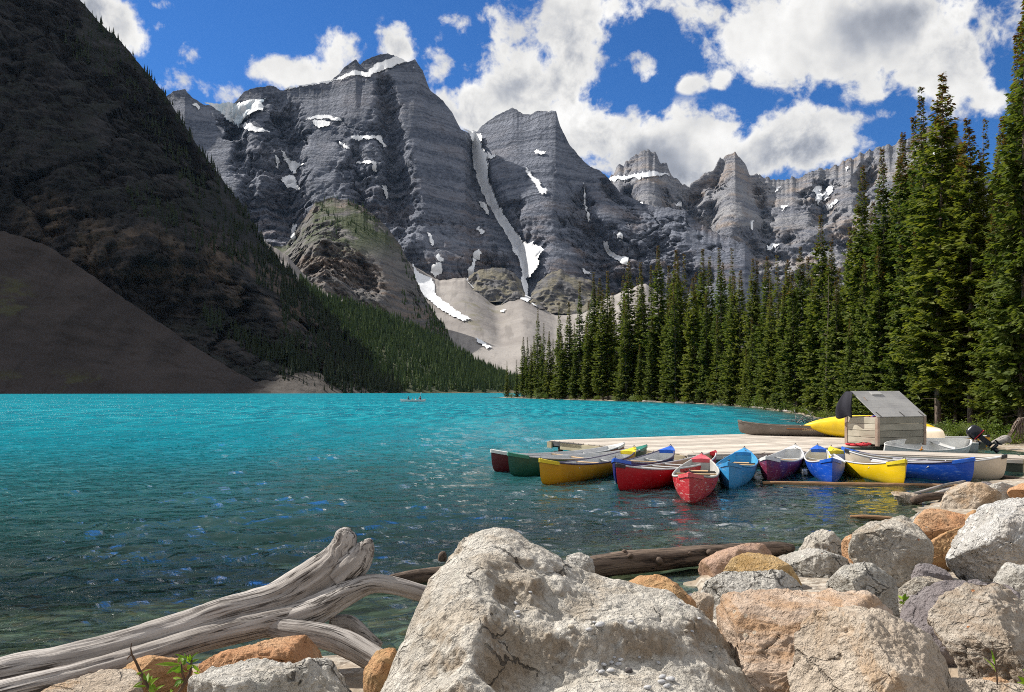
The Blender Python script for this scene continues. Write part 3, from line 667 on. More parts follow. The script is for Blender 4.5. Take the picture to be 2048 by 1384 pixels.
# ------------------------------------------------------------------ mountains
def proj(P):
    y = np.maximum(P[..., 1], .1); return CX+FPX*P[..., 0]/y, HY-FPX*(P[..., 2]-H)/y
def massif(name, sky, D, foot, nx, nrow, mat, amps, strata=(0, 1), pw=1.0, jag=(2.0, 30), edits=(), base_damp=.75, seed=0, veg=None, back=12, backlen=.6, warp=0, cliff=None, blk=(), calm=()):
    sky = np.array(sky, float); px = np.linspace(sky[0, 0], sky[-1, 0], nx)
    py = np.interp(px, sky[:, 0], sky[:, 1]); d = interp(px, D); fd = interp(px, [(f[0], f[1]) for f in foot]); fz = interp(px, [(f[0], f[2]) for f in foot])
    q = np.stack([px/jag[1], 0*px+seed*3.7, 0*px], -1); py = py-jag[0]*(fbm(q, 4, gain=.65)-.1)
    zr = H-(py-HY)/FPX*d
    t = np.concatenate([-(np.linspace(1, 0, back, endpoint=False)**1.5), np.linspace(0, 1, nrow)**1.15])
    T = t[None, :]; f = np.clip(T, 0, 1)
    depth = np.where(T >= 0, d[:, None]+(fd-d)[:, None]*f**pw, d[:, None]-T*backlen*(np.abs(zr)[:, None]+60))
    z = np.where(T >= 0, zr[:, None]+(fz-zr)[:, None]*f, zr[:, None]*(1+T*.85))
    # smooth the profile away from the exact ridge so that jags do not run down as flutes
    ker = np.hanning(41); ker /= ker.sum(); zs = np.convolve(np.pad(zr, 20, mode='edge'), ker, 'valid')
    z = z+np.where(T >= 0, (zs-zr)[:, None]*sstep(0, .35, f)*(1-f), 0)
    P = np.stack([(px[:, None]-CX)/FPX*depth, depth, z], -1)
    # outward = down-slope, horizontal, smoothed along the ridge
    fx = (px-CX)/FPX; hx = np.convolve(np.pad(fx*fd-fx*d, 20, mode='edge'), ker, 'valid'); hy = np.convolve(np.pad(fd-d, 20, mode='edge'), ker, 'valid')
    hl = np.hypot(hx, hy); n = np.stack([hx/hl, hy/hl, 0*hx+.12], -1)[:, None, :]*np.ones(z.shape)[..., None]
    w = sstep(0, .10, np.abs(T))*(1-base_damp*sstep(.72, 1, f))
    disp = np.zeros(z.shape)
    for (a, L, zsq, kind) in amps:
        Q = P/L; Q = Q*np.array([1, 1, zsq])
        disp += a*((ridged(Q, 4, seed=seed+int(L) % 13)-.75) if kind == 'r' else fbm(Q, 4, seed=seed+int(L) % 17))
    if strata[0]:
        zz = P[..., 2]+strata[1]*.9*fbm(P/260.0, 3, seed=seed+5)+P[..., 0]*.03
        ph = zz/strata[1]; fr = ph-np.floor(ph); st = np.where(fr < .62, fr/.62, (1-fr)/.38)-.5
        ph2 = zz/(strata[1]*.37)+3.1; fr2 = ph2-np.floor(ph2); st2 = np.where(fr2 < .6, fr2/.6, (1-fr2)/.4)-.5
        disp -= strata[0]*(st+.45*st2)*np.clip(.5+1.0*fbm(P/300.0, 3, seed=seed+6), 0, 1.3)
    for (a, L, zsq) in blk:
        Q = P/L*np.array([1, .55, zsq]); Q = Q+.22*fbm(P/L*1.7, 2, seed=seed+31)[..., None]
        v, e = blocks3(Q, seed); disp += a*v-a*.9*np.exp(-(e/.10)**2)
    vx, vy = proj(P)
    for (pl, wd) in calm: disp *= 1-.85*np.exp(-(seg_dist(vx, vy, pl)/wd)**4)
    for (pl, wd, a) in edits:
        dd = seg_dist(vx, vy, pl); disp += a*np.exp(-(dd/wd)**2)
    lim = .20*np.abs(d-fd)[:, None]*np.clip(f, 0, 1)+6*0
    disp = np.where(disp > 0, lim*np.tanh(disp/(lim+1e-6)), disp)
    P = P+n*(disp*w)[..., None]
    nu, nv = px.size, t.size
    at = {}
    if veg is not None:
        vx, vy = proj(P); at['veg'] = veg(vx, vy, P).ravel(); at['cliff'] = (cliff(vx, vy, P) if cliff is not None else 0*vx).ravel()
    F = grid_faces(nu, nv)
    o = mesh_np(name, P.reshape(-1, 3), F, mat, attrs=at); tag(o, kind='structure')
    return o, P, back
def snow(parent, P, back, polys, off=3.0, wob=3.0):
    """patches of old snow lying on the rock: one mesh per patch, a child of its mountain"""
    Q = P[:, back:].copy()
    for _ in range(3):
        R = np.pad(Q, ((1, 1), (1, 1), (0, 0)), mode='edge'); Q = (R[:-2, 1:-1]+R[2:, 1:-1]+R[1:-1, :-2]+R[1:-1, 2:]+2*Q)/6
    nu, nv = Q.shape[:2]; n = vnormals(Q); s = np.sign(-n[..., 1]); n = n*np.where(s == 0, 1, s)[..., None]
    C = (Q[:-1, :-1]+Q[1:, :-1]+Q[1:, 1:]+Q[:-1, 1:])/4; vx, vy = proj(C)
    q = np.stack([vx/14, vy/14, 0*vx], -1); wx = vx+wob*fbm(q, 4, gain=.62, seed=3); wy = vy+wob*fbm(q, 4, gain=.62, seed=9)
    I, J = np.meshgrid(np.arange(nu-1), np.arange(nv-1), indexing='ij')
    for (nm, mt, poly) in polys:
        pl = np.array(poly, float); m = in_poly(wx, wy, pl)
        if m.sum() < 2: print('snow patch empty', poly[0]); continue
        f = np.stack([I[m]*nv+J[m], (I[m]+1)*nv+J[m], (I[m]+1)*nv+J[m]+1, I[m]*nv+J[m]+1], -1)
        u, inv = np.unique(f.ravel(), return_inverse=True)
        o = mesh_np(nm, (Q.reshape(-1, 3)+n.reshape(-1, 3)*(off*4 if nm in ('couloir_snow', 'glacier') else off*1.3))[u], inv.reshape(-1, 4), MT[mt], parent=parent)

M1_SKY = [(300, 215), (335, 190), (350, 181), (370, 178), (384, 194), (408, 209), (440, 212), (470, 204), (490, 182), (520, 172), (550, 171), (562, 180), (600, 171), (662, 162), (690, 134), (704, 121), (712, 118),
          (720, 129), (735, 116), (760, 108), (775, 106), (800, 117), (815, 123), (830, 119), (845, 140), (860, 180), (885, 200), (905, 226), (922, 258), (935, 266), (955, 262), (966, 250), (990, 231),
          (1010, 222), (1025, 215), (1047, 228), (1060, 229), (1076, 221), (1095, 222), (1112, 222), (1120, 250), (1140, 290), (1160, 314), (1180, 333), (1200, 340), (1215, 355), (1240, 385), (1290, 409),
          (1370, 420), (1388, 440), (1440, 470), (1490, 486), (1512, 524), (1530, 590), (1545, 660)]
COULOIR = [(945, 262), (958, 330), (975, 400), (1010, 460), (1045, 510), (1060, 565)]
m1, P1, b1 = massif('mountain', M1_SKY, [(300, 2950), (930, 2900), (945, 3020), (1110, 2800), (1240, 2650), (1545, 2400)],
    [(300, 2300, 150), (1100, 2280, 150), (1300, 2150, 90), (1545, 2000, 10)], 640, 300, MT['massif'],
    [(80, 520, .22, 'r'), (42, 190, .09, 'r'), (15, 75, .09, 'r'), (6, 34, .2, 'r'), (3, 14, .8, 'f')], strata=(15, 40), blk=((13, 120, 1.2), (7, 45, 1.6), (3.2, 17, 1.6)), pw=1.15, jag=(2.4, 13), seed=1, calm=[(COULOIR, 27)],
    edits=[(COULOIR, 24, -50), ([(830, 130), (838, 210), (855, 310), (875, 430), (905, 520)], 46, 55), ([(768, 140), (772, 230), (800, 340), (790, 440)], 26, -85),
           ([(560, 190), (590, 300), (575, 400), (590, 480)], 30, -90), ([(640, 330), (655, 400), (640, 480)], 36, 70), ([(715, 330), (740, 450), (770, 520)], 24, -55),
           ([(1060, 235), (1048, 330), (1095, 430), (1115, 540)], 44, 150), ([(1112, 230), (1150, 320), (1215, 430)], 34, 80), ([(1165, 350), (1180, 440), (1215, 500)], 20, -60),
           ([(990, 235), (985, 300), (1010, 380)], 24, 60), ([(440, 215), (470, 260), (480, 330), (500, 450)], 26, -70), ([(370, 180), (400, 260), (440, 380)], 36, 70)])
tag(m1, 'great blue-grey rock massif with banded cliffs and a long white snow couloir')
snow(m1, P1, b1, [
    ('snow_patch', 'snow', [(662, 165), (690, 151), (712, 143), (735, 146), (750, 132), (770, 124), (800, 112), (815, 123), (786, 135), (748, 150), (740, 156), (715, 152), (690, 157), (666, 164)]),
    ('snow_patch', 'snow', [(560, 178), (600, 171), (662, 163), (664, 166), (602, 175), (562, 182)]),
    ('glacier', 'ice', [(400, 206), (440, 209), (480, 209), (528, 205), (527, 226), (505, 233), (488, 246), (478, 250), (452, 236), (428, 219)]),
    ('snow_patch', 'snow', [(480, 251), (492, 247), (512, 253), (540, 266), (510, 265), (492, 258)]),
    ('snow_patch', 'snow', [(383, 211), (392, 209), (402, 219), (396, 219)]),
    ('snow_patch', 'snow', [(612, 240), (632, 233), (655, 232), (686, 241), (684, 244), (660, 240), (632, 240)]),
    ('snow_patch', 'snow', [(626, 245), (645, 241), (665, 247), (660, 253), (640, 256), (626, 252)]),
    ('snow_patch', 'snow', [(561, 304), (570, 310), (582, 322), (612, 328), (598, 336), (590, 346), (574, 330)]),
    ('snow_patch', 'snow', [(561, 356), (588, 352), (594, 366), (603, 380), (588, 378), (568, 372)]),
    ('snow_patch', 'snow', [(711, 325), (735, 323), (752, 325), (756, 344), (748, 340), (744, 330), (714, 330)]),
    ('snow_patch', 'snow', [(550, 312), (556, 318), (556, 335), (549, 333)]),
    ('snow_patch', 'snow', [(586, 449), (596, 449), (592, 470), (586, 488), (583, 476)]),
    ('snow_patch', 'snow', [(705, 275), (757, 272), (770, 292), (765, 296), (752, 280), (706, 279)]),
    ('snow_patch', 'snow', [(680, 284), (696, 294), (694, 298), (680, 289)]),
    ('snow_patch', 'snow', [(762, 372), (770, 372), (775, 398), (769, 400)]),
    ('couloir_snow', 'snow', [(924, 262), (970, 271), (968, 290), (980, 316), (984, 345), (986, 362), (1000, 398), (1022, 440), (1052, 480), (1075, 494), (1094, 508), (1084, 524), (1086, 532), (1074, 550), (1060, 560), (1062, 574), (1056, 600), (1046, 602), (1030, 588), (1044, 566), (1046, 545), (1034, 522), (1018, 506), (1030, 490), (1004, 452), (984, 410), (962, 372), (950, 330), (946, 296), (934, 276)]),
    ('snow_patch', 'snow', [(970, 306), (995, 313), (985, 318), (972, 318)]),
    ('snow_patch', 'snow', [(935, 545), (944, 518), (958, 498), (962, 508), (950, 530), (940, 560), (933, 560)]),
    ('snow_patch', 'snow', [(957, 404), (968, 406), (980, 424), (974, 430), (960, 415)]),
    ('snow_patch', 'snow', [(958, 452), (970, 466), (966, 472), (956, 462)]),
    ('snow_patch', 'snow', [(1052, 334), (1062, 350), (1078, 364), (1086, 378), (1094, 378), (1092, 391), (1081, 386), (1068, 366), (1056, 352)]),
    ('snow_patch', 'snow', [(1072, 304), (1078, 302), (1094, 306), (1088, 311), (1074, 311)]),
    ('snow_patch', 'snow', [(1166, 366), (1171, 384), (1175, 412), (1181, 440), (1175, 445), (1170, 410)]),
    ('snow_patch', 'snow', [(1207, 484), (1216, 482), (1221, 500), (1240, 512), (1256, 516), (1260, 531), (1236, 524), (1215, 510)]),
    ('snow_patch', 'snow', [(1234, 468), (1243, 466), (1241, 478), (1233, 476)]),
    ('snow_patch', 'snow', [(1160, 538), (1180, 546), (1182, 552), (1164, 547)]),
    ('snow_patch', 'snow', [(865, 533), (880, 528), (886, 545), (872, 553), (864, 548)]),
    ('snow_patch', 'snow', [(857, 468), (862, 470), (866, 492), (861, 494)]),
    ('snow_patch', 'snow', [(876, 508), (886, 522), (880, 527), (872, 515)]),
], off=4, wob=3.0)

M3_SKY = [(1170, 420), (1215, 358), (1235, 334), (1260, 319), (1280, 305), (1295, 297), (1312, 305), (1318, 318), (1332, 326), (1343, 348), (1370, 368), (1378, 374), (1400, 354), (1425, 340), (1440, 318), (1455, 307),
          (1468, 302), (1482, 316), (1498, 344), (1530, 354), (1560, 361), (1582, 355), (1600, 354), (1618, 344), (1640, 336), (1660, 335), (1700, 317), (1750, 294), (1790, 285), (1835, 268), (1868, 250), (1893, 242), (1912, 262), (1926, 290), (1940, 330), (2000, 380), (2090, 430)]
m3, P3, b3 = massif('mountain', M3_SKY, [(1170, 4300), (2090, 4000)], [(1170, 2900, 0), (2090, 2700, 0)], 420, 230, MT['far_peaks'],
    [(100, 520, .22, 'r'), (52, 190, .10, 'r'), (19, 80, .11, 'r'), (7, 36, .3, 'r')], strata=(18, 52), blk=((18, 150, 1.1), (9, 55, 1.5), (5, 24, 1.6)), pw=1.1, jag=(6.5, 13), seed=4,
    edits=[([(1468, 305), (1480, 360), (1490, 440)], 26, 120), ([(1295, 300), (1300, 380), (1310, 480)], 20, 90), ([(1262, 322), (1258, 400), (1270, 470)], 12, -70), ([(1330, 330), (1334, 400), (1330, 470)], 12, -60), ([(1440, 325), (1430, 380), (1420, 450)], 12, -80), ([(1505, 350), (1520, 420), (1540, 500)], 14, -70), ([(1610, 352), (1600, 440)], 12, -60), ([(1735, 305), (1730, 420)], 14, -70), ([(1800, 285), (1790, 400)], 16, 80), ([(1378, 374), (1385, 440), (1400, 520)], 24, -120), ([(1640, 340), (1650, 430)], 22, -80), ([(1700, 320), (1690, 420)], 22, 80), ([(1575, 360), (1570, 460)], 26, 70)])
tag(m3, 'distant jagged limestone peaks with a thin snow ledge beyond the forest')
snow(m3, P3, b3, [
    ('snow_patch', 'snow', [(1214, 361), (1240, 353), (1280, 350), (1300, 346), (1345, 350), (1310, 355), (1270, 357), (1216, 364)]),
    ('snow_patch', 'snow', [(1265, 412), (1285, 409), (1288, 413), (1268, 416)]),
    ('snow_patch', 'snow', [(1352, 405), (1362, 402), (1358, 412), (1350, 412)]),
    ('snow_patch', 'snow', [(1626, 376), (1640, 372), (1642, 382), (1650, 388), (1640, 400), (1634, 412), (1630, 396)]),
    ('snow_patch', 'snow', [(1652, 380), (1668, 374), (1660, 392), (1648, 404)]),
    ('snow_patch', 'snow', [(1530, 494), (1558, 490), (1556, 497), (1534, 499)]),
    ('snow_patch', 'snow', [(1552, 376), (1562, 370), (1556, 384), (1548, 388)]),
    ('snow_patch', 'snow', [(1498, 444), (1504, 442), (1502, 462), (1497, 460)]),
    ('snow_patch', 'snow', [(1564, 418), (1580, 408), (1574, 416), (1562, 424)]),
    ('snow_patch', 'snow', [(1690, 336), (1696, 334), (1694, 346), (1689, 346)]),
    ('snow_patch', 'snow', [(1860, 292), (1884, 280), (1896, 290), (1886, 306), (1868, 312)]),
    ('snow_patch', 'snow', [(1720, 340), (1745, 330), (1742, 336), (1722, 348)]),
    ('snow_patch', 'snow', [(1655, 412), (1676, 400), (1674, 408), (1660, 416)]),
], off=5, wob=4.5)

sc, PS, bS = massif('scree_slope', [(760, 440), (815, 522), (850, 546), (880, 560), (930, 555), (990, 596), (1046, 590), (1110, 616), (1160, 614), (1225, 590), (1290, 566), (1340, 600), (1420, 650), (1500, 700)],
    [(760, 2330), (930, 2300), (1045, 2230), (1110, 2260), (1500, 2050)], [(760, 1250, 1), (1500, 1250, 1)], 280, 150, MT['scree'],
    [(5, 150, 1, 'f'), (1.6, 40, 1, 'f'), (1.0, 9, 1, 'f')], pw=.9, jag=(2, 20), seed=7, base_damp=0,
    edits=[([(1045, 590), (1060, 660), (1060, 760)], 34, 30), ([(900, 560), (960, 650), (1020, 740)], 36, 18), ([(990, 600), (1000, 680)], 16, -16)],
    veg=lambda x, y, P: np.exp(-((x-955)/40)**2-((y-625)/30)**2))
snow(sc, PS, bS, [
    ('snow_patch', 'snow', [(820, 526), (840, 550), (862, 560), (870, 575), (868, 585), (880, 598), (905, 618), (942, 642), (925, 644), (890, 626), (860, 606), (838, 582)]),
    ('snow_patch', 'snow', [(950, 680), (962, 682), (981, 697), (972, 698), (955, 688)]),
    ('snow_patch', 'snow', [(932, 556), (944, 556), (960, 582), (952, 582), (938, 572)]),
    ('snow_patch', 'snow', [(1032, 586), (1062, 578), (1062, 600), (1054, 606), (1044, 600)]),
    ('snow_patch', 'snow', [(1003, 621), (1010, 622), (1008, 627), (1003, 626)]),
    ('snow_patch', 'snow', [(1062, 602), (1085, 614), (1080, 618), (1064, 610)]),
], off=2.5, wob=3)
KN = dict(mat=MT['knoll'], amps=[(14, 70, .6, 'r'), (6, 24, .8, 'r'), (2.5, 9, 1, 'f')], strata=(5, 20), jag=(3, 14), base_damp=.2)
for i, (sky, d, fd, fpy) in enumerate([
    ([(928, 575), (938, 552), (960, 540), (985, 535), (1010, 536), (1030, 546), (1042, 562), (1050, 588)], 2190, 2080, 604),
    ([(990, 618), (1000, 605), (1016, 590), (1030, 580), (1042, 584), (1048, 604)], 2100, 2040, 618),
    ([(1062, 588), (1076, 564), (1095, 548), (1120, 540), (1150, 552), (1180, 560), (1215, 590), (1260, 640)], 2190, 2050, 628),
    ([(1056, 606), (1066, 598), (1080, 604), (1090, 618)], 2060, 2020, 618)]):
    fz = H-(fpy-HY)/FPX*fd
    kn, _, _ = massif('rock_knoll', sky, [(sky[0][0], d), (sky[-1][0], d)], [(sky[0][0], fd, fz), (sky[-1][0], fd, fz)], 90, 50, KN['mat'], KN['amps'], strata=KN['strata'], jag=KN['jag'], base_damp=KN['base_damp'], seed=20+i,
        veg=lambda x, y, P: np.ones(np.shape(x)), back=8, backlen=.12)

hump, PH, bH = massif('mountain', [(440, 560), (500, 515), (535, 494), (572, 490), (592, 462), (612, 432), (630, 405), (660, 396), (690, 399), (720, 410), (745, 428), (770, 450), (800, 488), (820, 530), (842, 582), (870, 628), (890, 655), (905, 690), (918, 740), (930, 775)],
    [(440, 1650), (660, 1720), (800, 1640), (930, 1480)], [(440, 1270, 60), (650, 1280, 150), (760, 1290, 70), (860, 1330, 10), (930, 1340, 0)], 330, 220, MT['hump'],
    [(40, 210, .4, 'r'), (22, 70, .22, 'r'), (11, 28, .3, 'r'), (4, 10, 1, 'f')], strata=(4.5, 16), blk=((6, 60, 1.0), (3.5, 22, 1.5), (1.8, 9, 1.6)), pw=1.25, jag=(2.2, 14), seed=9,
    edits=[([(690, 400), (740, 480), (790, 560), (830, 660)], 30, 55), ([(600, 560), (640, 575)], 20, 15)],
    veg=lambda x, y, P: sstep(540, 470, y+.1*(x-700)))
tag(hump, 'rounded dark buttress of banded rock in the middle of the valley')
snow(hump, PH, bH, [('snow_patch', 'snow', [(586, 449), (596, 449), (592, 470), (586, 488), (583, 476)])], off=2)
tal, PT, bT = massif('talus_slope', [(500, 462), (540, 488), (575, 512), (605, 545), (630, 572), (660, 590), (700, 606), (740, 640)], [(500, 1340), (740, 1260)], [(500, 1050, 20), (740, 1080, 40)], 110, 60, MT['scree'],
    [(9, 80, 1, 'f'), (3, 22, 1, 'f')], jag=(2, 12), seed=12, veg=lambda x, y, P: sstep(545, 600, y), back=6)

left, PL, bL = massif('mountain', [(-1500, -700), (-1000, -760), (-600, -640), (-300, -400), (-60, -225), (100, -75), (165, 5), (200, 45), (240, 82), (290, 140), (330, 186), (348, 216), (400, 300), (440, 352), (490, 420), (530, 488), (560, 522), (600, 566), (640, 614), (680, 655), (720, 694), (760, 735), (800, 776)],  # out-of-view left ridge raised and bent closer to shade this face
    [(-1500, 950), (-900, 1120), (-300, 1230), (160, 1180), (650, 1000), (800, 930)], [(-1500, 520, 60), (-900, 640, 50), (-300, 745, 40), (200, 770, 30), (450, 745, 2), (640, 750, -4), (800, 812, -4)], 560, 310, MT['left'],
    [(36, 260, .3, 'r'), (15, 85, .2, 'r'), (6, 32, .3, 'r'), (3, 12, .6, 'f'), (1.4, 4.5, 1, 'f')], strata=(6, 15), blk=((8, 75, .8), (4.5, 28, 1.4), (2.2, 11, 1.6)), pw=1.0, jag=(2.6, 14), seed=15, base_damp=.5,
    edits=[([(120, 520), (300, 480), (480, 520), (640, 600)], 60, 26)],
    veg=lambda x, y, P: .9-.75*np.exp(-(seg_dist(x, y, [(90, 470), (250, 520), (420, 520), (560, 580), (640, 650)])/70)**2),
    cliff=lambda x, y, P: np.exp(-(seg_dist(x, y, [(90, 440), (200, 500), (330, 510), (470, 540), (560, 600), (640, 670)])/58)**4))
tag(left, 'steep dark mountainside in shade filling the left of the view')
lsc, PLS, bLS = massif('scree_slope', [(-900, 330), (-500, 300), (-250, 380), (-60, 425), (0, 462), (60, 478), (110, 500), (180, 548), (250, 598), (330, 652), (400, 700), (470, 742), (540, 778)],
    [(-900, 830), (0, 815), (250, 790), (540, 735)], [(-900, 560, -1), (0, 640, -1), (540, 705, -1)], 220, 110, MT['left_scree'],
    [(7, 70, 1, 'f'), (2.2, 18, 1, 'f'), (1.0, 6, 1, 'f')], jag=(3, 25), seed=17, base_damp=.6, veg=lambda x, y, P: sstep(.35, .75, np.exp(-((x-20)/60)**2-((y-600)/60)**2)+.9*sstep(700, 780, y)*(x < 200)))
lrb, PLR, bLR = massif('rubble_bank', [(420, 778), (500, 752), (560, 738), (620, 742), (680, 760), (740, 773), (790, 779), (815, 785)],
    [(420, 760), (700, 790), (815, 830)], [(420, 690, -1), (600, 715, -1), (815, 800, -1)], 200, 26, MT['shore_rubble'],
    [(2.5, 20, 1, 'f'), (1.2, 6, 1, 'f')], jag=(3, 18), seed=19, base_damp=.5)
hil, PHI, bHI = massif('hillside', [(600, 560), (652, 602), (700, 612), (760, 630), (800, 645), (850, 672), (900, 696), (950, 728), (1000, 752), (1050, 771), (1150, 776)],
    [(600, 1120), (800, 1250), (1150, 1250)], [(600, 830, -2), (790, 806, -2), (1000, 852, -2), (1150, 900, -2)], 140, 60, MT['hillside'],
    [(7, 90, 1, 'f'), (3, 25, 1, 'f')], jag=(1, 20), seed=23, base_damp=.6)

# ------------------------------------------------------------------ far conifers (thousands, one mass on each slope)
def far_trees(name, pos, hgt, mat, label, seed, wid=.15, parent=None):
    rs = np.random.RandomState(seed); n = len(pos); V = []; F = []; k = 7; tiers = [(.02, .40, 1.0), (.22, .36, .82), (.42, .34, .60), (.62, .38, .36)]
    off = 0; Vt = []; Ft = []; ap = []
    for (z0, hh, r) in tiers:
        for q in range(k):
            a = 2*math.pi*q/k+z0*9; rr = r*(1.0 if q % 2 else .62); Vt.append((rr*math.cos(a), rr*math.sin(a), z0-(.03 if q % 2 else -.02)))
        Vt.append((0, 0, z0+hh)); base = off
        Ft += [(base+q, base+(q+1) % k, base+k) for q in range(k)]; off += k+1
    Vt = np.array(Vt); Ft = np.array(Ft); m = len(Vt)
    ang = rs.rand(n)*6.28; ca, sa = np.cos(ang), np.sin(ang); w = hgt*wid*(.7+.6*rs.rand(n))
    jit = 1+.28*rs.normal(size=(n, m))
    X = (Vt[None, :, 0]*ca[:, None]-Vt[None, :, 1]*sa[:, None])*w[:, None]*jit; Y = (Vt[None, :, 0]*sa[:, None]+Vt[None, :, 1]*ca[:, None])*w[:, None]*jit
    Z = Vt[None, :, 2]*hgt[:, None]*np.array(1.0)
    P = np.stack([X, Y, Z], -1)+np.asarray(pos)[:, None, :]
    FF = (Ft[None]+(np.arange(n)*m)[:, None, None]).reshape(-1, 3)
    tint = np.repeat(np.clip(.4+.3*rs.normal(size=n), 0, 1), m)*.7+.3*np.tile(Vt[:, 2], n)
    o = mesh_np(name, P.reshape(-1, 3), FF, mat, smooth=False, attrs={'tint': tint, 'cone': np.zeros(n*m)}, parent=parent)
    tag(o, label, 'forest' if parent is None else None, None, 'stuff'); return o
def pick(P, back, n, mask, rs):
    Q = P[:, back:].reshape(-1, 3); vx, vy = proj(Q); pr = mask(vx, vy, Q).astype(float)
    # area weight: cells shrink toward the camera, so weigh by squared depth
    pr = pr*np.maximum(Q[:, 1], 1); c = np.cumsum(pr)
    if c[-1] <= 0: return np.zeros((0, 3))
    idx = np.searchsorted(c, rs.rand(n)*c[-1]); idx = np.clip(idx, 0, len(Q)-1)
    R = Q[idx].copy(); R[:, 0] += rs.normal(size=n)*1.5; R[:, 1] += rs.normal(size=n)*1.5; R[:, 2] -= 1.2
    return R
def band(pl, w, soft=.5): return lambda x, y, Q: (seg_dist(x, y, pl)+w*soft*fbm(np.stack([x/40, y/40, 0*x], -1), 3, seed=2) < w)
rs = np.random.RandomState(42)
pos = np.concatenate([pick(PHI, bHI, 3600, lambda x, y, Q: (y < 785), rs), pick(PHI, bHI, 500, lambda x, y, Q: (y < 700), rs)])
far_trees('conifer_forest', pos, 11+9*rs.rand(len(pos)), MT['far_needles'], 'sunlit conifer forest covering the low slope across the lake', 3)
pos = np.concatenate([
    pick(PL, bL, 1500, lambda x, y, Q: (x > 470) & (y > 560+.55*(x-560)*(x < 640)) & (y > 610+.9*(x-640)) & (x > 560) & (fbm(np.stack([x/50, y/70, 0*x], -1), 3, seed=4) > -.28-.002*(x-600)), rs),
    pick(PL, bL, 260, band([(130, 60), (230, 150), (310, 250), (400, 380), (480, 470)], 22), rs),
    pick(PL, bL, 330, band([(280, 400), (400, 470), (520, 530), (600, 590)], 26), rs),
    pick(PL, bL, 260, band([(170, 20), (330, 195), (440, 360), (560, 530), (640, 620)], 8), rs),
    pick(PL, bL, 300, band([(420, 640), (500, 690), (620, 740)], 16), rs)])
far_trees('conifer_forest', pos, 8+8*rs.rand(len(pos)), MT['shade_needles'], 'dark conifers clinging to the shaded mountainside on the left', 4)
pos = np.concatenate([pick(PH, bH, 330, lambda x, y, Q: ((y < 470) & (x > 640) | (x > 800)) & (fbm(np.stack([x/26, y/18, 0*x], -1), 3, seed=6) > .0), rs),
                      pick(PH, bH, 520, lambda x, y, Q: (x > 850) & (y > 620), rs), pick(PT, bT, 160, lambda x, y, Q: (y > 575), rs)])
far_trees('conifer_forest', pos, 8+7*rs.rand(len(pos)), MT['far_needles'], 'scattered conifers on the rounded buttress above the far forest', 5)
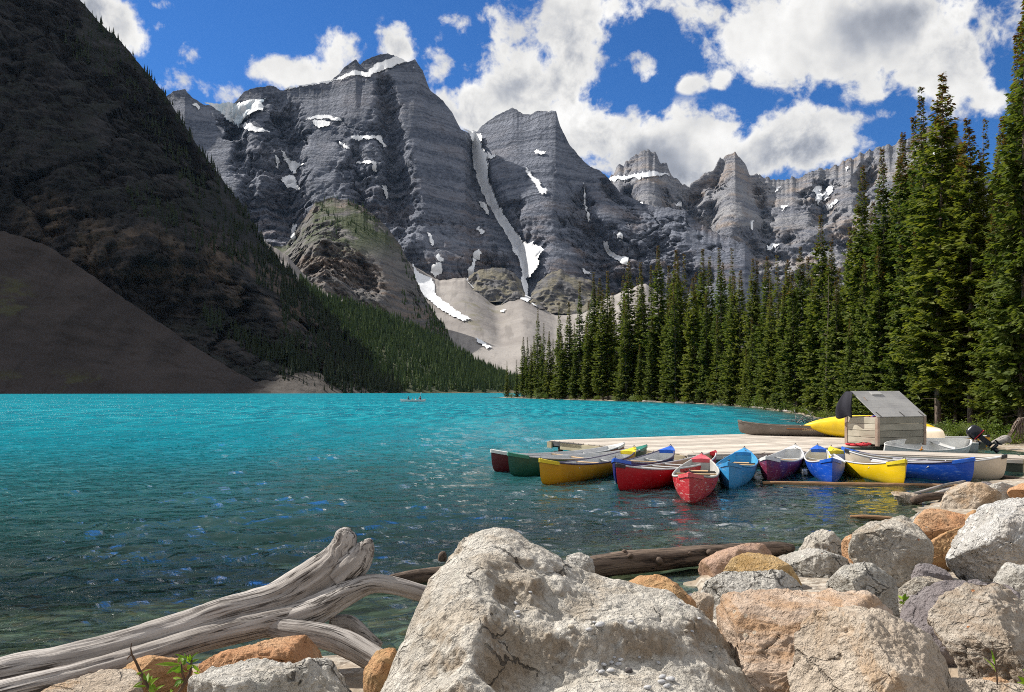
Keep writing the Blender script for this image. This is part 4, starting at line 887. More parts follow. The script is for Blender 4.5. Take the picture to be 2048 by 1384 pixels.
# ------------------------------------------------------------------ boulders
def rock(name, outline, d, mat, label, thick=.85, seed=0, res=(120, 62), facets=(), nf=5, amp=.055, cat='boulder', group='boulders along the near shore', box=.62, smooth_px=3, micro=1.0, parent=None, ledge=.055):
    """closed boulder whose cross-section facing the viewer has the outline's shape; real depth behind and in front"""
    ol = np.array(outline, float); cen = np.array([(ol[:, 0].min()+ol[:, 0].max())/2, (ol[:, 1].min()+ol[:, 1].max())/2])
    k = d/FPX; lo = (ol-cen)*k; lo[:, 1] *= -1
    nth, nph = res; th = np.linspace(0, 2*np.pi, nth, endpoint=False); R = np.zeros(nth)
    a = lo; b = np.roll(lo, -1, 0)
    for i, t in enumerate(th):
        dx, dy = math.cos(t), math.sin(t); e = b-a; den = dx*e[:, 1]-dy*e[:, 0]
        with np.errstate(divide='ignore', invalid='ignore'):
            s = (a[:, 0]*e[:, 1]-a[:, 1]*e[:, 0])/den; u = (a[:, 0]*dy-a[:, 1]*dx)/den
        ok = (np.abs(den) > 1e-9) & (u >= 0) & (u <= 1) & (s > 0); R[i] = s[ok].max() if ok.any() else .1
    ker = np.array([1, 2, 3, 2, 1.])/9
    R = np.convolve(np.concatenate([R[-2:], R, R[:2]]), ker, 'valid')
    ph = np.linspace(0.001, np.pi-.001, nph); rs = np.random.RandomState(seed+100)
    rm = R.mean(); sp = np.sin(ph)**box; cp = np.sign(np.cos(ph))*np.abs(np.cos(ph))**(box+.15)
    X = R[:, None]*np.cos(th)[:, None]*sp; Z = R[:, None]*np.sin(th)[:, None]*sp; Y = -cp[None, :]*rm*thick*np.ones((nth, 1))
    P = np.stack([X, Y, Z], -1)
    pl = list(facets)
    for q in range(nf):
        n = rs.normal(size=3); n[1] = -abs(n[1])-.40; n[2] += .3; pl.append((tuple(n), rs.uniform(.50, .80)))
    for (n, o) in pl:
        n = np.array(n, float); n /= np.linalg.norm(n); ext = np.max(P @ n); ex = P @ n-o*ext
        P = P-n*(np.maximum(ex, 0)*.97)[..., None]
    N = vnormals(np.concatenate([P[-2:], P, P[:2]], 0))[2:-2]
    sgn = np.sign((N*P).sum(-1).mean()); N = N*sgn
    q = P/rm+seed*5.1
    dsp = amp*rm*(.9*fbm(q*1.3, 3, seed=1)+.55*(ridged(q*2.3, 3, seed=2)-.8)+.22*fbm(q*6.5, 3, seed=3))+.018*micro*rm*(ridged(q*8, 3, seed=4)-.8)+.007*micro*fbm(q*24, 2, seed=5)*rm
    bn = rs.normal(size=3)*.45+np.array([.1, -.2, 1.0]); bn /= np.linalg.norm(bn)
    bs = (q @ bn)*rs.uniform(2.6, 4.2)+.45*fbm(q*1.2, 3, seed=6); fr = bs-np.floor(bs)
    dsp += ledge*rm*(np.where(fr < .8, fr/.8, (1-fr)/.2)-.5)*np.clip(.35+1.3*fbm(q*1.1, 2, seed=8), 0, 1.2)
    crk = np.abs(fbm(q*1.15+3.3, 3, seed=9)); dsp -= .05*rm*np.exp(-(crk/.022)**2)*sstep(-.1, .25, fbm(q*.9, 2, seed=12))
    P = P+N*dsp[..., None]
    c = W(cen[0], cen[1], d); f = np.array([c[0], c[1], c[2]-H]); f /= np.linalg.norm(f)
    r = np.cross(f, [0, 0, 1]); r /= np.linalg.norm(r); u = np.cross(r, f)
    Wd = P[..., 0:1]*r+P[..., 1:2]*f+P[..., 2:3]*u
    # bed it in: the underside reaches the ground it stands on
    gz = float(ground_h(np.array([c[0]]), np.array([c[1]]))[0])-.10-c[2]; mn = Wd[..., 2].min()
    if mn > gz: lo_ = Wd[..., 2] < 0; Wd[..., 2] = np.where(lo_, Wd[..., 2]*(gz/mn), Wd[..., 2])
    o = mesh_np(name, Wd.reshape(-1, 3), grid_faces(nth, nph, True)[:, ::-1] if sgn > 0 else grid_faces(nth, nph, True), mat, parent=parent)
    o.location = c
    tag(o, label, cat, group); return o
SMALL = (88, 46)
rock('boulder', [(1588, 1470), (1586, 1290), (1604, 1248), (1640, 1220), (1720, 1211), (1790, 1231), (1850, 1250), (1890, 1264), (1926, 1320), (1946, 1384), (1940, 1470)], 4.15, ST['tan'],
     'large tan boulder with flat sunlit top and shaded front, lower right', .75, 1, (200, 104), facets=[((.62, -.72, .10), .52), ((-.15, -.42, .9), .62), ((.25, -.9, -.35), .7)], nf=6, amp=.04, box=.5)
rock('boulder', [(1372, 1236), (1440, 1200), (1500, 1180), (1600, 1167), (1700, 1168), (1762, 1178), (1792, 1212), (1808, 1262), (1790, 1330), (1640, 1480), (1480, 1480), (1436, 1340), (1400, 1280)], 4.75, ST['brown'],
     'wide brown quartzite boulder with smooth top between the big pale and tan ones', .8, 2, (200, 104), facets=[((-.05, -.45, .89), .60), ((.1, -.95, .25), .62)], nf=5, amp=.045, box=.55)
rock('boulder', [(1798, 1290), (1804, 1215), (1838, 1180), (1900, 1154), (1960, 1146), (2012, 1150), (2030, 1230), (1950, 1310), (1850, 1320)], 5.6, ST['purple'],
     'smooth purple grey slab of rock behind the tall ribbed boulder', .5, 3, facets=[((.1, -.93, .3), .55)], nf=6, amp=.025)
rock('boulder', [(1868, 1262), (1900, 1200), (1950, 1150), (1990, 1120), (2004, 1117), (2022, 1132), (2064, 1172), (2120, 1250), (2140, 1400), (2060, 1460), (1950, 1440), (1925, 1330)], 4.7, ST['upright'],
     'tall pointed ribbed boulder standing at the right edge of the photo', .8, 4, (200, 104), facets=[((-.45, -.85, .25), .55), ((.75, -.55, .35), .45)], nf=6, amp=.06, box=.7)
rock('boulder', [(1906, 1140), (1920, 1080), (1938, 1030), (1958, 996), (1985, 979), (2040, 976), (2105, 1000), (2140, 1080), (2120, 1180), (2040, 1200), (1950, 1190)], 7.6, ST['white'],
     'big white pitted boulder with an ochre streak at the right edge above the ribbed one', .8, 5, (150, 80), facets=[((-.65, -.65, .35), .6), ((.5, -.8, .3), .6)], nf=6, amp=.05)
rock('boulder', [(1826, 1068), (1840, 1032), (1866, 1014), (1912, 1013), (1940, 1030), (1938, 1062), (1890, 1092), (1840, 1090)], 10.4, ST['orange'], 'bright orange boulder beside the big white one', .8, 6, SMALL, nf=6, amp=.04)
rock('boulder', [(1836, 1150), (1854, 1092), (1896, 1062), (1936, 1044), (1946, 1080), (1932, 1150), (1895, 1180), (1850, 1172)], 8.4, ST['rust'], 'rust brown veined boulder wedged left of the big white one', .7, 7, SMALL, nf=5, amp=.03)
rock('boulder', [(1886, 1018), (1899, 980), (1930, 965), (1965, 967), (2000, 986), (1994, 1024), (1940, 1040), (1900, 1034)], 13.8, ST['tan'], 'tan boulder at the waterline in front of the blue canoe bow', .8, 8, SMALL, nf=4)
rock('boulder', [(1702, 1115), (1711, 1070), (1745, 1045), (1790, 1034), (1830, 1049), (1854, 1080), (1853, 1122), (1830, 1165), (1786, 1178), (1735, 1150)], 7.9, ST['grey'], 'rounded speckled grey boulder in the middle of the right-hand rocks', .85, 9, (130, 66), nf=6, amp=.05)
rock('boulder', [(1586, 1112), (1608, 1076), (1640, 1054), (1664, 1064), (1700, 1090), (1708, 1128), (1660, 1146), (1600, 1134)], 9.6, ST['grey'], 'grey boulder with a pointed top beside the water, left of the rounded grey one', .8, 10, SMALL, nf=6, amp=.07, facets=[((.8, -.5, .2), .4)])
rock('boulder', [(1550, 1116), (1578, 1097), (1640, 1099), (1692, 1110), (1708, 1142), (1692, 1190), (1620, 1200), (1562, 1160)], 8.6, ST['pale'], 'pale cream boulder with greenish pits below the pointed grey one', .8, 11, SMALL, nf=5, amp=.055)
rock('boulder', [(1655, 1178), (1690, 1136), (1740, 1124), (1790, 1150), (1812, 1205), (1780, 1250), (1690, 1240)], 6.9, ST['pale'], 'pale rock with a tan cap tucked under the rounded grey boulder', .8, 12, SMALL, nf=6, amp=.05)
rock('boulder', [(1398, 1205), (1413, 1170), (1450, 1149), (1530, 1139), (1562, 1137), (1602, 1160), (1614, 1195), (1580, 1240), (1440, 1250)], 7.3, ST['pale'], 'long whitish boulder lying behind the brown quartzite one', .8, 13, (120, 60), nf=5, amp=.04)
rock('boulder', [(1440, 1160), (1463, 1121), (1500, 1104), (1545, 1107), (1580, 1130), (1604, 1168), (1560, 1200), (1465, 1196)], 8.2, ST['amber'], 'wet amber yellow boulder behind the long whitish one', .8, 14, SMALL, nf=6, amp=.03)
rock('boulder', [(1384, 1160), (1398, 1130), (1440, 1104), (1500, 1085), (1542, 1087), (1568, 1100), (1560, 1150), (1440, 1182), (1396, 1174)], 9.0, ST['pink'], 'pinkish brown boulder lying at the water edge behind the amber one', .8, 15, SMALL, nf=5, amp=.035)
rock('boulder', [(1230, 1170), (1262, 1156), (1320, 1151), (1350, 1164), (1394, 1206), (1376, 1250), (1260, 1240)], 6.4, ST['rust'], 'low rust orange rock showing behind the big pale boulder', .8, 16, SMALL, nf=5, amp=.04)
rock('boulder', [(1372, 1206), (1386, 1186), (1412, 1180), (1428, 1192), (1424, 1214), (1390, 1222)], 6.9, ST['tan'], 'small cream rock at the water behind the big pale boulder', .8, 17, SMALL, nf=6)
rock('boulder', [(1120, 1140), (1134, 1112), (1160, 1105), (1186, 1116), (1196, 1140), (1170, 1170), (1130, 1168)], 5.9, ST['pale'], 'cream rock just behind the top of the big pale boulder', .8, 18, SMALL, nf=6)
rock('boulder', [(370, 1325), (440, 1300), (520, 1285), (600, 1272), (676, 1269), (692, 1284), (706, 1312), (690, 1350), (560, 1400), (400, 1400)], 5.0, ST['orange'], 'flat orange sandstone slab under the driftwood, lower left', .75, 19, (150, 70), facets=[((0, -.32, .95), .55)], nf=6, amp=.03, box=.5)
rock('boulder', [(362, 1400), (392, 1324), (440, 1311), (560, 1322), (640, 1331), (700, 1322), (726, 1328), (756, 1372), (768, 1470), (560, 1490), (375, 1480)], 4.35, ST['pale'], 'crumbly pale grey boulder in front of the orange slab', .8, 20, (190, 96), nf=5, amp=.075, box=.55)
rock('boulder', [(30, 1410), (110, 1364), (200, 1344), (258, 1349), (272, 1400), (260, 1490), (50, 1480)], 4.35, ST['tan'], 'tan rock in the bottom left corner under the driftwood', .7, 21, (120, 60), facets=[((-.2, -.5, .85), .6)], nf=5, amp=.035, box=.5)
rock('boulder', [(200, 1356), (258, 1320), (302, 1314), (372, 1336), (380, 1372), (300, 1396), (220, 1390)], 4.75, ST['rust'], 'small dark reddish rock behind the leafy sprigs', .8, 22, SMALL, nf=6)
rock('boulder', [(722, 1334), (744, 1300), (790, 1290), (812, 1330), (800, 1390), (750, 1400), (730, 1376)], 4.8, ST['rust'], 'orange brown rock wedged against the left flank of the big pale boulder', .7, 23, SMALL, nf=6)
rock('boulder', [(1826, 1168), (1836, 1134), (1866, 1124), (1890, 1136), (1912, 1168), (1880, 1190), (1840, 1186)], 7.0, ST['purple'], 'dark shaded rock in the gap below the rust brown boulder', .6, 24, SMALL, nf=6)
rock('boulder', [(1790, 1196), (1830, 1158), (1866, 1144), (1892, 1152), (1906, 1180), (1850, 1220), (1800, 1216)], 6.5, ST['grey'], 'slanting grey rock behind the purple slab', .7, 25, SMALL, nf=6)
rock('boulder', [(1990, 1150), (2006, 1127), (2040, 1122), (2100, 1130), (2130, 1190), (2060, 1220), (2000, 1200)], 6.3, ST['pale'], 'pale rock right of the tip of the ribbed boulder', .7, 26, SMALL, nf=6)
rock('boulder', [(1800, 1420), (1880, 1372), (1960, 1366), (2048, 1360), (2120, 1370), (2140, 1450), (1950, 1480)], 4.05, ST['tan'], 'low flat rock along the bottom right edge of the photo', .6, 27, SMALL, nf=6)
rock('boulder', [(1950, 1392), (1970, 1360), (2000, 1353), (2026, 1364), (2034, 1392), (2000, 1404)], 4.5, ST['orange'], 'small orange rock peeping over the low flat one, bottom right', .7, 28, SMALL, nf=6)
rock('boulder', [(1774, 1052), (1784, 1037), (1804, 1031), (1826, 1040), (1832, 1058), (1800, 1066)], 11.2, ST['grey'], 'small grey rock at the water left of the orange boulder', .8, 29, SMALL, nf=6)
rock('boulder', [(1812, 1074), (1824, 1040), (1840, 1018), (1856, 1018), (1850, 1060), (1838, 1084)], 10.8, ST['pale'], 'narrow whitish rock propped against the left side of the orange boulder', .8, 30, SMALL, nf=6)
rock('boulder', [(1680, 1092), (1692, 1074), (1712, 1066), (1730, 1072), (1726, 1096), (1696, 1104)], 9.0, ST['orange'], 'small orange rock between the pointed and the rounded grey boulders', .8, 31, SMALL, nf=6)
rock('boulder', [(1964, 992), (1978, 972), (2004, 964), (2030, 972), (2036, 992), (2000, 1004)], 14.6, ST['pale'], 'pale rock behind the tan waterline boulder, near the beige canoe', .8, 32, SMALL, nf=6)
rock('boulder', [(2018, 986), (2030, 970), (2060, 962), (2090, 974), (2090, 996), (2040, 1000)], 14.2, ST['orange'], 'orange rock at the right edge of the photo below the walkway', .8, 33, SMALL, nf=6)
rock('boulder', [(1935, 978), (1950, 966), (1972, 962), (1990, 970), (1986, 982), (1950, 986)], 16.0, ST['purple'], 'dark rock at the waterline under the bow of the blue canoe', .8, 34, SMALL, nf=6)
rock('boulder', [(1780, 985), (1795, 996), (1815, 1003), (1840, 1000), (1842, 990), (1815, 984)], 15.4, ST['tan'], 'small pinkish rock in the water by the broken planks', .8, 35, SMALL, nf=2)
rock('boulder', [(1930, 1070), (1934, 1030), (1950, 1018), (1962, 1040), (1958, 1080)], 9.6, ST['rust'], 'sliver of brown rock between the orange boulder and the white one', .8, 36, SMALL, nf=2)

_rc = random.Random(23)
for i_, (px, py) in enumerate([(1412, 1262), (1430, 1215), (1446, 1205), (1618, 1215), (1640, 1205), (1690, 1160), (1830, 1195), (1845, 1208), (1795, 1225), (1812, 1190), (1862, 1165), (1895, 1190), (1880, 1205), (1560, 1205), (1575, 1122), (1700, 1132), (1840, 1082), (1905, 1165), (1950, 1205), (1870, 1095), (1822, 1072), (1965, 1195), (1390, 1200), (1960, 1375), (1905, 1375)]):
    for d_ in np.arange(3.6, 13, .05):
        x_ = (px-CX)/FPX*d_; z_ = H-(py-HY)/FPX*d_
        if z_ < float(ground_h(np.array([x_]), np.array([d_]))[0])+.03: break
    w_ = _rc.uniform(11, 22)*8/d_; a_ = [w_*_rc.uniform(.8, 1.1) for _ in range(8)]
    rock('cobble', [(px+a_[k]*math.cos(k*.785), py-a_[k]*.72*math.sin(k*.785)) for k in range(8)], d_, ST[_rc.choice(['pale', 'tan', 'grey', 'rust', 'purple'])], 'small cobble wedged in a gap between the right-hand boulders', .9, 60+i_, (36, 20), nf=4, cat='cobble', group='cobbles between the boulders')
# --- the big pale boulder: height field over its footprint with broken ledges
HB = [(985, 1062, 1.36), (1020, 1059, 1.36), (1050, 1074, 1.325), (1085, 1097, 1.265), (1120, 1117, 1.205), (1160, 1137, 1.13), (945, 1074, 1.325), (1000, 1090, 1.33), (1050, 1098, 1.285), (940, 1105, 1.275),
      (970, 1128, 1.262), (1030, 1118, 1.262), (1100, 1128, 1.20), (1150, 1141, 1.13), (972, 1143, 1.235), (1040, 1139, 1.205), (1110, 1150, 1.145), (1165, 1156, 1.085),
      (1040, 1148, 1.19), (1000, 1163, 1.172), (1060, 1160, 1.166), (1088, 1158, 1.15), (1010, 1186, 1.115), (1060, 1191, 1.09), (1100, 1181, 1.085),
      (917, 1090, 1.28), (888, 1127, 1.19), (860, 1166, 1.10), (830, 1236, .96), (800, 1300, .825), (770, 1360, .69), (745, 1410, .58),
      (930, 1180, 1.16), (900, 1230, 1.05), (870, 1290, .93), (840, 1350, .80), (905, 1350, .85), (950, 1280, 1.0), (960, 1230, 1.09),
      (1120, 1170, 1.06), (1190, 1150, 1.06), (1250, 1158, 1.02), (1330, 1183, .96), (1388, 1213, .89), (1150, 1210, 1.0), (1250, 1210, .965), (1330, 1230, .915), (1080, 1220, 1.015), (1200, 1180, 1.02), (1120, 1235, .975), (1200, 1240, .95),
      (985, 1188, 1.13), (1016, 1218, 1.03), (1000, 1240, 1.03),
      (1000, 1270, .955), (1060, 1262, .95), (1120, 1262, .935), (1180, 1262, .93), (1240, 1262, .925), (1300, 1266, .90), (1336, 1262, .89), (955, 1310, .94), (930, 1350, .91),
      (985, 1384, .74), (1040, 1382, .70), (1100, 1367, .70), (1170, 1343, .74), (1230, 1327, .762), (1290, 1315, .777), (1325, 1300, .80),
      (1200, 1375, .725), (1300, 1340, .745), (1400, 1306, .74), (1350, 1384, .68), (1440, 1322, .665), (1482, 1345, .60), (1506, 1380, .50), (1250, 1350, .745), (1120, 1384, .70),
      (1424, 1250, .83), (1442, 1284, .73), (1385, 1278, .785), (1405, 1226, .875), (1360, 1250, .89)]
for pl_ in ([(970, 1128, 1.262), (1030, 1118, 1.262), (1100, 1128, 1.20), (1150, 1141, 1.13)], [(972, 1143, 1.228), (1040, 1140, 1.195), (1110, 1152, 1.135), (1165, 1157, 1.08)],
            [(1000, 1163, 1.172), (1060, 1160, 1.166), (1088, 1158, 1.15)], [(1010, 1187, 1.11), (1060, 1193, 1.08), (1100, 1183, 1.078)],
            [(930, 1350, .88), (955, 1310, .94), (1000, 1270, .955), (1060, 1262, .95), (1120, 1262, .935), (1180, 1262, .93), (1240, 1262, .925), (1300, 1266, .90), (1336, 1262, .89)],
            [(985, 1384, .74), (1040, 1382, .70), (1100, 1367, .70), (1170, 1343, .74), (1230, 1327, .762), (1290, 1315, .777), (1325, 1300, .80)],
            [(1360, 1250, .89), (1385, 1245, .885), (1405, 1226, .875)], [(1385, 1280, .775), (1420, 1290, .73), (1442, 1286, .725)]):
    for (a, b) in zip(pl_[:-1], pl_[1:]):
        for f_ in (.25, .5, .75): HB.append(tuple(a[i]+(b[i]-a[i])*f_ for i in range(3)))
HB = [(a, b, .62+(c-.70)*.909) for (a, b, c) in HB]
hp = []
for (px, py, z) in HB:
    g = G(px, py, z); hp.append((g[0], g[1], z))
for x in np.linspace(-.75, .95, 8): hp += [(x, 3.4, .59-.16*abs(x-.3)), (x, 3.0, .40-.1*abs(x-.3)), (x, 2.75, -.05), (x, 2.55, -.15)]
for x in np.linspace(-.40, 1.25, 8): hp += [(x, 5.62-.12*abs(x-.2), .72-.2*max(0, x)), (x, 5.9, .15), (x, 6.3, -.1)]
for (px, py, z) in HB[25:32]:
    g = G(px, py, z); hp += [(g[0]-.15, g[1]+.05, z-.36), (g[0]-.32, g[1]+.08, .02), (g[0]-.7, g[1], -.1)]
hp += [(1.52, 5.4, .2), (1.56, 4.95, .2), (1.56, 4.5, .2), (1.48, 4.0, .2), (1.35, 3.4, .15), (1.75, 4.8, -.1), (1.7, 3.5, -.1), (1.75, 5.8, -.1), (-1.1, 5.8, -.1)]
hp = np.array(hp)
def rbf_fit(p):
    A = np.sqrt(((p[:, None, :2]-p[None, :, :2])**2).sum(-1)+1e-5); n = len(p)
    M = np.zeros((n+3, n+3)); M[:n, :n] = A; M[:n, n] = 1; M[:n, n+1:] = p[:, :2]; M[n, :n] = 1; M[n+1:, :n] = p[:, :2].T
    M[:n, :n] += np.eye(n)*3e-4
    return np.linalg.solve(M, np.concatenate([p[:, 2], [0, 0, 0]]))
_w = rbf_fit(hp)
def hero_z(x, y):
    sh = np.shape(x); x = np.ravel(x); y = np.ravel(y); out = np.zeros(len(x))
    for s in range(0, len(x), 20000):
        a = x[s:s+20000]; b = y[s:s+20000]
        r = np.sqrt((a[:, None]-hp[None, :, 0])**2+(b[:, None]-hp[None, :, 1])**2+1e-5)
        out[s:s+20000] = r @ _w[:-3]+_w[-3]+_w[-2]*a+_w[-1]*b
    return out.reshape(sh)
hx = np.linspace(-1.2, 1.8, 370); hy = np.linspace(2.6, 6.3, 430)
HX, HYY = np.meshgrid(hx, hy, indexing='ij'); q = np.stack([HX, HYY, 0*HX], -1)
wx = HX+.030*fbm(q*5.5, 3, seed=51)+.010*fbm(q*19, 2, seed=52); wy = HYY+.036*fbm(q*5.5, 3, seed=53)+.014*fbm(q*19, 2, seed=54)
HZ = hero_z(wx, wy)
gx = np.gradient(HZ, hx, axis=0); gy = np.gradient(HZ, hy, axis=1); slope = np.sqrt(gx**2+gy**2)
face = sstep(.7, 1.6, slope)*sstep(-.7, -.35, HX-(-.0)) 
q3 = np.stack([HX, HYY, HZ], -1)
HZ = HZ+.016*fbm(q*3.2, 3, seed=60)+.009*fbm(q*11, 3, seed=61)+(.004+.008*face)*(ridged(q3*16, 3, seed=62)-.8)+.0035*fbm(q*55, 2, seed=63)
crack = np.abs(fbm(np.stack([HX*1.6+HYY*.5, HYY*2.6-HX*.8, 0*HX], -1), 3, seed=66)); HZ = HZ-.020*np.exp(-(crack/.018)**2)*sstep(.1, .3, fbm(q*1.7, 2, seed=67)+.2)
HP = np.stack([HX, HYY, HZ], -1); HN = vnormals(HP); HN *= np.sign(HN[..., 2:3])
HP2 = HP+HN*(.018*face*fbm(q3*9, 3, seed=70)+.007*fbm(q3*30, 2, seed=71)*face)[..., None]
keep = HZ > -.12
fm = grid_faces(len(hx), len(hy)); kf = keep.ravel()[fm].any(1)
hero_c = np.array([.15, 4.2, .2])
used, inv = np.unique(fm[kf].ravel(), return_inverse=True)
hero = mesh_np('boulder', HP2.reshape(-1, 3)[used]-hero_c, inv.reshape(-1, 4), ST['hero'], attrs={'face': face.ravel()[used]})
hero.location = hero_c
tag(hero, 'huge pale grey boulder with broken ledges and pebbles on top, middle foreground', 'boulder', 'boulders along the near shore')
def on_hero(px, py):
    ds = np.arange(3.0, 6.1, .004); x = (px-CX)/FPX*ds; z = H-(py-HY)/FPX*ds
    i = np.clip(np.round((x-hx[0])/(hx[1]-hx[0])).astype(int), 0, len(hx)-1); j = np.clip(np.round((ds-hy[0])/(hy[1]-hy[0])).astype(int), 0, len(hy)-1)
    hit = np.nonzero(HP2[i, j, 2] >= z)[0]; k = hit[0] if len(hit) else len(ds)//2
    return Vector((x[k], ds[k], HP2[i[k], j[k], 2]))
# pebbles on the big boulder
def pebble_mesh(seed):
    bm = bmesh.new(); bmesh.ops.create_icosphere(bm, subdivisions=2, radius=1); rs = np.random.RandomState(seed)
    V = np.array([v.co for v in bm.verts]); V = V*(1+.16*fbm(V*.9+seed*3, 2))[:, None]*np.array([1.0, .72, .50])
    for v, c in zip(bm.verts, V): v.co = c
    me = bpy.data.meshes.new('pebble'); bm.to_mesh(me); bm.free(); me.polygons.foreach_set('use_smooth', [True]*len(me.polygons)); return me
PEBM = [pebble_mesh(s) for s in range(5)]
PEB = [(1142, 1256, 15, 'c'), (1178, 1263, 15, 'g'), (1200, 1254, 21, 'g'), (1188, 1246, 8, 'g'), (1261, 1245, 14, 'g'), (1229, 1321, 9, 'g'), (1241, 1323, 14, 'g'), (1222, 1329, 13, 'g'), (1237, 1330, 14, 'g'), (1207, 1338, 13, 'g'),
       (1194, 1342, 9, 'g'), (1203, 1346, 15, 'g'), (1221, 1344, 17, 'g'), (1258, 1344, 16, 'd'), (1279, 1319, 9, 'g'), (1304, 1321, 6, 'c'), (1317, 1327, 10, 'g'), (1325, 1356, 16, 'g'), (1341, 1362, 20, 'g'), (1323, 1366, 17, 'g'), (1334, 1374, 17, 'g'),
       (1295, 1378, 17, 'g'), (1421, 1302, 9, 'c'), (1222, 1363, 6, 'c'), (1061, 1187, 8, 'g'), (1034, 1226, 14, 'g'), (1036, 1234, 9, 'g'), (1031, 1209, 11, 'g'), (1372, 1263, 10, 'c'), (1399, 1240, 10, 'g'), (1360, 1208, 8, 'g'), (1384, 1264, 9, 'g'), (1432, 1298, 8, 'g')]
PLAB = {2: 'longest blue grey pebble in the trio near the middle ledge of the big boulder', 0: 'cream pebble left of the grey trio on the middle ledge of the big boulder', 13: 'dark pointed stone standing alone on the lower shelf of the big boulder',
        15: 'tiny cream pebble on the lower shelf of the big boulder under the ledge', 22: 'cream pebble at the right rim of the lower shelf of the big boulder', 23: 'tiny cream pebble below the pebble cluster on the lower shelf of the big boulder',
        28: 'cream pebble in the shaded right notch of the big boulder', 4: 'single grey pebble right of the trio, on the flat top of the big boulder', 18: 'largest pebble of the bottom cluster on the lower shelf of the big boulder'}
PEBLAB = {}
_o = ['first', 'second', 'third', 'fourth', 'fifth', 'sixth', 'seventh', 'eighth', 'ninth', 'tenth']
for nm, box in (('grey pebble from left in the cluster under the ledge of the big boulder', (1190, 1245, 1318, 1350)), ('grey pebble from left in the bottom cluster on the big boulder', (1290, 1345, 1350, 1384)),
                ('small pebble from left on the open lower shelf of the big boulder', (1270, 1325, 1315, 1330)), ('pebble from left in the shaded right notch of the big boulder', (1355, 1440, 1200, 1300)),
                ('pebble from left in the hollow under the top of the big boulder', (1025, 1066, 1180, 1240)), ('grey pebble from left on the middle ledge of the big boulder', (1170, 1205, 1240, 1270))):
    for k_, i_ in enumerate(sorted([i for i, q_ in enumerate(PEB) if box[0] <= q_[0] <= box[1] and box[2] <= q_[1] <= box[3] and i not in PLAB], key=lambda i: PEB[i][0])): PEBLAB[i_] = _o[k_]+' '+nm
for i, (px, py, w, kd) in enumerate(PEB):
    p = on_hero(px, py); r = w*p.y/FPX/2
    me = PEBM[i % 5].copy() if i % 5 == i else PEBM[i % 5]
    o = bpy.data.objects.new('pebble', PEBM[i % 5]); link(o)
    if not PEBM[i % 5].materials: PEBM[i % 5].materials.append(ST['pebble'])
    o.material_slots[0].link = 'OBJECT'; o.material_slots[0].material = {'c': ST['creampeb'], 'g': ST['pebble'], 'd': ST['purple']}[kd]
    o.scale = (r, r, r*(1.5 if kd == 'd' else 1)); o.rotation_euler = (.1, -.1, i*1.7 % 6.28 if w < 14 else (i % 3-1)*.4); o.location = p+Vector((0, 0, r*.28))
    lab = PLAB.get(i) or PEBLAB.get(i) or 'tiny grey pebble by the rim of the big boulder'
    tag(o, lab, 'pebble', 'pebbles on the big boulder')

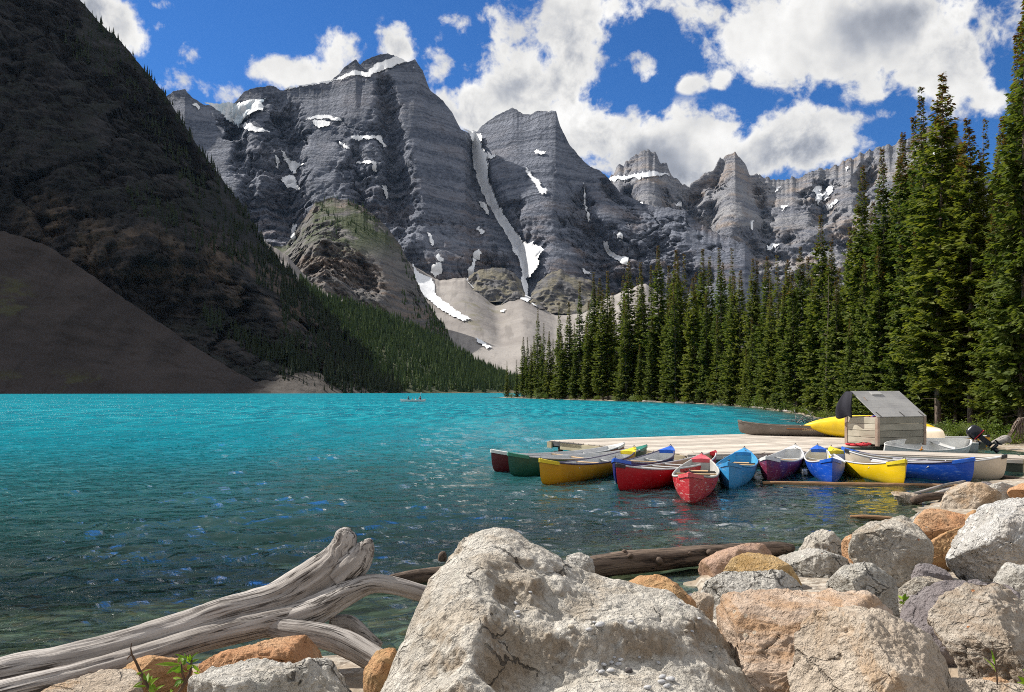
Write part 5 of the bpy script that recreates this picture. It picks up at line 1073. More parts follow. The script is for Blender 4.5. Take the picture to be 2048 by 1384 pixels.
# ------------------------------------------------------------------ driftwood and logs
def crom(pts, n):
    p = np.array(pts, float); p = np.vstack([2*p[0]-p[1], p, 2*p[-1]-p[-2]]); m = len(p)-3; out = []
    for t in np.linspace(0, m-1e-6, n):
        i = int(t); f = t-i; a, b, c, d = p[i:i+4]
        out.append(.5*((2*b)+(-a+c)*f+(2*a-5*b+4*c-d)*f*f+(-a+3*b-3*c+d)*f**3))
    return np.array(out)
def log_mesh(name, ctrl, mat, parent=None, na=44, nl=150, rough=.10, seed=0, ends=(True, True), twist=0.0, flat=1.0, groove=None, loc=None):
    """ctrl: (x, y, z, r)"""
    C = crom(ctrl, nl); cen = C[:, :3]; r = np.maximum(C[:, 3], .004)
    tan = np.gradient(cen, axis=0); tan /= np.linalg.norm(tan, axis=1)[:, None]
    al = np.concatenate([[0], np.cumsum(np.linalg.norm(np.diff(cen, axis=0), axis=1))])
    up = np.array([0, 0, 1.0]); A = np.cross(tan, up); A /= np.linalg.norm(A, axis=1)[:, None]+1e-9; B = np.cross(A, tan)
    th = np.linspace(0, 2*np.pi, na, endpoint=False)
    TH = th[None, :]+twist*al[:, None]
    L = al[:, None]*np.ones((1, na)); cs, sn = np.cos(th)[None, :], np.sin(th)[None, :]
    q = np.stack([np.cos(TH)*1.0, np.sin(TH)*1.0, L*1.6], -1)
    rr = 1+rough*(1.1*fbm(q*1.3, 3, seed=seed)+.7*(ridged(np.stack([np.cos(TH)*3.2, np.sin(TH)*3.2, L*.55], -1), 3, seed=seed+3)-.8)*.5+.25*fbm(np.stack([np.cos(TH)*7, np.sin(TH)*7, L*1.3], -1), 2, seed=seed+7))
    if groove is not None:
        for (ga, gw, gd, g0, g1) in groove:
            da = (th[None, :]-ga-.25*noise3(np.stack([L*2, 0*L, 0*L], -1), 5)+np.pi) % (2*np.pi)-np.pi
            rr = rr-gd*np.exp(-(da/gw)**2)*sstep(g0, g0+.12, L)*sstep(g1, g1-.15, L)
    R = r[:, None]*rr
    P = cen[:, None, :]+A[:, None, :]*(R*np.cos(th))[..., None]+B[:, None, :]*(R*np.sin(th)*flat)[..., None]
    V = P.reshape(-1, 3); F = grid_faces(nl, na)
    I = np.arange(nl-1); wrap = np.stack([I*na+na-1, (I+1)*na+na-1, (I+1)*na, I*na], -1)[:, [0, 1, 2, 3]]
    F = np.concatenate([F, wrap])
    gr = np.stack([(r[:, None]*np.cos(TH)), (r[:, None]*np.sin(TH)), L], -1).reshape(-1, 3)
    # end caps: rings pulled in to a ragged centre
    capV = []; capF = []; capG = []; base = len(V)
    for e, on in zip((0, nl-1), ends):
        c = cen[e]; s = -1 if e == 0 else 1
        capV.append(c+tan[e]*s*r[e]*.10); capG.append((0, 0, al[e])); idx = base+len(capV)-1
        for k in range(na):
            a, b = e*na+k, e*na+(k+1) % na
            capF.append((a, b, idx, idx) if e == 0 else (b, a, idx, idx))
    V = np.vstack([V, capV]); gr = np.vstack([gr, capG])
    loc = np.array(cen[nl//2] if loc is None else loc)
    me = bpy.data.meshes.new(name)
    faces = [tuple(f) for f in F.tolist()]+[tuple(dict.fromkeys(f)) for f in capF]
    me.from_pydata((V-loc).tolist(), [], faces); me.materials.append(mat)
    me.polygons.foreach_set('use_smooth', np.full(len(faces), True))
    a = me.attributes.new('grain', 'FLOAT_VECTOR', 'POINT'); a.data.foreach_set('vector', gr.astype(np.float32).ravel())
    me.update()
    bm = bmesh.new(); bm.from_mesh(me); bmesh.ops.recalc_face_normals(bm, faces=bm.faces); bm.to_mesh(me); bm.free()
    o = link(bpy.data.objects.new(name, me), parent)
    if parent is None: o.location = loc
    else: o.location = Vector(loc)-parent.location
    return o
def P4(px, py, d, r): return tuple(W(px, py, d))+(r,)
dw = empty('driftwood_log', tuple(W(560, 1240, 5.8)), 0, 'long bleached driftwood trunk with a torn upturned root end, lower left', 'driftwood')
log_mesh('trunk', [P4(-260, 1426, 4.55, 0.110), P4(-100, 1380, 4.85, 0.110), P4(0, 1350, 5.0, 0.110), P4(150, 1318, 5.2, 0.107), P4(300, 1278, 5.45, 0.110), P4(450, 1232, 5.7, 0.123), P4(560, 1198, 5.9, 0.132), P4(632, 1158, 6.0, 0.148), P4(676, 1118, 6.05, 0.125), P4(690, 1086, 6.05, 0.092), P4(692, 1066, 6.05, 0.070), P4(694, 1056, 6.05, 0.026)],
         MT['drift'], dw, na=72, nl=300, rough=.13, seed=2, groove=[(-.5, .10, .16, 1.1, 2.1), (.7, .08, .10, 2.2, 3.2), (-1.0, .18, .30, 3.5, 4.6), (-2.2, .16, .25, 3.6, 4.6), (.2, .12, .2, 3.9, 4.6)], twist=.25)
log_mesh('root', [P4(672, 1160, 5.98, .10), P4(706, 1128, 6.0, .115), P4(727, 1102, 6.02, .085), P4(735, 1086, 6.02, .05), P4(733, 1078, 6.02, .02)], MT['drift'], dw, na=44, nl=70, rough=.2, seed=8, groove=[(-1.2, .2, .25, .05, .4)])
log_mesh('limb', [P4(520, 1250, 5.75, .10), P4(580, 1240, 5.8, .115), P4(632, 1220, 5.82, .11), P4(690, 1188, 5.88, .088), P4(738, 1168, 5.95, .074), P4(790, 1172, 6.0, .066), P4(860, 1190, 6.1, .060), P4(940, 1206, 6.2, .05)],
         MT['drift'], dw, na=48, nl=150, rough=.13, seed=4, groove=[(-.7, .14, .16, .3, 1.4)], twist=.4)
log_mesh('root', [P4(500, 1244, 5.72, .05), P4(560, 1258, 5.68, .075), P4(630, 1268, 5.6, .085), P4(690, 1286, 5.55, .088), P4(745, 1316, 5.45, .085), P4(800, 1350, 5.3, .08), P4(850, 1390, 5.2, .08)], MT['drift'], dw, na=44, nl=110, rough=.10, seed=5)
log_mesh('root', [P4(660, 1250, 5.9, .07), P4(700, 1250, 5.95, .065), P4(730, 1270, 5.9, .05), P4(760, 1292, 5.85, .03)], MT['drift'], dw, na=30, nl=50, rough=.15, seed=6)
log_mesh('trunk', [P4(-260, 1478, 4.35, .10), P4(-100, 1428, 4.6, .105), P4(0, 1398, 4.75, .105), P4(150, 1360, 4.98, .10), P4(250, 1330, 5.18, .092), P4(400, 1280, 5.48, .085), P4(520, 1250, 5.68, .09), P4(600, 1232, 5.8, .08)],
         MT['drift'], dw, na=54, nl=200, rough=.10, seed=7, groove=[(.9, .1, .12, .5, 1.6)], twist=.2)
o = log_mesh('log', [P4(1150, 1142, 9.3, .14), P4(1230, 1128, 9.45, .14), P4(1330, 1118, 9.75, .135), P4(1430, 1108, 10.1, .12), P4(1520, 1100, 10.4, .10), P4(1560, 1097, 10.5, .085), P4(1585, 1096, 10.6, .05)], MT['wetlog'], nl=150, rough=.07, seed=11)
tag(o, 'dark knotty log lying in the water behind the big pale boulder', 'log')
for (px, py, d, r) in [(1262, 1112, 9.4, .035), (1318, 1122, 9.55, .05), (1380, 1108, 9.8, .03), (1420, 1106, 9.9, .045), (1250, 1104, 9.5, .03)]:
    c = Vector(W(px, py, d)); kn = MB(); kn.tube([c+Vector((0, .06, -.02)), c+Vector((-.01, -.02, .01)), c+Vector((-.015, -.05, .02))], [r*1.3, r*.9, r*.5], 10); kk = kn.build('knot', MT['wetlog'], o, True); kk.location = -o.location

o = log_mesh('log', [P4(740, 1170, 8.7, .03), P4(775, 1162, 8.8, .06), P4(830, 1154, 9.0, .085), P4(890, 1150, 9.1, .095), P4(960, 1148, 9.2, .09)], MT['wetlog'], nl=80, rough=.12, seed=12)
tag(o, 'short dark brown log half hidden behind the left of the big pale boulder', 'log')
o = log_mesh('log', [P4(1525, 966.5, 18.6, .045), P4(1600, 967.5, 18.5, .055), P4(1700, 970, 18.3, .062), P4(1800, 971, 18.2, .06), P4(1900, 972.5, 18.1, .05), P4(1930, 973, 18.0, .03)], MT['boomlog'], na=20, nl=90, rough=.10, seed=13)
tag(o, 'long thin brown log floating in front of the canoe bows', 'log')
o = log_mesh('log', [P4(1700, 1033, 13.7, .02), P4(1730, 1034, 13.6, .04), P4(1780, 1037, 13.5, .035), P4(1800, 1038, 13.4, .02)], MT['boomlog'], na=16, nl=40, rough=.12, seed=14)
tag(o, 'short reddish stick floating left of the orange boulder', 'stick')
o = log_mesh('stump', [P4(884, 1122, 10.1, .05), P4(885, 1112, 10.1, .05), P4(888, 1106, 10.1, .035), P4(890, 1103, 10.1, .01)], MT['wetlog'], na=20, nl=24, rough=.25, seed=15)
tag(o, 'small dark snag poking out of the water left of the big boulder', 'stump')
for i, (pts, lab) in enumerate([([(1790, 997, 15.6, .02), (1840, 984, 16.0, .03), (1890, 970, 16.4, .03), (1930, 962, 16.7, .02)], 'thin pale pole leaning from the water onto the tan waterline boulder'),
        ([(1862, 993, 15.4, .06), (1880, 984, 15.6, .065), (1905, 976, 15.8, .05)], 'broken grey board end beside the leaning pole'),
        ([(1826, 1001, 15.2, .07), (1850, 995, 15.3, .08), (1885, 991, 15.3, .07), (1900, 988, 15.4, .04)], 'dark sodden log end lying in front of the tan waterline boulder')]):
    o = log_mesh('log', [P4(*p) for p in pts], [MT['drift'], MT['drift'], MT['wetlog']][i], na=16, nl=36, rough=.12, seed=30+i, flat=[1, .4, 1][i]); tag(o, lab, 'log' if i == 2 else 'plank')

# ------------------------------------------------------------------ foreground sprigs
def leaf(mb, b, t, w, bend=.06, up=(0, -1, .4)):
    b = Vector(b); t = Vector(t); ax = t-b; L = ax.length; sd = ax.cross(Vector(up)).normalized(); nrm = sd.cross(ax).normalized()
    V = []; prof = [0, .55, .95, 1.0, .78, .40, 0]
    for i, f in enumerate(prof):
        s = i/(len(prof)-1); c = b+ax*s+nrm*(bend*L*math.sin(s*math.pi)-.05*L*s*s)
        V += [c-sd*w*f*.5+nrm*.18*w*f, c-nrm*.02*w, c+sd*w*f*.5+nrm*.18*w*f]
    F = []
    for i in range(len(prof)-1):
        a = i*3; F += [(a, a+3, a+4, a+1), (a+1, a+4, a+5, a+2)]
    mb.add(V, F)
def sprig(label, stems, leaves, d, name='leafy_sprig', cat='plant'):
    base = Vector(W(stems[0][0][0], stems[0][0][1], d)); e = empty(name, tuple(base), 0, label, cat)
    m = MB()
    for st in stems: m.tube([Vector(W(x, y, d+.02*math.sin(x)))-base for (x, y, w) in st], [w*d/FPX/3.2 for (x, y, w) in st], 6)
    m.build('stem', MT['stem'], e, True)
    for i, (x0, y0, x1, y1, w) in enumerate(leaves):
        rr = random.Random(i*7+int(x0)); mb = MB(); leaf(mb, Vector(W(x0, y0, d+rr.uniform(-.01, .01)))-base, Vector(W(x1, y1, d+rr.uniform(-.06, .06)))-base, w*d/FPX, rr.uniform(.02, .10), (rr.uniform(-.5, .5), -1, rr.uniform(.1, .9)))
        o = mb.build('leaf', MT['leaf'], e, True); a = o.data.attributes.new('tint', 'FLOAT', 'POINT'); a.data.foreach_set('value', np.full(len(mb.v), rr.random(), dtype=np.float32))
def C5(x, y): return 230+x/8.19, 1260+y/8.19
lv = [(1230, 540, 1180, 420, 50), (1240, 520, 1225, 395, 60), (1250, 540, 1385, 470, 50), (1240, 500, 1370, 350, 30), (1200, 470, 960, 385, 34), (1090, 570, 640, 560, 62), (1060, 590, 835, 720, 66), (1090, 560, 1010, 700, 110), (1110, 580, 1170, 480, 80),
      (1100, 600, 1180, 690, 60), (1260, 560, 1400, 690, 50), (1180, 640, 1270, 570, 70), (1100, 700, 920, 660, 44), (1120, 810, 930, 780, 48), (1100, 810, 960, 930, 70), (1090, 830, 1000, 950, 60), (1280, 690, 1390, 720, 30), (1100, 420, 1020, 560, 60), (1090, 440, 1110, 560, 50), (1190, 470, 1130, 370, 30), (1150, 830, 1060, 880, 50)]
sprig('bushy leafy sprig in front of the crumbly pale boulder, lower left',
      [[(*C5(900, 1900), 14), (*C5(1050, 1020), 12), (*C5(1150, 860), 11), (*C5(1230, 700), 9), (*C5(1250, 560), 7), (*C5(1260, 430), 5)], [(*C5(1150, 850), 7), (*C5(1100, 700), 6), (*C5(1085, 560), 5)], [(*C5(1130, 820), 4), (*C5(1000, 800), 3)]],
      [(*C5(a, b), *C5(c, e), w/8.19) for (a, b, c, e, w) in lv], 3.75)
lv = [(440, 700, 600, 635, 22), (440, 700, 340, 730, 40), (520, 830, 470, 700, 55), (540, 850, 545, 690, 60), (540, 870, 610, 740, 90), (560, 900, 735, 770, 44), (600, 910, 690, 780, 90), (560, 910, 680, 960, 90), (520, 920, 290, 930, 44), (470, 830, 270, 950, 30), (640, 1010, 820, 890, 50), (560, 940, 650, 1020, 80), (590, 960, 560, 1016, 40), (900, 1010, 950, 985, 60)]
sprig('thin twig with narrow leaves left of the bushy sprig',
      [[(*C5(620, 1900), 13), (*C5(590, 1020), 11), (*C5(500, 860), 10), (*C5(440, 740), 9), (*C5(340, 520), 8), (*C5(275, 400), 6), (*C5(258, 300), 4), (*C5(270, 215), 3)], [(*C5(270, 400), 5), (*C5(225, 440), 4), (*C5(200, 480), 3)]],
      [(*C5(a, b), *C5(c, e), w/8.19) for (a, b, c, e, w) in lv], 3.70, 'leafy_twig')
sprig('thin green grass stalk in front of the ribbed boulder', [[(1996, 1400, 5), (1994, 1356, 5), (1990, 1320, 3.5), (1984, 1282, 2)], [(1993, 1335, 4), (1975, 1318, 2)], [(1984, 1305, 3), (1945, 1272, 2)]], [(1990, 1330, 1983, 1300, 4), (1992, 1345, 1968, 1314, 4)], 4.0, 'grass_stalk')
sprig('frilly bright green leaf at the right edge by the ribbed boulder', [[(2060, 1400, 5), (2056, 1375, 4), (2052, 1350, 3)]], [(2056, 1372, 2036, 1352, 12), (2056, 1368, 2048, 1338, 12), (2058, 1376, 2034, 1364, 10), (2054, 1360, 2064, 1336, 12), (2058, 1372, 2078, 1350, 12)], 4.2)
sprig('tiny bright green weed in the gap left of the purple slab', [[(1806, 1212, 3), (1806, 1196, 3)]], [(1806, 1200, 1796, 1190, 6), (1806, 1200, 1812, 1186, 7), (1806, 1204, 1820, 1192, 6), (1806, 1206, 1798, 1204, 6), (1806, 1208, 1816, 1206, 7)], 5.9)
# ------------------------------------------------------------------ dock
DZ = .38
A0 = G(1100, 880, DZ)[:2]; B0 = G(1376, 908, DZ)[:2]
U = np.array([.895, .446]); U /= np.linalg.norm(U); LD = 13.2
dock = empty('dock', (float(A0[0]), float(A0[1]), 0), 0, 'wide sun-bleached plank dock platform with the wooden bin on it', 'dock')
Vv = B0-A0; WD = np.linalg.norm(Vv); Vd = Vv/WD; ang_u = math.atan2(U[1], U[0]); ang_v = math.atan2(Vd[1], Vd[0])
def dock_pt(a, b, z=DZ): q = A0+U*a+Vd*b; return Vector((q[0], q[1], z))
PLK = {}
def plank(name, p0, p1, w, th, mat, parent, bev=.008):
    """board from p0 to p1 (centre of its top face); alike sizes share mesh data"""
    p0 = Vector(p0); p1 = Vector(p1); L = (p1-p0).length; key = (name, round(L, 3), round(w, 3), round(th, 3), mat.name)
    if key not in PLK:
        m = MB(); m.box((0, 0, -th/2), (L, w, th), None, bev); PLK[key] = m.build(name, mat, None, False, obj=False)
    o = bpy.data.objects.new(name, PLK[key]); link(o, parent)
    d = (p1-p0).normalized(); zx = Vector((0, 0, 1)); yy = zx.cross(d).normalized(); zz = d.cross(yy)
    M = Matrix((d, yy, zz)).transposed(); o.rotation_euler = M.to_euler(); o.location = (p0+p1)/2-(parent.location if parent else Vector((0, 0, 0)))
    return o
rp = random.Random(3)
npl = 24; pw = WD/npl
for i in range(npl):
    b = (i+.5)*pw; cuts = [0, 4.4+(i % 3)*.9, 8.6+((i+1) % 3)*.7, LD]
    for a0, a1 in zip(cuts[:-1], cuts[1:]):
        dz = rp.uniform(-.004, .004)
        plank('plank', dock_pt(a0+.003, b, DZ+dz), dock_pt(a1-.003, b, DZ+dz), pw-.012, .045, MT['deck'], dock)
def fascia(p0, p1, zt, h, mat, name='fascia_board', par=dock, th=.05):
    m = MB(); p0 = Vector(p0); p1 = Vector(p1); L = (p1-p0).length
    m.box((0, 0, 0), (L, th, h), None, .006); o = m.build(name, mat, par); d = (p1-p0).normalized()
    o.rotation_euler = (0, 0, math.atan2(d.y, d.x)); c = (p0+p1)/2; o.location = Vector((c.x, c.y, zt-h/2))-par.location; return o
fascia(dock_pt(-.03, .75, 0), dock_pt(-.03, WD, 0), DZ-.05, .24, MT['fascia'])
fascia(dock_pt(-.03, 0, 0), dock_pt(-.03, 2.1, 0), DZ-.028, .16, MT['rotten'], 'rotten_fascia')
fascia(dock_pt(-.09, -.02, 0), dock_pt(-.09, .28, 0), DZ-.05, .22, MT['fascia'])
fascia(dock_pt(-.03, WD+.03, 0), dock_pt(LD, WD+.03, 0), DZ-.05, .22, MT['greenboard'])
fascia(dock_pt(0, -.03, 0), dock_pt(LD, -.03, 0), DZ-.05, .22, MT['fascia'])
fascia(dock_pt(LD+.03, -.03, 0), dock_pt(LD+.03, WD, 0), DZ-.05, .22, MT['greenboard'])
for a in (.25, 3.2, 6.4, 9.6, 12.8):
    for b in (.3, WD*.5, WD-.3):
        m = MB(); m.tube([(0, 0, -1.6), (0, 0, DZ-.05)], .09, 10); o = m.build('post', MT['wetlog'], dock, True); q = dock_pt(a, b, 0); o.location = q-dock.location
for b in np.linspace(.3, WD-.3, 5):
    p, q = dock_pt(.02, b, DZ-.05), dock_pt(LD-.02, b, DZ-.05); plank('joist', p, q, .09, .18, MT['greenboard'], dock, 0)
# walkway along the front of the platform to the shore
WK = [np.array([B0[0]-.05, B0[1]-.15]), G(1660, 904, DZ-.02)[:2], np.array([13.6, 21.2]), np.array([18.6, 18.4])]
walk = empty('walkway', (float(WK[0][0]), float(WK[0][1]), 0), 0, 'narrow plank walkway running right from the dock past the canoe row', 'walkway')
for s in range(3):
    p, q = WK[s], WK[s+1]; d = (q-p)/np.linalg.norm(q-p); n = np.array([-d[1], d[0]]); L = np.linalg.norm(q-p)
    for i in range(5):
        off = .13+i*.265
        a = p+n*off; b = q+n*off
        plank('plank', (a[0], a[1], DZ-.014+.003*(i % 2)-.006*s), (b[0], b[1], DZ-.014+.003*(i % 2)-.006*s), .255, .05, MT['deck'], walk)
    fascia((p[0], p[1], 0), (q[0], q[1], 0), DZ-.062, .10, MT['fascia'] if s == 2 else MT['deck'], par=walk)
    fascia((p[0]+n[0]*.06, p[1]+n[1]*.06, 0), (q[0]+n[0]*.06, q[1]+n[1]*.06, 0), DZ-.16, .24, [MT['greenboard'], MT['greenboard'], MT['fascia']][s], 'stringer', walk)
    for f in np.linspace(.1, .9, 4):
        m = MB(); m.tube([(0, 0, -1.5), (0, 0, DZ-.08)], .08, 10); o = m.build('post', MT['wetlog'], walk, True); c = p+(q-p)*f+n*.6; o.location = Vector((c[0], c[1], 0))-walk.location
# little notice on the dark edge board
c = W(1453, 916, 22.35); sg = empty('notice_plate', tuple(c), 0, 'small white and red notice plate on the dark dock edge', 'sign')
m = MB(); m.box((0, 0, 0), (.17, .008, .075), None, .002); m.build('plate', PA['sign'], sg)
m = MB(); m.box((.055, -.006, 0), (.05, .006, .06), None, .001); m.build('red_panel', PA['signred'], sg)
for k in range(3):
    m = MB(); m.box((-.05+k*.028, -.006, .004*(k % 2)), (.016, .004, .038), None, 0); m.build('lettering', MT['steel'], sg)

# ------------------------------------------------------------------ bin for life jackets
BC = G(1755, 893, DZ)                       # nearest bottom corner
bu = np.array([.925, .38]); bu /= np.linalg.norm(bu); bv = np.array([-bu[1], bu[0]])
def fit_len(dirv, px): # distance along dirv from the corner that lands on column px
    k = (px-CX)/FPX; return (k*BC[1]-BC[0])/(dirv[0]-k*dirv[1])
BL, BW, BH = fit_len(bu, 1851), fit_len(bv, 1691), .88
print('bin', BL, BW)
binr = empty('storage_bin', (float(BC[0]), float(BC[1]), DZ), math.atan2(bu[1], bu[0]), 'weathered plank storage bin with its grey plywood lid propped open', 'bin')
ph_ = BH/4
for i in range(4):
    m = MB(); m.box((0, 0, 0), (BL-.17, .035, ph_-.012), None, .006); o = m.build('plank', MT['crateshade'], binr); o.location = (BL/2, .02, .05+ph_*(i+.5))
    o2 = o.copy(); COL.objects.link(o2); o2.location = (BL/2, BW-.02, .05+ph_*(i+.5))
    m = MB(); m.box((0, 0, 0), (BW-.13, .035, ph_-.012), None, .006); o = m.build('plank', MT['crate'], binr); o.rotation_euler = (0, 0, math.pi/2); o.location = (.02, BW/2, .05+ph_*(i+.5))
    o2 = o.copy(); COL.objects.link(o2); o2.location = (BL-.02, BW/2, .05+ph_*(i+.5))
for (x, y) in ((.03, .03), (BL-.03, .03), (.03, BW-.03), (BL-.03, BW-.03)):
    m = MB(); m.box((0, 0, 0), (.10, .10, BH+.06), None, .008); o = m.build('corner_post', MT['corner'], binr); o.location = (x, y, (BH+.06)/2)
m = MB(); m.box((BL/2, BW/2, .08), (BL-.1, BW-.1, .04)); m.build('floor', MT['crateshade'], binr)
lid_run, lid_rise = .80*BW, .80
ll = math.hypot(lid_run, lid_rise); la = math.atan2(lid_rise, lid_run)
lid = empty('lid', (0, 0, 0)); lid.parent = binr; lid.location = (BL/2, .0, BH+.07); lid.rotation_euler = (la, 0, 0)
m = MB(); m.box((0, ll/2, 0), (BL+.06, ll+.04, .028), None, .004); m.build('panel', MT['lid'], lid)
m = MB(); m.box((-.12, ll-.13, .03), (.46, .16, .03), None, .004); m.build('cleat', MT['lid'], lid)
for x in (-BL/2+.12, .08, BL/2-.12):
    m = MB(); m.box((x, .10, .018), (.045, .24, .008), Matrix.Rotation(.12, 3, 'Z')); m.box((x, -.01, -.04), (.045, .01, .10)); m.build('hinge', MT['steel'], lid)
m = MB(); m.tube([(.25, .12, BH-.02), (.22, lid_run*.72, BH+lid_rise*.86)], .016, 6); m.build('prop_stick', MT['corner'], binr)

def cloth(name, f, nu, nv, mat, label, cat, loc, group=None):
    V = []; F = []
    for i in range(nu):
        for j in range(nv): V.append(f(i/(nu-1), j/(nv-1)))
    m = MB(); m.add(V, [tuple(q) for q in grid_faces(nu, nv)]); o = m.build(name, mat, None, True); o.location = loc
    md = o.modifiers.new('thick', 'SOLIDIFY'); md.thickness = .03; md.offset = 0
    tag(o, label, cat, group); return o
rdg = Matrix.Rotation(binr.rotation_euler.z, 3, 'Z')
def bin_pt(x, y, z): return Vector(binr.location)+rdg @ Vector((x, y, z))
top = bin_pt(-.03, lid_run+.02, BH+.07+lid_rise)
def jk(s, t):
    w = .17+.30*t**.6; x = (s-.5)*w*2*.62; fold = .035*math.sin(s*9+t*4)*(.3+t)
    q = Vector((-.05-.10*t+fold*.8-.10*math.sin(t*3.1), x*1.25+.02+.10*t, -.86*t+.05*math.sin(s*6.3)*t))
    return rdg @ q
cloth('jacket', jk, 22, 18, MT['fabric_dark'], 'dark navy jacket hung on the raised lid of the bin', 'jacket', top)
def vest(label, loc, mat, sc, rz, seed, group):
    """folded buoyancy vest: two padded halves, collar and straps"""
    e = empty('life_jacket', loc, rz, label, 'life jacket', group); rs = np.random.RandomState(seed)
    for k, (ox, oz) in enumerate(((-.13, 0), (.13, .02))):
        bm = bmesh.new(); bmesh.ops.create_icosphere(bm, subdivisions=3, radius=1)
        V = np.array([v.co for v in bm.verts]); V = np.sign(V)*np.abs(V)**.6; V = V*np.array([.15, .22, .055])*(1+.12*fbm(V*1.4+seed+k, 2))[:, None]
        for v, c in zip(bm.verts, V): v.co = (c[0]+ox, c[1], c[2]+.06+oz)
        me = bpy.data.meshes.new('pad'); bm.to_mesh(me); bm.free(); me.materials.append(mat); me.polygons.foreach_set('use_smooth', [True]*len(me.polygons)); link(bpy.data.objects.new('pad', me), e)
    for yy in (-.09, .08):
        m = MB(); m.tube([(-.28, yy, .05), (-.2, yy, .125), (0, yy, .14), (.2, yy, .13), (.28, yy, .06)], .012, 5); m.build('strap', PA['black'], e)
    e.scale = (sc, sc, sc); return e
vest('red and black life jackets dropped on the dock left of the bin', bin_pt(-.28, .30, .0), MT['fabric_red'], .85, .7, 1, 'life jackets')
vest('second red life jacket on the dock, lying behind the first one', bin_pt(-.52, .52, .0), MT['fabric_red'], .7, 2.1, 2, 'life jackets')
for i, (x, y, mt, lab) in enumerate([(.30, .30, 'fabric_red', 'red life jacket nearest the left end inside the open bin'), (.42, .62, 'fabric_pink', 'faded pinkish life jacket on the pile inside the open bin'), (.62, .42, 'fabric_red', 'red life jacket topmost in the open bin, below the lid'), (.85, .7, 'fabric_blue', 'blue life jacket at the back of the pile in the bin')]):
    vest(lab, bin_pt(x, y, BH-.10+.02*i), MT[mt], .95, i*1.3, 10+i, 'life jackets')
    m = MB()
m = MB(); m.box((0, 0, 0), (BL-.2, BW-.2, .03)); o = m.build('shelf', MT['crateshade'], binr); o.location = (BL/2, BW/2, BH-.14)

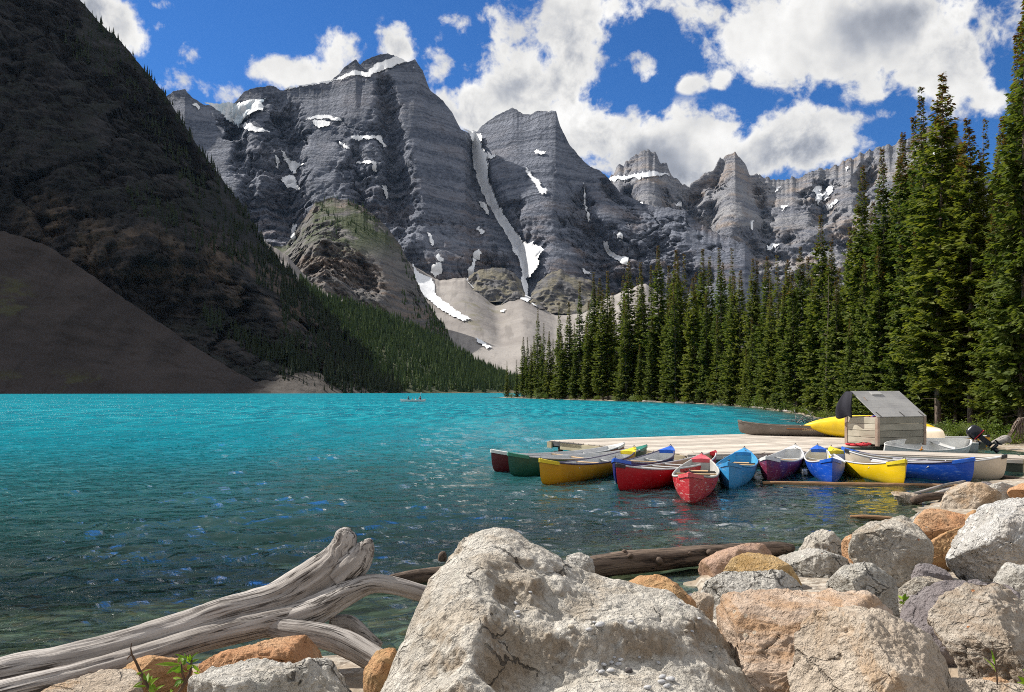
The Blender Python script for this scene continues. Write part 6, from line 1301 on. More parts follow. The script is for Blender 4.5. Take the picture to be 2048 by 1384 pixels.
# ------------------------------------------------------------------ canoes
def hull_fn(L, Bm, dc, de, draft, full=2.4, tumble=.0):
    def f(s, v, side, inset=0.0):
        b = max(Bm/2*max(0.0, 1-abs(s)**full)**.82-inset, 0.0 if inset == 0 else .006)
        zg = dc+(de-dc)*abs(s)**2.7; zk = -draft+(.10+draft*.5)*max(0, abs(s)-.7)**2/.09*.6+inset
        a = v*math.pi/2; y = b*math.sin(a)**.62*(1-tumble*max(0, v-.7)); z = zk+(zg-zk)*(1-math.cos(a))**.92
        x = s*(L/2)-math.copysign(1, s)*abs(s)**7*(.16*(1-v)**2.2+.0*v)-math.copysign(1, s)*inset*1.5*abs(s)**6
        return (x, side*y, z)
    return f
def make_canoe(name, label, near, far, hull, lining, deck, rail='rail', L=None, Bm=.92, dc=.36, de=.565, seats='mold', loc=None, rz=None, z=0.0, draft=.10, group='canoes moored along the dock', cat='canoe', seatcol='white', far_deck=None, thwarts=1, deck_len=.20, tip=None, bulk=True):
    if loc is None:
        p = G(near[0], near[1], 0.0); q = G(far[0], far[1], de); d = (q-p)[:2]; dl = np.linalg.norm(d); d = d/dl; LL = L or dl
        print(name, hull, 'dist %.2f' % dl, 'L', LL); c = p[:2]+d*(LL/2-.06); rz = math.atan2(-d[1], -d[0]); loc = (float(c[0]), float(c[1]), z); L = LL
    e = empty(name, loc, rz, label, cat, group); f = hull_fn(L, Bm, dc, de, draft)
    S = [-1+2*i/40 for i in range(41)]; S = [math.copysign(abs(s)**.8, s) for s in S]; Vs = [(-1, v) for v in np.linspace(1, 0, 10)]+[(1, v) for v in np.linspace(0, 1, 10)[1:]]
    m = MB(); nv = len(Vs); m.add([f(s, v, sd) for s in S for (sd, v) in Vs], [tuple(q) for q in grid_faces(len(S), nv)])
    h = m.build('hull', PA[hull], e, True)
    Si = [s*.965 for s in S]; m = MB(); m.add([f(s, v, sd, .02) for s in Si for (sd, v) in Vs], [tuple(q[::-1]) for q in grid_faces(len(S), nv)])
    m.build('lining', PA[lining], e, True)
    for sd in (-1, 1):
        pts = []
        for s in S:
            x, y, zz = f(s, 1, sd); pts.append((x, y-sd*.004, zz+.004))
        m = MB(); m.tube(pts, [.021]*len(pts), 6); m.build('gunwale', PA[rail], e, True)
    for en, dm in ((1, deck), (-1, far_deck or deck)):
        if dm is None: continue
        s0 = 1-deck_len; ss = np.linspace(s0, 1.0, 8); V = []; F = []
        for s in ss:
            x, y, zz = f(en*s, 1, 1); yy = y+.022; fl = .055
            V += [(x+en*.012*(s > .99), -yy, zz-fl), (x+en*.012*(s > .99), -yy, zz+.022), (x, 0, zz+.045), (x+en*.012*(s > .99), yy, zz+.022), (x+en*.012*(s > .99), yy, zz-fl)]
        F = [tuple(q) for q in grid_faces(len(ss), 5)]; F.append((0, 1, 2, 3, 4)); k = (len(ss)-1)*5; F.append((k+4, k+3, k+2, k+1, k))
        m = MB(); m.add(V, F); m.build('deck_plate', PA[dm], e, False)
        if tip:
            x, y, zz = f(en*.985, 1, 1); m = MB(); m.tube([(x-en*.05, -.02, zz+.05), (x-en*.02, 0, zz+.085), (x+en*.01, .02, zz+.05)], .009, 6); m.build('painter_ring', MT['steel'], e, True)
        if bulk:
            s = en*(s0-.015); prof = [f(s, v, -1, .021) for v in np.linspace(1, 0, 8)]+[f(s, v, 1, .021) for v in np.linspace(0, 1, 8)[1:]]
            x, y, zg = f(s, 1, 1); prof = [(x, q[1], min(q[2], zg-.05)) for q in prof]
            prof2 = [(q[0]+en*.012, q[1], q[2]) for q in prof]; n = len(prof); m = MB()
            m.add(prof+prof2, [tuple(range(n)), tuple(range(2*n-1, n-1, -1))]+[(i, n+i, n+(i+1) % n, (i+1) % n) for i in range(n)]); m.build('bulkhead', PA['white' if lining in ('grey',) else lining], e)
    for s in (-.50, .46):
        x, y, zg = f(s, 1, 1); w = y-.02; zz = zg-.13
        if seats == 'mold':
            m = MB(); V = []
            for i in range(9):
                t = -1+i/4; V += [(x-.15, w*t, zz+.05*abs(t)**2-.02), (x-.05, w*t, zz+.05*abs(t)**2-.045), (x+.07, w*t, zz+.05*abs(t)**2-.035), (x+.15, w*t, zz+.05*abs(t)**2+.01)]
            m.add(V, [tuple(q) for q in grid_faces(9, 4)]); o = m.build('seat', PA[seatcol], e, True); md = o.modifiers.new('thick', 'SOLIDIFY'); md.thickness = .02
        elif seats == 'wood':
            st = empty('seat', (0, 0, 0)); st.parent = e; st.location = (x, 0, zz)
            for dx in (-.11, .11):
                m = MB(); m.box((dx, 0, 0), (.035, 2*w, .03), None, .004); m.build('seat_bar', MT['steel'], st)
            for k in range(4):
                m = MB(); m.box((-.075+k*.05, 0, .022), (.045, w*1.05, .016), None, .003); m.build('slat', MT['paddlewood'], st)
        else:
            m = MB(); m.box((x, 0, zz), (.17, 2*w, .02), None, .004); m.build('seat', PA['alu'], e)
    for s in ([0.0] if thwarts == 1 else [-.2, 0.05, .28] if thwarts == 3 else [-.02, .25])[:thwarts]:
        x, y, zg = f(s, 1, 1)
        m = MB()
        if seats == 'alu': m.tube([(x, -y+.01, zg-.015), (x, y-.01, zg-.015)], .017, 8)
        else: m.box((x, 0, zg-.03), (.075, 2*y-.03, .024), None, .006)
        m.build('thwart', PA['alu'] if seats == 'alu' else MT['paddlewood'], e)
    return e, f
cn = lambda *a, **k: make_canoe('canoe', *a, **k)
cn('dark maroon canoe with white decks, leftmost of the moored row', (986, 943), (1242, 887), 'maroon', 'grey', 'white', rail='grey', L=4.9)
cn('dark green canoe second from the left of the moored row', (1020, 951), (1284, 892), 'green', 'grey', 'greendeck', rail='grey', L=4.9)
cn('ochre yellow canoe with grey lining, third from the left', (1082, 968), (1270, 896), 'ochre', 'grey', 'yellowdeck', L=4.7, tip=True)
cn('navy blue canoe partly hidden behind the deep red one', (1231, 967), (1340, 894), 'navy', 'grey', 'bluedeck', L=4.7, tip=True)
cn('deep red canoe with tan lining and silver thwarts', (1236, 981), (1424, 904), 'red', 'tan', 'black', rail='alu', L=4.8, seats='alu', thwarts=3, deck_len=.07, bulk=False, far_deck='red')
cn('scuffed red canoe pointing straight at the viewer', (1379, 1006), (1405, 908), 'scuffed_red', 'palegrey', 'pinkdeck', rail='palegrey', L=4.7, seats='wood', Bm=.95, tip=True)
cn('sky blue canoe with a blue lining, right of the scuffed red one', (1458, 977), (1489, 898), 'sky', 'skyin', 'sky', rail='sky', L=4.6, seats='wood', tip=True)
cn('faded plum red canoe with white far deck', (1534, 961), (1590, 892), 'plum', 'grey', 'white', rail='grey', L=4.5, thwarts=2, tip=True)
cn('royal blue canoe pointing at the viewer, left of the bright yellow one', (1664, 966), (1636, 893), 'blue', 'grey', 'bluedeck', rail='grey', L=4.6, thwarts=2, tip=True)
cn('bright yellow canoe with yellow decks, right part of the moored row', (1808, 970), (1667, 896), 'yellow', 'grey', 'yellowdeck', rail='grey', L=4.2, thwarts=1, tip=True)
cn('royal blue canoe lying side-on, right of the bright yellow one', (1944, 965), (1700, 897), 'blue', 'grey', 'bluedeck', L=3.9, thwarts=1)
cn('beige canoe with black tip behind the side-on blue one, rightmost of the row', (2008, 957), (1722, 901), 'cream', 'tan', 'black', rail='alu', L=3.7, seats='alu', thwarts=3, deck_len=.06, bulk=False)
# on the dock
p = W(1476, 858, 32.2); q = W(1655, 862, 31.0); dd = (q-p)[:2]; dd /= np.linalg.norm(dd); c = p[:2]+dd*2.5
tp, tf = cn('taupe grey canoe with an orange stripe sitting upright on the dock', None, None, 'taupe', 'tan', 'taupe', rail='taupe', L=5.0, loc=(float(c[0]), float(c[1]), DZ+.10), rz=math.atan2(-dd[1], -dd[0]), seats='alu', thwarts=3, dc=.30, de=.47, deck_len=.06, bulk=False, group='canoes lying on the dock')
# stripe and script along its side (raised film on the hull)
def on_side(f, s, v, side, off=.004):
    a = Vector(f(s, v, side)); b = Vector(f(s+.01, v, side)); c_ = Vector(f(s, min(1, v+.02), side)); n = (b-a).cross(c_-a).normalized(); n = n if n.y*side > 0 else -n; return a+n*off
side = 1 if (Matrix.Rotation(tp.rotation_euler.z, 3, 'Z') @ Vector((0, 1, 0))).y < 0 else -1
for (v0, v1, mt) in ((.80, .845, 'copper'), (.75, .785, 'steel')):
    ss = np.linspace(.25, -.45, 24); m = MB(); m.add([on_side(tf, s, v, side) for s in ss for v in (v0, v1)], [tuple(q_) for q_ in grid_faces(24, 2)]); m.build('stripe', MT[mt], tp)
s0 = 0.02
for k, ch in enumerate(['Cap', 'l', 'e', 'a', 'r', 'w', 'a', 't', 'e', 'r']):
    if k > 7: break
    pts = []; hh = .20 if ch == 'Cap' else .17 if ch in 'lt' else .10; w = .036 if ch == 'Cap' else .022
    for i in range(9):
        a = .6+5.0*i/8; pts.append(on_side(tf, s0-w*.5+w*.5*math.cos(a), .70+hh*.5+hh*.5*math.sin(a), side, .006))
    m = MB(); m.tube(pts, .010, 4); m.build('script_letter', MT['gold'], tp); s0 -= w*1.12+.004
p = W(1604, 850, 31.0); q = W(1876, 866, 28.2); dd = (q-p); c = (p+q)/2; Lc = np.linalg.norm(dd[:2])
ye, yf = cn('bright yellow canoe lying on its side behind the bin, hull towards the viewer', None, None, 'yellow', 'tan', None, rail='black', L=float(Lc), loc=(float(c[0]), float(c[1])+.05, DZ+.44), rz=math.atan2(dd[1], dd[0]), seats='alu', thwarts=1, bulk=False, group='canoes lying on the dock', Bm=.90, dc=.30, de=.42)
ye.rotation_euler = (math.radians(-96), 0, math.atan2(dd[1], dd[0]))
p = W(1886, 878, 27.2); c = (p[0]-.25, p[1]+2.2)
be, bf = cn('beige canoe turned upside down right of the bin', None, None, 'cream', 'tan', None, rail='alu', L=4.6, loc=(c[0], c[1], DZ+.42), rz=math.radians(97), seats='alu', thwarts=1, bulk=False, group='canoes lying on the dock', Bm=.88, dc=.34, de=.40)
be.rotation_euler = (math.radians(180), 0, math.radians(97))
# white rowing dinghy between dock and walkway
p = W(1764, 893, 24.3); q = W(1934, 884, 27.0); dd = (q-p)[:2]; Lr = np.linalg.norm(dd); c = (p+q)/2
rb, rf = make_canoe('dinghy', 'white plastic dinghy with pale blue inside, between bin and walkway', None, None, 'white', 'white', None, rail='white', L=float(Lr), loc=(float(c[0]), float(c[1]), .02), rz=math.atan2(dd[1], dd[0]), Bm=1.25, dc=.42, de=.50, seats='mold', bulk=False, group='small boats by the shore', cat='dinghy', draft=.12, thwarts=0)
rb.rotation_euler[0] = math.radians(13)
m = MB(); m.box((0, 0, 0), (.16, .03, .05), None, .01); m.tube([(0, 0, 0), (0, 0, .10)], .015, 8); o = m.build('rowlock', PA['orangetag'], rb); x, y, zz = rf(-.55, 1, -1); o.location = (x, y-.01, zz+.02)
# skiff with outboard
p = W(1884, 876, 30.0); q = W(1950, 884, 27.6); dd = (q-p)[:2]; Ls = 3.6; dd /= np.linalg.norm(dd); dd = np.array([.93, -.36])
c = q[:2]-dd*Ls/2
sk = empty('skiff', (float(c[0]), float(c[1]), 0), math.atan2(dd[1], dd[0]), 'grey aluminium skiff with an outboard motor at the right of the bin', 'boat', 'small boats by the shore')
def skf(s, v, sd, ins=0.0):
    b = .66*max(0, 1-max(0, -s)**2.6)-ins; b = max(b, .01); return (s*Ls/2, sd*b*(v**.45 if v > 0 else 0), -.12+ins+(.42+.12*max(0, -s)**2-ins+.12-.12)*(v**1.5)+(.08 if v == 1 else 0))
Sg = np.linspace(-1, 1, 22); Vs = [(-1, v) for v in np.linspace(1, 0, 7)]+[(1, v) for v in np.linspace(0, 1, 7)[1:]]
m = MB(); m.add([skf(s, v, sd) for s in Sg for (sd, v) in Vs], [tuple(f) for f in grid_faces(22, 13)]); m.add([skf(1, v, sd) for (sd, v) in Vs], [tuple(range(13))]); m.build('hull', PA['alu'], sk, True)
m = MB(); m.add([skf(s*.98, v, sd, .03) for s in Sg for (sd, v) in Vs], [tuple(f)[::-1] for f in grid_faces(22, 13)]); m.build('lining', PA['grey'], sk, True)
for sd in (-1, 1):
    m = MB(); m.tube([skf(s, 1, sd) for s in Sg], .03, 6); m.build('gunwale', PA['white'], sk, True)
for s in (-.3, .35):
    x, y, zz = skf(s, 1, 1); m = MB(); m.box((x, 0, zz-.12), (.25, 2*y-.06, .03), None, .005); m.build('bench', PA['alu'], sk)
m = MB(); m.box((Ls/2-.02, 0, .30), (.06, .9, .34), None, .01); m.build('transom', PA['taupe'], sk)
ob = empty('outboard_motor', (0, 0, 0), 0, 'black outboard motor tilted up on the skiff stern', 'motor')
ob.location = Vector(sk.location)+Matrix.Rotation(sk.rotation_euler.z, 3, 'Z') @ Vector((Ls/2+.05, 0, .50)); ob.rotation_euler = (0, math.radians(-48), sk.rotation_euler.z)
m = MB(); prof = [(0, .13, .11), (.08, .17, .15), (.24, .18, .16), (.36, .155, .135), (.43, .10, .09)]; V = []
for (zz, a, b) in prof:
    for k in range(14):
        t = 2*math.pi*k/14; V.append((.12+a*1.35*math.copysign(abs(math.cos(t))**.6, math.cos(t)), b*math.copysign(abs(math.sin(t))**.6, math.sin(t)), zz))
F = [(r*14+k, r*14+(k+1) % 14, (r+1)*14+(k+1) % 14, (r+1)*14+k) for r in range(4) for k in range(14)]+[tuple(range(13, -1, -1)), tuple(56+k for k in range(14))]
m.add(V, F); m.build('cowl', PA['engine'], ob, True)
m = MB(); m.box((.14, 0, .055), (.44, .31, .03), None, .008); m.build('cowl_stripe', MT['fabric_red'], ob)
m = MB(); m.box((.12, 0, -.22), (.17, .10, .46), None, .03); m.box((.15, 0, -.46), (.30, .14, .025), None, .01); m.build('leg', PA['engine'], ob)
m = MB(); m.tube([(-.02, 0, -.58), (.08, 0, -.58), (.26, 0, -.58), (.32, 0, -.58)], [.02, .06, .055, .03], 12); m.box((.10, 0, -.70), (.14, .02, .16), None, .008); m.build('gearcase', PA['engine'], ob, True)
for k in range(3):
    m = MB(); R = Matrix.Rotation(k*2.094, 3, 'X'); m.box(R @ Vector((.34, 0, .085))+Vector((0, 0, -.58)), (.02, .075, .13), R @ Matrix.Rotation(.5, 3, 'Z'), .008); m.build('propeller_blade', PA['engine'], ob)
m = MB(); m.box((-.07, 0, -.06), (.10, .22, .26), None, .01); m.build('clamp_bracket', PA['engine'], ob)
p = W(1996, 872, 30.2); am, af = make_canoe('canoe', 'amber canoe end showing behind the outboard motor', None, None, 'amberhull', 'tan', 'black', rail='alu', L=4.4, loc=(float(p[0])-2.3, float(p[1])+.9, .0), rz=math.radians(-22), dc=.34, de=.46, seats='alu', thwarts=2, deck_len=.05, bulk=False, group='small boats by the shore')
# mooring lines from the far decks to the dock edge
for (px, py, qx, qy) in [(1490, 900, 1530, 905), (1590, 895, 1640, 902), (1668, 898, 1640, 903), (1700, 899, 1690, 903), (1268, 898, 1330, 902), (1405, 909, 1385, 902)]:
    a = Vector(W(px, py, (H-.56)*FPX/(py-HY))); b = Vector(G(qx, qy, DZ+.01)); mid = (a+b)/2-Vector((0, 0, .10)); m = MB()
    m.tube([a, a.lerp(mid, .55)+Vector((0, 0, -.01)), mid, mid.lerp(b, .5)+Vector((0, 0, -.01)), b], .009, 5); o = m.build('mooring_line', MT['rope'], None, True)
    tag(o, 'thin grey mooring line from the %s to the dock edge' % {1490: 'sky blue canoe', 1590: 'plum canoe', 1668: 'bright yellow canoe', 1700: 'side-on blue canoe', 1268: 'ochre yellow canoe', 1405: 'scuffed red canoe'}[px], 'rope', 'mooring lines')

# ------------------------------------------------------------------ far canoe with paddlers
def skin_person(name, label, loc, rz, joints, radii, edges, mats, scale=1.0, hair=True):
    """joints: dict of points; one continuous skinned body, head shaped separately as part of the same figure"""
    keys = list(joints); me = bpy.data.meshes.new('person'); me.from_pydata([joints[k] for k in keys], [(keys.index(a), keys.index(b)) for a, b in edges], [])
    o = bpy.data.objects.new(name, me); link(o); o.location = loc; o.rotation_euler = (0, 0, rz); o.scale = (scale,)*3
    sk_ = o.modifiers.new('skin', 'SKIN'); sk_.use_smooth_shade = True
    for i, k in enumerate(keys):
        me.skin_vertices[0].data[i].radius = radii[k]; me.skin_vertices[0].data[i].use_root = (k == 'pelvis')
    ss = o.modifiers.new('sub', 'SUBSURF'); ss.levels = 1; ss.render_levels = 1
    me.materials.append(mats[0]); tag(o, label, 'person', 'paddlers in the far canoe')
    def ell(nm, c, r, mt, cut=None):
        bm = bmesh.new(); bmesh.ops.create_icosphere(bm, subdivisions=2, radius=1)
        for v in bm.verts: v.co = Vector((v.co.x*r[0]+c[0], v.co.y*r[1]+c[1], v.co.z*r[2]+c[2]))
        m_ = bpy.data.meshes.new(nm); bm.to_mesh(m_); bm.free(); m_.materials.append(mt); m_.polygons.foreach_set('use_smooth', [True]*len(m_.polygons)); return link(bpy.data.objects.new(nm, m_), o)
    h = joints['head']; ell('head', (h[0]+.015, h[1], h[2]+.03), (.085, .075, .115), MT['skin']); ell('hair', (h[0]-.018, h[1], h[2]+.055), (.092, .085, .105), MT['hair'])
    for hd in ('handl', 'handr'): ell('hand', joints[hd], (.05, .04, .045), MT['skin'])
    return o
def sitter(reach=(.45, .05), lean=.1, up=0.0):
    J = {'pelvis': (0, 0, .16), 'belly': (lean*.3, 0, .34), 'chest': (lean*.8, 0, .54), 'neck': (lean, 0, .70), 'head': (lean+.03, 0, .83),
         'shl': (lean*.8, .19, .60), 'ell': (lean+.16, .26, .40), 'handl': (reach[0], .16, .34+up), 'shr': (lean*.8, -.19, .60), 'elr': (lean+.20, -.25, .45), 'handr': (reach[0]-.05, -.12, .50+up),
         'hipl': (.06, .10, .13), 'kneel': (.44, .15, .24), 'footl': (.66, .13, .02), 'hipr': (.06, -.10, .13), 'kneer': (.44, -.15, .24), 'footr': (.66, -.13, .02)}
    Rr = {'pelvis': (.15, .15), 'belly': (.14, .13), 'chest': (.17, .14), 'neck': (.055, .055), 'head': (.075, .075), 'shl': (.075, .075), 'ell': (.05, .05), 'handl': (.032, .032), 'shr': (.075, .075), 'elr': (.05, .05), 'handr': (.032, .032),
          'hipl': (.095, .095), 'kneel': (.065, .065), 'footl': (.045, .045), 'hipr': (.095, .095), 'kneer': (.065, .065), 'footr': (.045, .045)}
    E = [('pelvis', 'belly'), ('belly', 'chest'), ('chest', 'neck'), ('neck', 'head'), ('chest', 'shl'), ('shl', 'ell'), ('ell', 'handl'), ('chest', 'shr'), ('shr', 'elr'), ('elr', 'handr'), ('pelvis', 'hipl'), ('hipl', 'kneel'), ('kneel', 'footl'), ('pelvis', 'hipr'), ('hipr', 'kneer'), ('kneer', 'footr')]
    return J, Rr, E
fp = G(826, 803.2, 0); kf = fp[1]/FPX
fc, ff = make_canoe('canoe', 'white canoe with paddlers far out on the turquoise lake', None, None, 'white', 'grey', 'white', rail='white', L=5.2, loc=(float(fp[0]), float(fp[1]), 0), rz=math.radians(176), group='canoes on the water', dc=.33, de=.50, thwarts=1)
def at_canoe(px): return (float((px-CX)*kf), float(fp[1]), 0.0)
J, Rr, E = sitter(lean=.16)
def put(px, lab, mt, sc, rz=math.pi-.05, J=J): x, y, z = at_canoe(px); return skin_person('person', lab, (x, y, .10), rz, J, Rr, E, [mt], sc)
put(818.5, 'dark haired person in white and black sitting in the bow of the far canoe', MT['cloth_blue'], 1.0)
put(826, 'small child in orange sitting low, left of middle in the far canoe', MT['cloth_orange'], .62)
put(832.5, 'child in white sitting low in the middle of the far canoe', MT['cloth_white'], .66)
J2, _, _ = sitter(lean=.12, up=.18, reach=(.42, .05))
put(842, 'person in a maroon top paddling at the stern of the far canoe', MT['cloth_maroon'], 1.05, math.pi-.05, J2)
x, y, z = at_canoe(838.5)
pd = empty('paddle', (x, y, .62), 0, 'pale paddle held up by the stern paddler of the far canoe', 'paddle')
m = MB(); m.tube([(-.12, 0, -.3), (.25, -.05, .85)], .018, 6); m.build('shaft', MT['paddlewood'], pd); m = MB(); m.box((.33, -.06, 1.08), (.16, .02, .48), Matrix.Rotation(.3, 3, 'Y'), .008); m.build('blade', PA['white'], pd)
# ------------------------------------------------------------------ spruces on the right bank
def spruce_mesh(seed, Ht=20.0, clear=.04, rmax=2.1, dens=1.0, cones=True, shape=.85, sparse=.0):
    rs = np.random.RandomState(seed); V = []; T = []; K = []
    z = clear*Ht+.2; ctr = []
    while z < Ht-.05:
        u = z/Ht; n = rs.randint(4, 7); a0 = rs.rand()*6.28
        Lb = rmax*(1-u)**shape*(.30+.70*min(1, (u-clear*.8)/.14+.25))*(1.0-.38*max(0, (u-.25))*0)
        lump = 1+.55*noise3(np.array([[u*9.0, seed*1.7, .3]]))[0]
        for b in range(n):
            if rs.rand() < sparse: continue
            az = a0+6.283*b/n+rs.normal()*.22; L = max(.16, Lb*lump*rs.uniform(.62, 1.18)); sl = math.radians(np.interp(u, [0, .3, .6, .85, 1], [-20, -14, 2, 28, 58])+rs.normal()*7)
            ctr.append((z+rs.normal()*.06, az, L, sl, u))
        z += rs.uniform(.20, .34)*(1.0 if u < .8 else .8)/dens
    for (zb, az, L, sl, u) in ctr:
        m = max(2, int(L/.112)); f = (np.arange(m)+.6)/m; f = .10+.90*f
        h = L*f*math.cos(sl); drop = L*(math.sin(sl)*f-.16*np.sin(f*np.pi)*(1-u)+.10*f**3)
        ca, sa = math.cos(az), math.sin(az)
        for i in range(m):
            c = np.array([h[i]*ca, h[i]*sa, zb+drop[i]]); ln = (.20+.36*(1-f[i])**.5*min(1, L/1.3)+.07)*(1.0 if u < .85 else .7)
            for sd in (-1, 1, 0):
                if sd == 0 and rs.rand() < .35: continue
                da = az+sd*(.75+rs.normal()*.25)+(rs.normal()*.5 if sd == 0 else 0); dz = -.22-.25*rs.rand()*(1-u)+(0 if sd else rs.normal()*.5)
                l = ln*rs.uniform(.55, 1.08); d = np.array([math.cos(da), math.sin(da), dz]); d /= np.linalg.norm(d)
                s = np.cross(d, [rs.normal()*.5, rs.normal()*.5, 1]); s /= np.linalg.norm(s); w = l*rs.uniform(.20, .32)
                mid = c+d*l*.5; V += [c-d*.03, mid+s*w, c+d*l+np.array([0, 0, -.05*l]), mid-s*w]
                t = np.clip(.42+.22*rs.normal()+.25*(f[i]-.4), 0, 1); T += [t*.6, t, min(1, t+.25), t]
                k = 1.0 if (cones and u > .80 and rs.rand() < .55*(u-.78)/.15) else 0.0; K += [k]*4
    V = np.array(V); F = np.arange(len(V)).reshape(-1, 4)
    me = mesh_np('crown', V, F, MT['needles'], smooth=False, attrs={'tint': T, 'cone': K}, obj=False)
    m = MB(); pts = []; rad = []
    for i in range(13):
        u = i/12; pts.append((.10*math.sin(u*5+seed), .10*math.cos(u*4+seed)-.1, u*Ht*.985-.4)); rad.append(max(.012, .17*(1-u)**.85))
    m.tube(pts, rad, 9)
    for (zb, az, L, sl, u) in ctr[::2]:
        ca, sa = math.cos(az), math.sin(az); q = [(0, 0, zb), (L*.5*math.cos(sl)*ca, L*.5*math.cos(sl)*sa, zb+L*(.5*math.sin(sl)-.14*(1-u))), (L*.92*math.cos(sl)*ca, L*.92*math.cos(sl)*sa, zb+L*(.92*math.sin(sl)-.02))]
        m.tube(q, [.022, .014, .006], 4, cap=False)
    if clear > .06:
        r2 = random.Random(seed)
        for k in range(26):
            zz = r2.uniform(.03, clear*1.6)*Ht; a = r2.random()*6.28; l = r2.uniform(.3, .9); m.tube([(0, 0, zz), (l*math.cos(a), l*math.sin(a), zz-l*r2.uniform(.0, .4))], [.014, .004], 4, cap=False)
    tr = m.build('trunk', MT['bark'], None, True, obj=False)
    return me, tr
SPR = [spruce_mesh(1, dens=1.1), spruce_mesh(2, rmax=1.85, shape=.95), spruce_mesh(3, rmax=2.5, shape=.8), spruce_mesh(4, clear=.10, rmax=2.1), spruce_mesh(5, rmax=1.6, shape=.75, sparse=.12), spruce_mesh(6, clear=.06, rmax=2.2, sparse=.08)]
SPR += [spruce_mesh(11, rmax=2.0, shape=1.05, sparse=.18), spruce_mesh(12, rmax=1.7, shape=.6, clear=.03), spruce_mesh(13, rmax=2.3, shape=.9, clear=.08, sparse=.1)]
ALT = {0: [0, 7, 1], 1: [1, 6], 2: [2, 8], 3: [3], 4: [4, 7], 5: [5, 8, 6], 9: [0]}
SPR_BARE = spruce_mesh(7, clear=.125, rmax=2.4, shape=.7)
def bank_d(px, off):
    ds = np.concatenate([np.arange(27, 120, .4), np.arange(120, 320, .8)]); x = (px-CX)/FPX*ds; sd = lake_sd(x, ds)
    land = sd > 0; start = 0
    w = np.nonzero(~land)[0]
    if len(w): start = w[-1]+1 if w[-1]+1 < len(ds) else 0
    k = np.searchsorted(sd[start:] > 0, True); 
    return ds[min(start+k, len(ds)-1)]+off
def land_start(px):
    """first land beyond the water along this direction"""
    ds = np.concatenate([np.arange(24, 120, .4), np.arange(120, 300, .8)]); x = (px-CX)/FPX*ds; sd = lake_sd(x, ds); seen = False
    for d, s in zip(ds, sd):
        if s < -.3: seen = True
        elif s > 0 and seen: return d
    return 29.0
_ntree = 0
def spruce(px, top, off, proto, wf, label, rnd, d=None, group='spruces on the right bank'):
    d = d or land_start(px)+off; x = (px-CX)/FPX*d; zb = float(ground_h(np.array([x]), np.array([d]))[0]); zt = H-(top-HY)/FPX*d; h = (zt-zb)*1.02
    e = empty('spruce_tree', (x, d, zb-.05), rnd.random()*6.28, label, 'tree', group); e.rotation_euler = (rnd.gauss(0, .012), rnd.gauss(0, .012), rnd.random()*6.28); s = h/20.0
    for nm, me in zip(('crown', 'trunk'), proto):
        o = bpy.data.objects.new(nm, me); link(o, e); o.scale = (s*wf*(1.0 if nm == 'crown' else .9), s*wf*(1.0 if nm == 'crown' else .9), s)
    return e, h
rt = random.Random(17)
ORD = ['first', 'second', 'third', 'fourth', 'fifth', 'sixth', 'seventh', 'eighth', 'ninth', 'tenth', 'eleventh', 'twelfth', 'thirteenth', 'fourteenth', 'fifteenth', 'sixteenth', 'seventeenth', 'eighteenth', 'nineteenth', 'twentieth']
TALL = [(1014, 722, .8, 1), (1034, 720, 1.5, 1), (1046, 676, 2, 4), (1057, 676, 4, 1), (1075, 621, 3, 4), (1086, 648, 5, 1), (1097, 664, 3, 4), (1118, 607, 3, 1), (1137, 607, 6, 0), (1159, 568, 5, 1), (1184, 549, 7, 0), (1198, 561, 10, 4), (1219, 548, 5, 0), (1241, 553, 9, 1),
        (1258, 529, 6, 0), (1276, 558, 11, 1), (1292, 530, 9, 1), (1303, 536, 13, 0), (1321, 498, 8, 5), (1343, 507, 10, 0), (1357, 520, 8, 1), (1369, 512, 11, 1), (1400, 503, 8, 0), (1419, 520, 6, 5), (1444, 501, 8, 0), (1464, 501, 8, 1), (1481, 546, 6, 0), (1504, 524, 8, 2), (1514, 529, 12, 1),
        (1530, 518, 8, 0), (1557, 513, 7, 1), (1577, 525, 5, 0), (1601, 500, 8, 2), (1643, 438, 5, 5), (1661, 486, 6, 4), (1690, 462, 6, 1), (1714, 346, 5, 2), (1744, 410, 8, 0), (1773, 306, 5, 2), (1799, 277, 6, 0), (1836, 191, 6, 5), (1858, 296, 8, 1), (1880, 154, 4.5, 9),
        (1914, 296, 7, 2), (1944, 244, 5.5, 9), (1966, 250, 9, 1), (1997, 245, 7, 0), (2022, 330, 9, 2), (2038, -14, 3.6, 2), (2092, 70, 6, 0), (2150, 30, 5, 2)]
SHORT = [(1150, 690, 1.5, 0), (1206, 585, 1.5, 2), (1252, 600, 1.5, 1), (1304, 640, 2.5, 2), (1336, 600, 1.6, 2), (1352, 570, 2.5, 4), (1388, 560, 2.5, 2), (1412, 590, 2, 0), (1432, 632, 1.6, 1), (1468, 560, 2.5, 2), (1492, 700, 1.6, 1), (1506, 640, 2, 0), (1538, 600, 2.5, 2), (1566, 575, 2, 0), (1590, 545, 2.2, 3),
         (1628, 560, 2.4, 3), (1672, 560, 2.5, 2), (1700, 640, 2, 0), (1725, 520, 3, 2), (1760, 500, 3.5, 2), (1802, 480, 4, 2), (1240, 700, 1.2, 1), (1124, 670, 2, 2), (1062, 710, 1.2, 0), (1090, 720, 1.5, 0), (1176, 650, 2.5, 0), (1280, 690, 1.5, 0), (1840, 470, 4, 0), (1910, 450, 6, 2), (1978, 420, 5, 2), (2015, 400, 4.2, 2)]
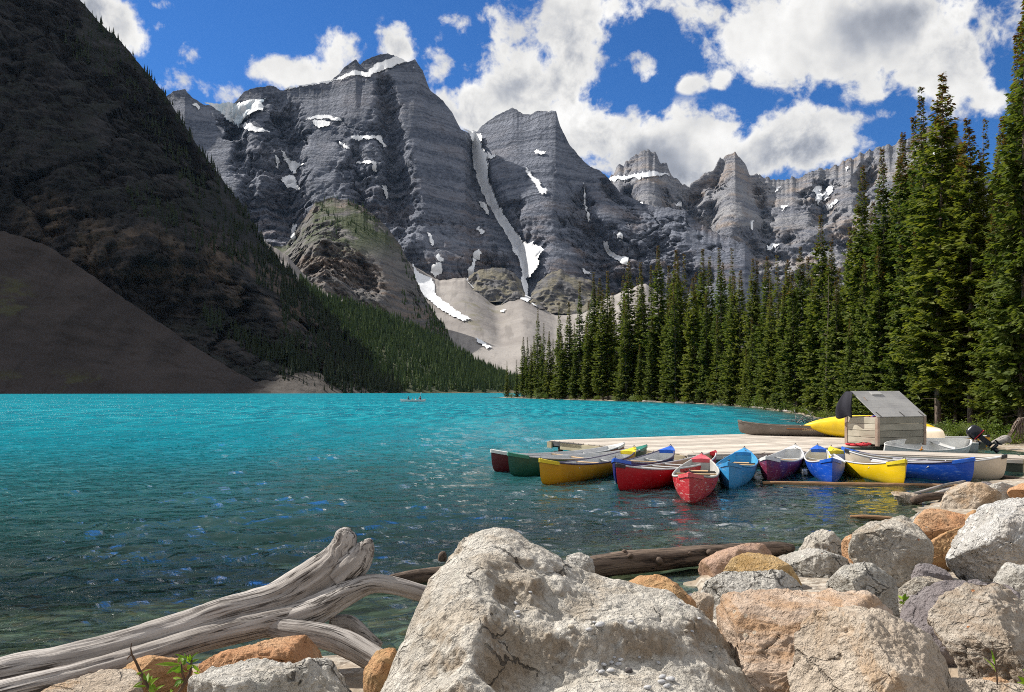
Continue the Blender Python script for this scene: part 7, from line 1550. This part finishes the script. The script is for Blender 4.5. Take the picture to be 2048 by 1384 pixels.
def land_label(px, i, kind):
    zone = [(1130, 'tip of the wooded point'), (1270, 'left part of right bank'), (1400, 'right bank left of taupe canoe'), (1500, 'shore behind the taupe canoe bow'), (1610, 'bank above the taupe canoe'), (1700, 'bank above the sideways yellow canoe'), (1856, 'bank behind the wooden bin'), (3000, 'bank right of the wooden bin')]
    z = next(n for lim, n in zone if px < lim); return z
cnt = {}
for kind, lst in (('tall', sorted(TALL)), ('short', sorted(SHORT))):
    for (px, top, off, pt) in lst:
        z = land_label(px, 0, kind); k = (kind, z); cnt[k] = cnt.get(k, 0)+1; o = ORD[cnt[k]-1]
        lab = ('%s tall spruce from left, %s' if kind == 'tall' else '%s short front spruce from left, %s') % (o, z)
        if (px, top) == (2038, -14): lab = 'tallest spruce of all, cut by the right edge of the photo'
        if (px, top) == (1880, 154): lab = 'tall spruce with a bare reddish trunk just right of the wooden bin'
        if (px, top) == (1944, 244): lab = 'tall spruce with a bare trunk, behind the skiff and its outboard'
        if (px, top) == (1014, 722): lab = 'small lone spruce at the very tip of the wooded point'
        wf = {9: 1.15}.get(pt, 1.0)*(1.12 if kind == 'tall' else 1.25)*(.95 if px < 1150 else .88 if px > 1690 else 1.0)
        spruce(px, top, off, SPR_BARE if pt == 9 else SPR[rt.choice(ALT[pt])], wf*rt.uniform(.92, 1.1), lab, rt)
env = sorted([(p, t) for p, t, _, _ in TALL])
for i in range(150):
    px = 1045+1130*((i+rt.random())/150)**1.0; e0 = float(np.interp(px, [a for a, b in env], [b for a, b in env])); base = min(e0, 640)
    off = rt.uniform(9, 55) if px < 1650 else rt.uniform(7, 34)
    top = e0+rt.uniform(18, 150)*(1 if px < 1700 else 1.6)
    if px < 1120: off = rt.uniform(4, 14); top = e0+rt.uniform(15, 60)
    pt = rt.choice([0, 1, 2, 3, 5, 6, 7, 8]); wf = rt.uniform(.95, 1.3); z = land_label(px, 0, '')
    k = ('broad' if wf > 1.12 else 'slender')
    spruce(px, top, off, SPR[pt], wf, '%s dark spruce crowded in the back rows, %s' % (k, z), rt, group='%s back row spruces, %s' % (k, z))
# bare dead spruces
def dead_tree(seed):
    m = MB(); r = random.Random(seed); pts = [(.15*math.sin(i*.7+seed), .1*math.cos(i*.9), i*1.6-.3) for i in range(10)]; m.tube(pts, [.10*(1-i/10.5) for i in range(10)], 7)
    for k in range(46):
        z = r.uniform(2, 14); a = r.random()*6.28; l = r.uniform(.4, 1.5)*(1-z/18); m.tube([(0, 0, z), (l*.5*math.cos(a), l*.5*math.sin(a), z-.05*l), (l*math.cos(a), l*math.sin(a), z-l*r.uniform(.1, .5))], [.02, .012, .004], 4, cap=False)
    return m
for (px, top, off, lab) in [(1655, 545, 4, 'bare grey dead spruce trunk standing above the yellow canoe'), (1116, 690, 1.6, 'dead grey snag with bare branches on the wooded point'), (1668, 600, 7, 'thin second dead trunk right of the bare grey one')]:
    d = land_start(px)+off; x = (px-CX)/FPX*d; zb = float(ground_h(np.array([x]), np.array([d]))[0]); h = H-(top-HY)/FPX*d-zb
    e = empty('dead_tree', (x, d, zb), 0, lab, 'tree', 'dead trees'); o = dead_tree(px).build('trunk', MT['bark'], e, True); o.scale = (h/14.4,)*3

# ------------------------------------------------------------------ shrubs
def shrub_mesh(seed, n=900, leaf_s=.09, flat=.8, mat='shrub', upright=False):
    rs = np.random.RandomState(seed); V = []; T = []; tips = []
    for b in range(26):
        az = rs.rand()*6.28; el = rs.uniform(.25, 1.45); L = rs.uniform(.6, 1.05); tips.append(np.array([math.cos(az)*math.cos(el)*L, math.sin(az)*math.cos(el)*L, math.sin(el)*L*flat]))
    for k in range(n):
        t = tips[rs.randint(len(tips))]; f = rs.uniform(.45, 1.02); c = t*f+rs.normal(size=3)*.11; c[2] = abs(c[2])
        d = rs.normal(size=3); d[2] = d[2]*.5+.15; d /= np.linalg.norm(d); s = np.cross(d, rs.normal(size=3)); s /= np.linalg.norm(s); l = leaf_s*rs.uniform(.7, 1.5); w = l*.36
        V += [c, c+d*l*.5+s*w, c+d*l, c+d*l*.5-s*w]; tt = float(np.clip(.5+.25*rs.normal(), 0, 1)); T += [tt]*4
    V = np.array(V); me = mesh_np('foliage', V, np.arange(len(V)).reshape(-1, 4), MT[mat], smooth=False, attrs={'tint': T, 'cone': np.zeros(len(V))}, obj=False)
    m = MB()
    for t in tips[::2]: m.tube([(0, 0, -.1), tuple(t*.5+np.array([0, 0, .05])), tuple(t*.95)], [.018, .012, .005], 4, cap=False)
    return me, m.build('stem', MT['stem'], None, True, obj=False)
SHR = [shrub_mesh(1), shrub_mesh(2, 1100, .08, 1.0), shrub_mesh(3, 900, .10, .7, 'willow'), shrub_mesh(4, 1300, .06, 1.1, 'willow'), shrub_mesh(5, 700, .07, .6)]
def shrub(px, off, r, pt, label, hs=1.0, d=None):
    d = d or land_start(px)+off; x = (px-CX)/FPX*d; zb = float(ground_h(np.array([x]), np.array([d]))[0])
    e = empty('shrub', (x, d, zb), rt.random()*6.28, label, 'shrub', 'shrubs along the right bank')
    for nm, me in zip(('foliage', 'stem'), SHR[pt]):
        o = bpy.data.objects.new(nm, me); link(o, e); o.scale = (r, r, r*hs)
SH = [(1024, .7, 1.6, 3), (1062, .8, 2.0, 3), (1078, 1.0, 2.4, 2), (1092, .8, 1.6, 1), (1112, .9, 1.3, 0), (1142, .8, 1.2, 3), (1170, 1.2, 1.6, 0), (1195, .9, 1.2, 1), (1232, .8, 1.6, 2), (1250, .9, 2.0, 3), (1268, .8, 1.7, 2), (1282, 1.4, 1.9, 0), (1300, .7, 1.2, 3), (1330, .8, 1.1, 0), (1345, .7, 1.3, 0), (1372, .8, 1.3, 1), (1395, 1.6, 1.5, 3),
      (1420, .9, 1.2, 1), (1440, 1.4, 1.4, 2), (1462, .8, 1.3, 0), (1484, 1.0, 1.5, 1), (1500, .8, 1.2, 2), (1516, 1.4, 1.6, 1), (1534, .9, 1.2, 0), (1552, 1.0, 1.1, 3), (1570, 1.3, 1.1, 1), (1592, 1.2, .9, 0), (1612, 1.0, .8, 1), (1634, 1.6, 1.0, 0), (1652, 1.2, .9, 1), (1672, 1.6, .9, 3), (1690, 1.2, 1.0, 1), (1708, 2.0, .9, 2), (1740, 2.6, 1.0, 0),
      (1862, 2.5, .8, 2), (1900, 1.6, .75, 1), (1914, 1.0, .6, 0), (1935, 1.8, .7, 3), (1952, 1.2, .6, 0), (1972, 2.4, .8, 1), (1990, 1.2, .5, 4), (2006, 1.9, .7, 0), (2024, 1.4, .5, 4), (2044, 2.4, .8, 1), (1884, 2.6, .7, 3), (1925, 3.4, .9, 0), (1960, 3.6, .9, 1), (2000, 3.4, .9, 0), (2040, 3.8, 1.0, 0)]
cnt = {}
for (px, off, r, pt) in sorted(SH):
    z = land_label(px, 0, ''); kind = {0: 'bright green', 1: 'rounded green', 2: 'pale grey-green', 3: 'pale willowy', 4: 'low green'}[pt]; k = (kind, z); cnt[k] = cnt.get(k, 0)+1
    shrub(px, off, r, pt, '%s %s shrub from left, %s' % (ORD[cnt[k]-1], kind, z), rt.uniform(.75, 1.15))
# logs, roots and stranded branches on the bank
def bank_log(px0, px1, off, r, label, mat='drift', name='log', zoff=.06):
    d0, d1 = land_start(px0)+off, land_start(px1)+off; p0 = ((px0-CX)/FPX*d0, d0); p1 = ((px1-CX)/FPX*d1, d1)
    pts = []
    for f in np.linspace(0, 1, 5):
        x = p0[0]+(p1[0]-p0[0])*f; y = p0[1]+(p1[1]-p0[1])*f; z = float(ground_h(np.array([x]), np.array([y]))[0]); pts.append((x, y, max(z, 0)+r*.6+zoff*f, r*(1-.5*f)))
    o = log_mesh(name, pts, MT[mat], na=14, nl=26, rough=.12, seed=int(px0)); tag(o, label, 'log', 'logs on the right bank'); return o
bank_log(1286, 1312, .3, .16, 'short pale log on the strand left of the middle of the right bank'); bank_log(1352, 1376, .2, .14, 'pale log on the strand in the middle of the right bank'); bank_log(1500, 1545, .3, .12, 'thin pale log along the water behind the taupe canoe'); bank_log(1560, 1590, .6, .12, 'pale log on the bank left of the dead branches')
bank_log(1944, 1985, 1.5, .10, 'bleached fallen log in the undergrowth above the outboard motor'); bank_log(1985, 2030, 2.0, .09, 'bleached fallen log in the undergrowth at the right edge'); bank_log(1892, 1912, .4, .07, 'grey log end just right of the upside-down beige canoe')
def twigs(px, py, d, n, spread, label, seed, name='dead_branches', up=.6, rad=.022, mat='dead'):
    r = random.Random(seed); b = Vector(W(px, py, d)); e = empty(name, tuple(b), 0, label, 'driftwood', 'dead branches on the bank')
    for k in range(n):
        a = r.uniform(-.4, 3.5); l = r.uniform(.5, 1.0)*spread; v = Vector((math.cos(a)*l, r.uniform(-.3, .3)*l, abs(math.sin(a))*l*up)); s = Vector((r.uniform(-.4, .4)*spread, r.uniform(-.2, .2), 0)); m = MB()
        m.tube([s, s+v*.35+Vector((0, 0, .08*l)), s+v*.7+Vector((r.uniform(-.1, .1), 0, .06*l)), s+v], [rad, rad*.8, rad*.55, rad*.25], 5); m.build('branch', MT[mat], e, True)
twigs(1612, 846, 47, 16, 1.5, 'tangle of bleached dead branches at the water above the yellow canoe', 3, rad=.035)
twigs(1438, 816, 112, 6, 1.8, 'grey dead branch sticking up from the shore in the middle of the bank', 5, rad=.06)
st = empty('root_stump', tuple(W(2042, 876, 30.5)), 0, 'upturned grey root stump with hanging roots at the right edge', 'stump')
r = random.Random(9)
for k in range(26):
    a = r.uniform(-1.5, .6); m = MB(); top = Vector((.08*r.uniform(-1, 1), .1*r.uniform(-1, 1), .72+.06*r.random())); end = Vector((math.sin(a)*.85*r.uniform(.5, 1), -.15+.3*r.random(), -.05))
    m.tube([top, top.lerp(end, .35)+Vector((.05*r.uniform(-1, 1), 0, .06)), top.lerp(end, .7)+Vector((.06*r.uniform(-1, 1), -.05, .02)), end], [.030, .022, .014, .006], 5); m.build('root', MT['bark'], st, True)
m = MB(); m.tube([(-.15, 0, .66), (.1, 0, .74), (.5, .1, .78), (1.2, .2, .8)], [.03, .05, .055, .05], 8); m.build('trunk', MT['dead'], st, True)
o = log_mesh('driftwood_chunk', [P4(1984, 886, 29.5, .05), P4(1998, 882, 29.4, .13), P4(2012, 878, 29.4, .15), P4(2022, 884, 29.3, .06)], MT['drift'], na=20, nl=30, rough=.25, seed=77); tag(o, 'pale driftwood chunk at the water right of the outboard motor', 'driftwood')
o = log_mesh('log', [P4(1995, 953, 19.9, .05), P4(2030, 958, 19.4, .06), P4(2090, 966, 18.8, .06)], MT['wetlog'], na=16, nl=30, rough=.1, seed=78); tag(o, 'dark log in the shallows under the walkway, far right', 'log')
# ------------------------------------------------------------------ mountain air
def make_haze():
    m = bpy.data.materials.new('mountain_air'); m.use_nodes = True; nt = NT(m.node_tree); nt.n.clear()
    out = nt.node('ShaderNodeOutputMaterial'); v = nt.node('ShaderNodeVolumePrincipled')
    v.inputs['Color'].default_value = (.34, .60, 1.0, 1); v.inputs['Density'].default_value = 7e-6; v.inputs['Anisotropy'].default_value = .0
    nt.l.new(v.outputs[0], out.inputs['Volume'])
    b = MB(); b.box((0, 1500, 733), (17000, 18000, 1494)); o = b.build('haze', m); tag(o, kind='stuff'); return o
make_haze()
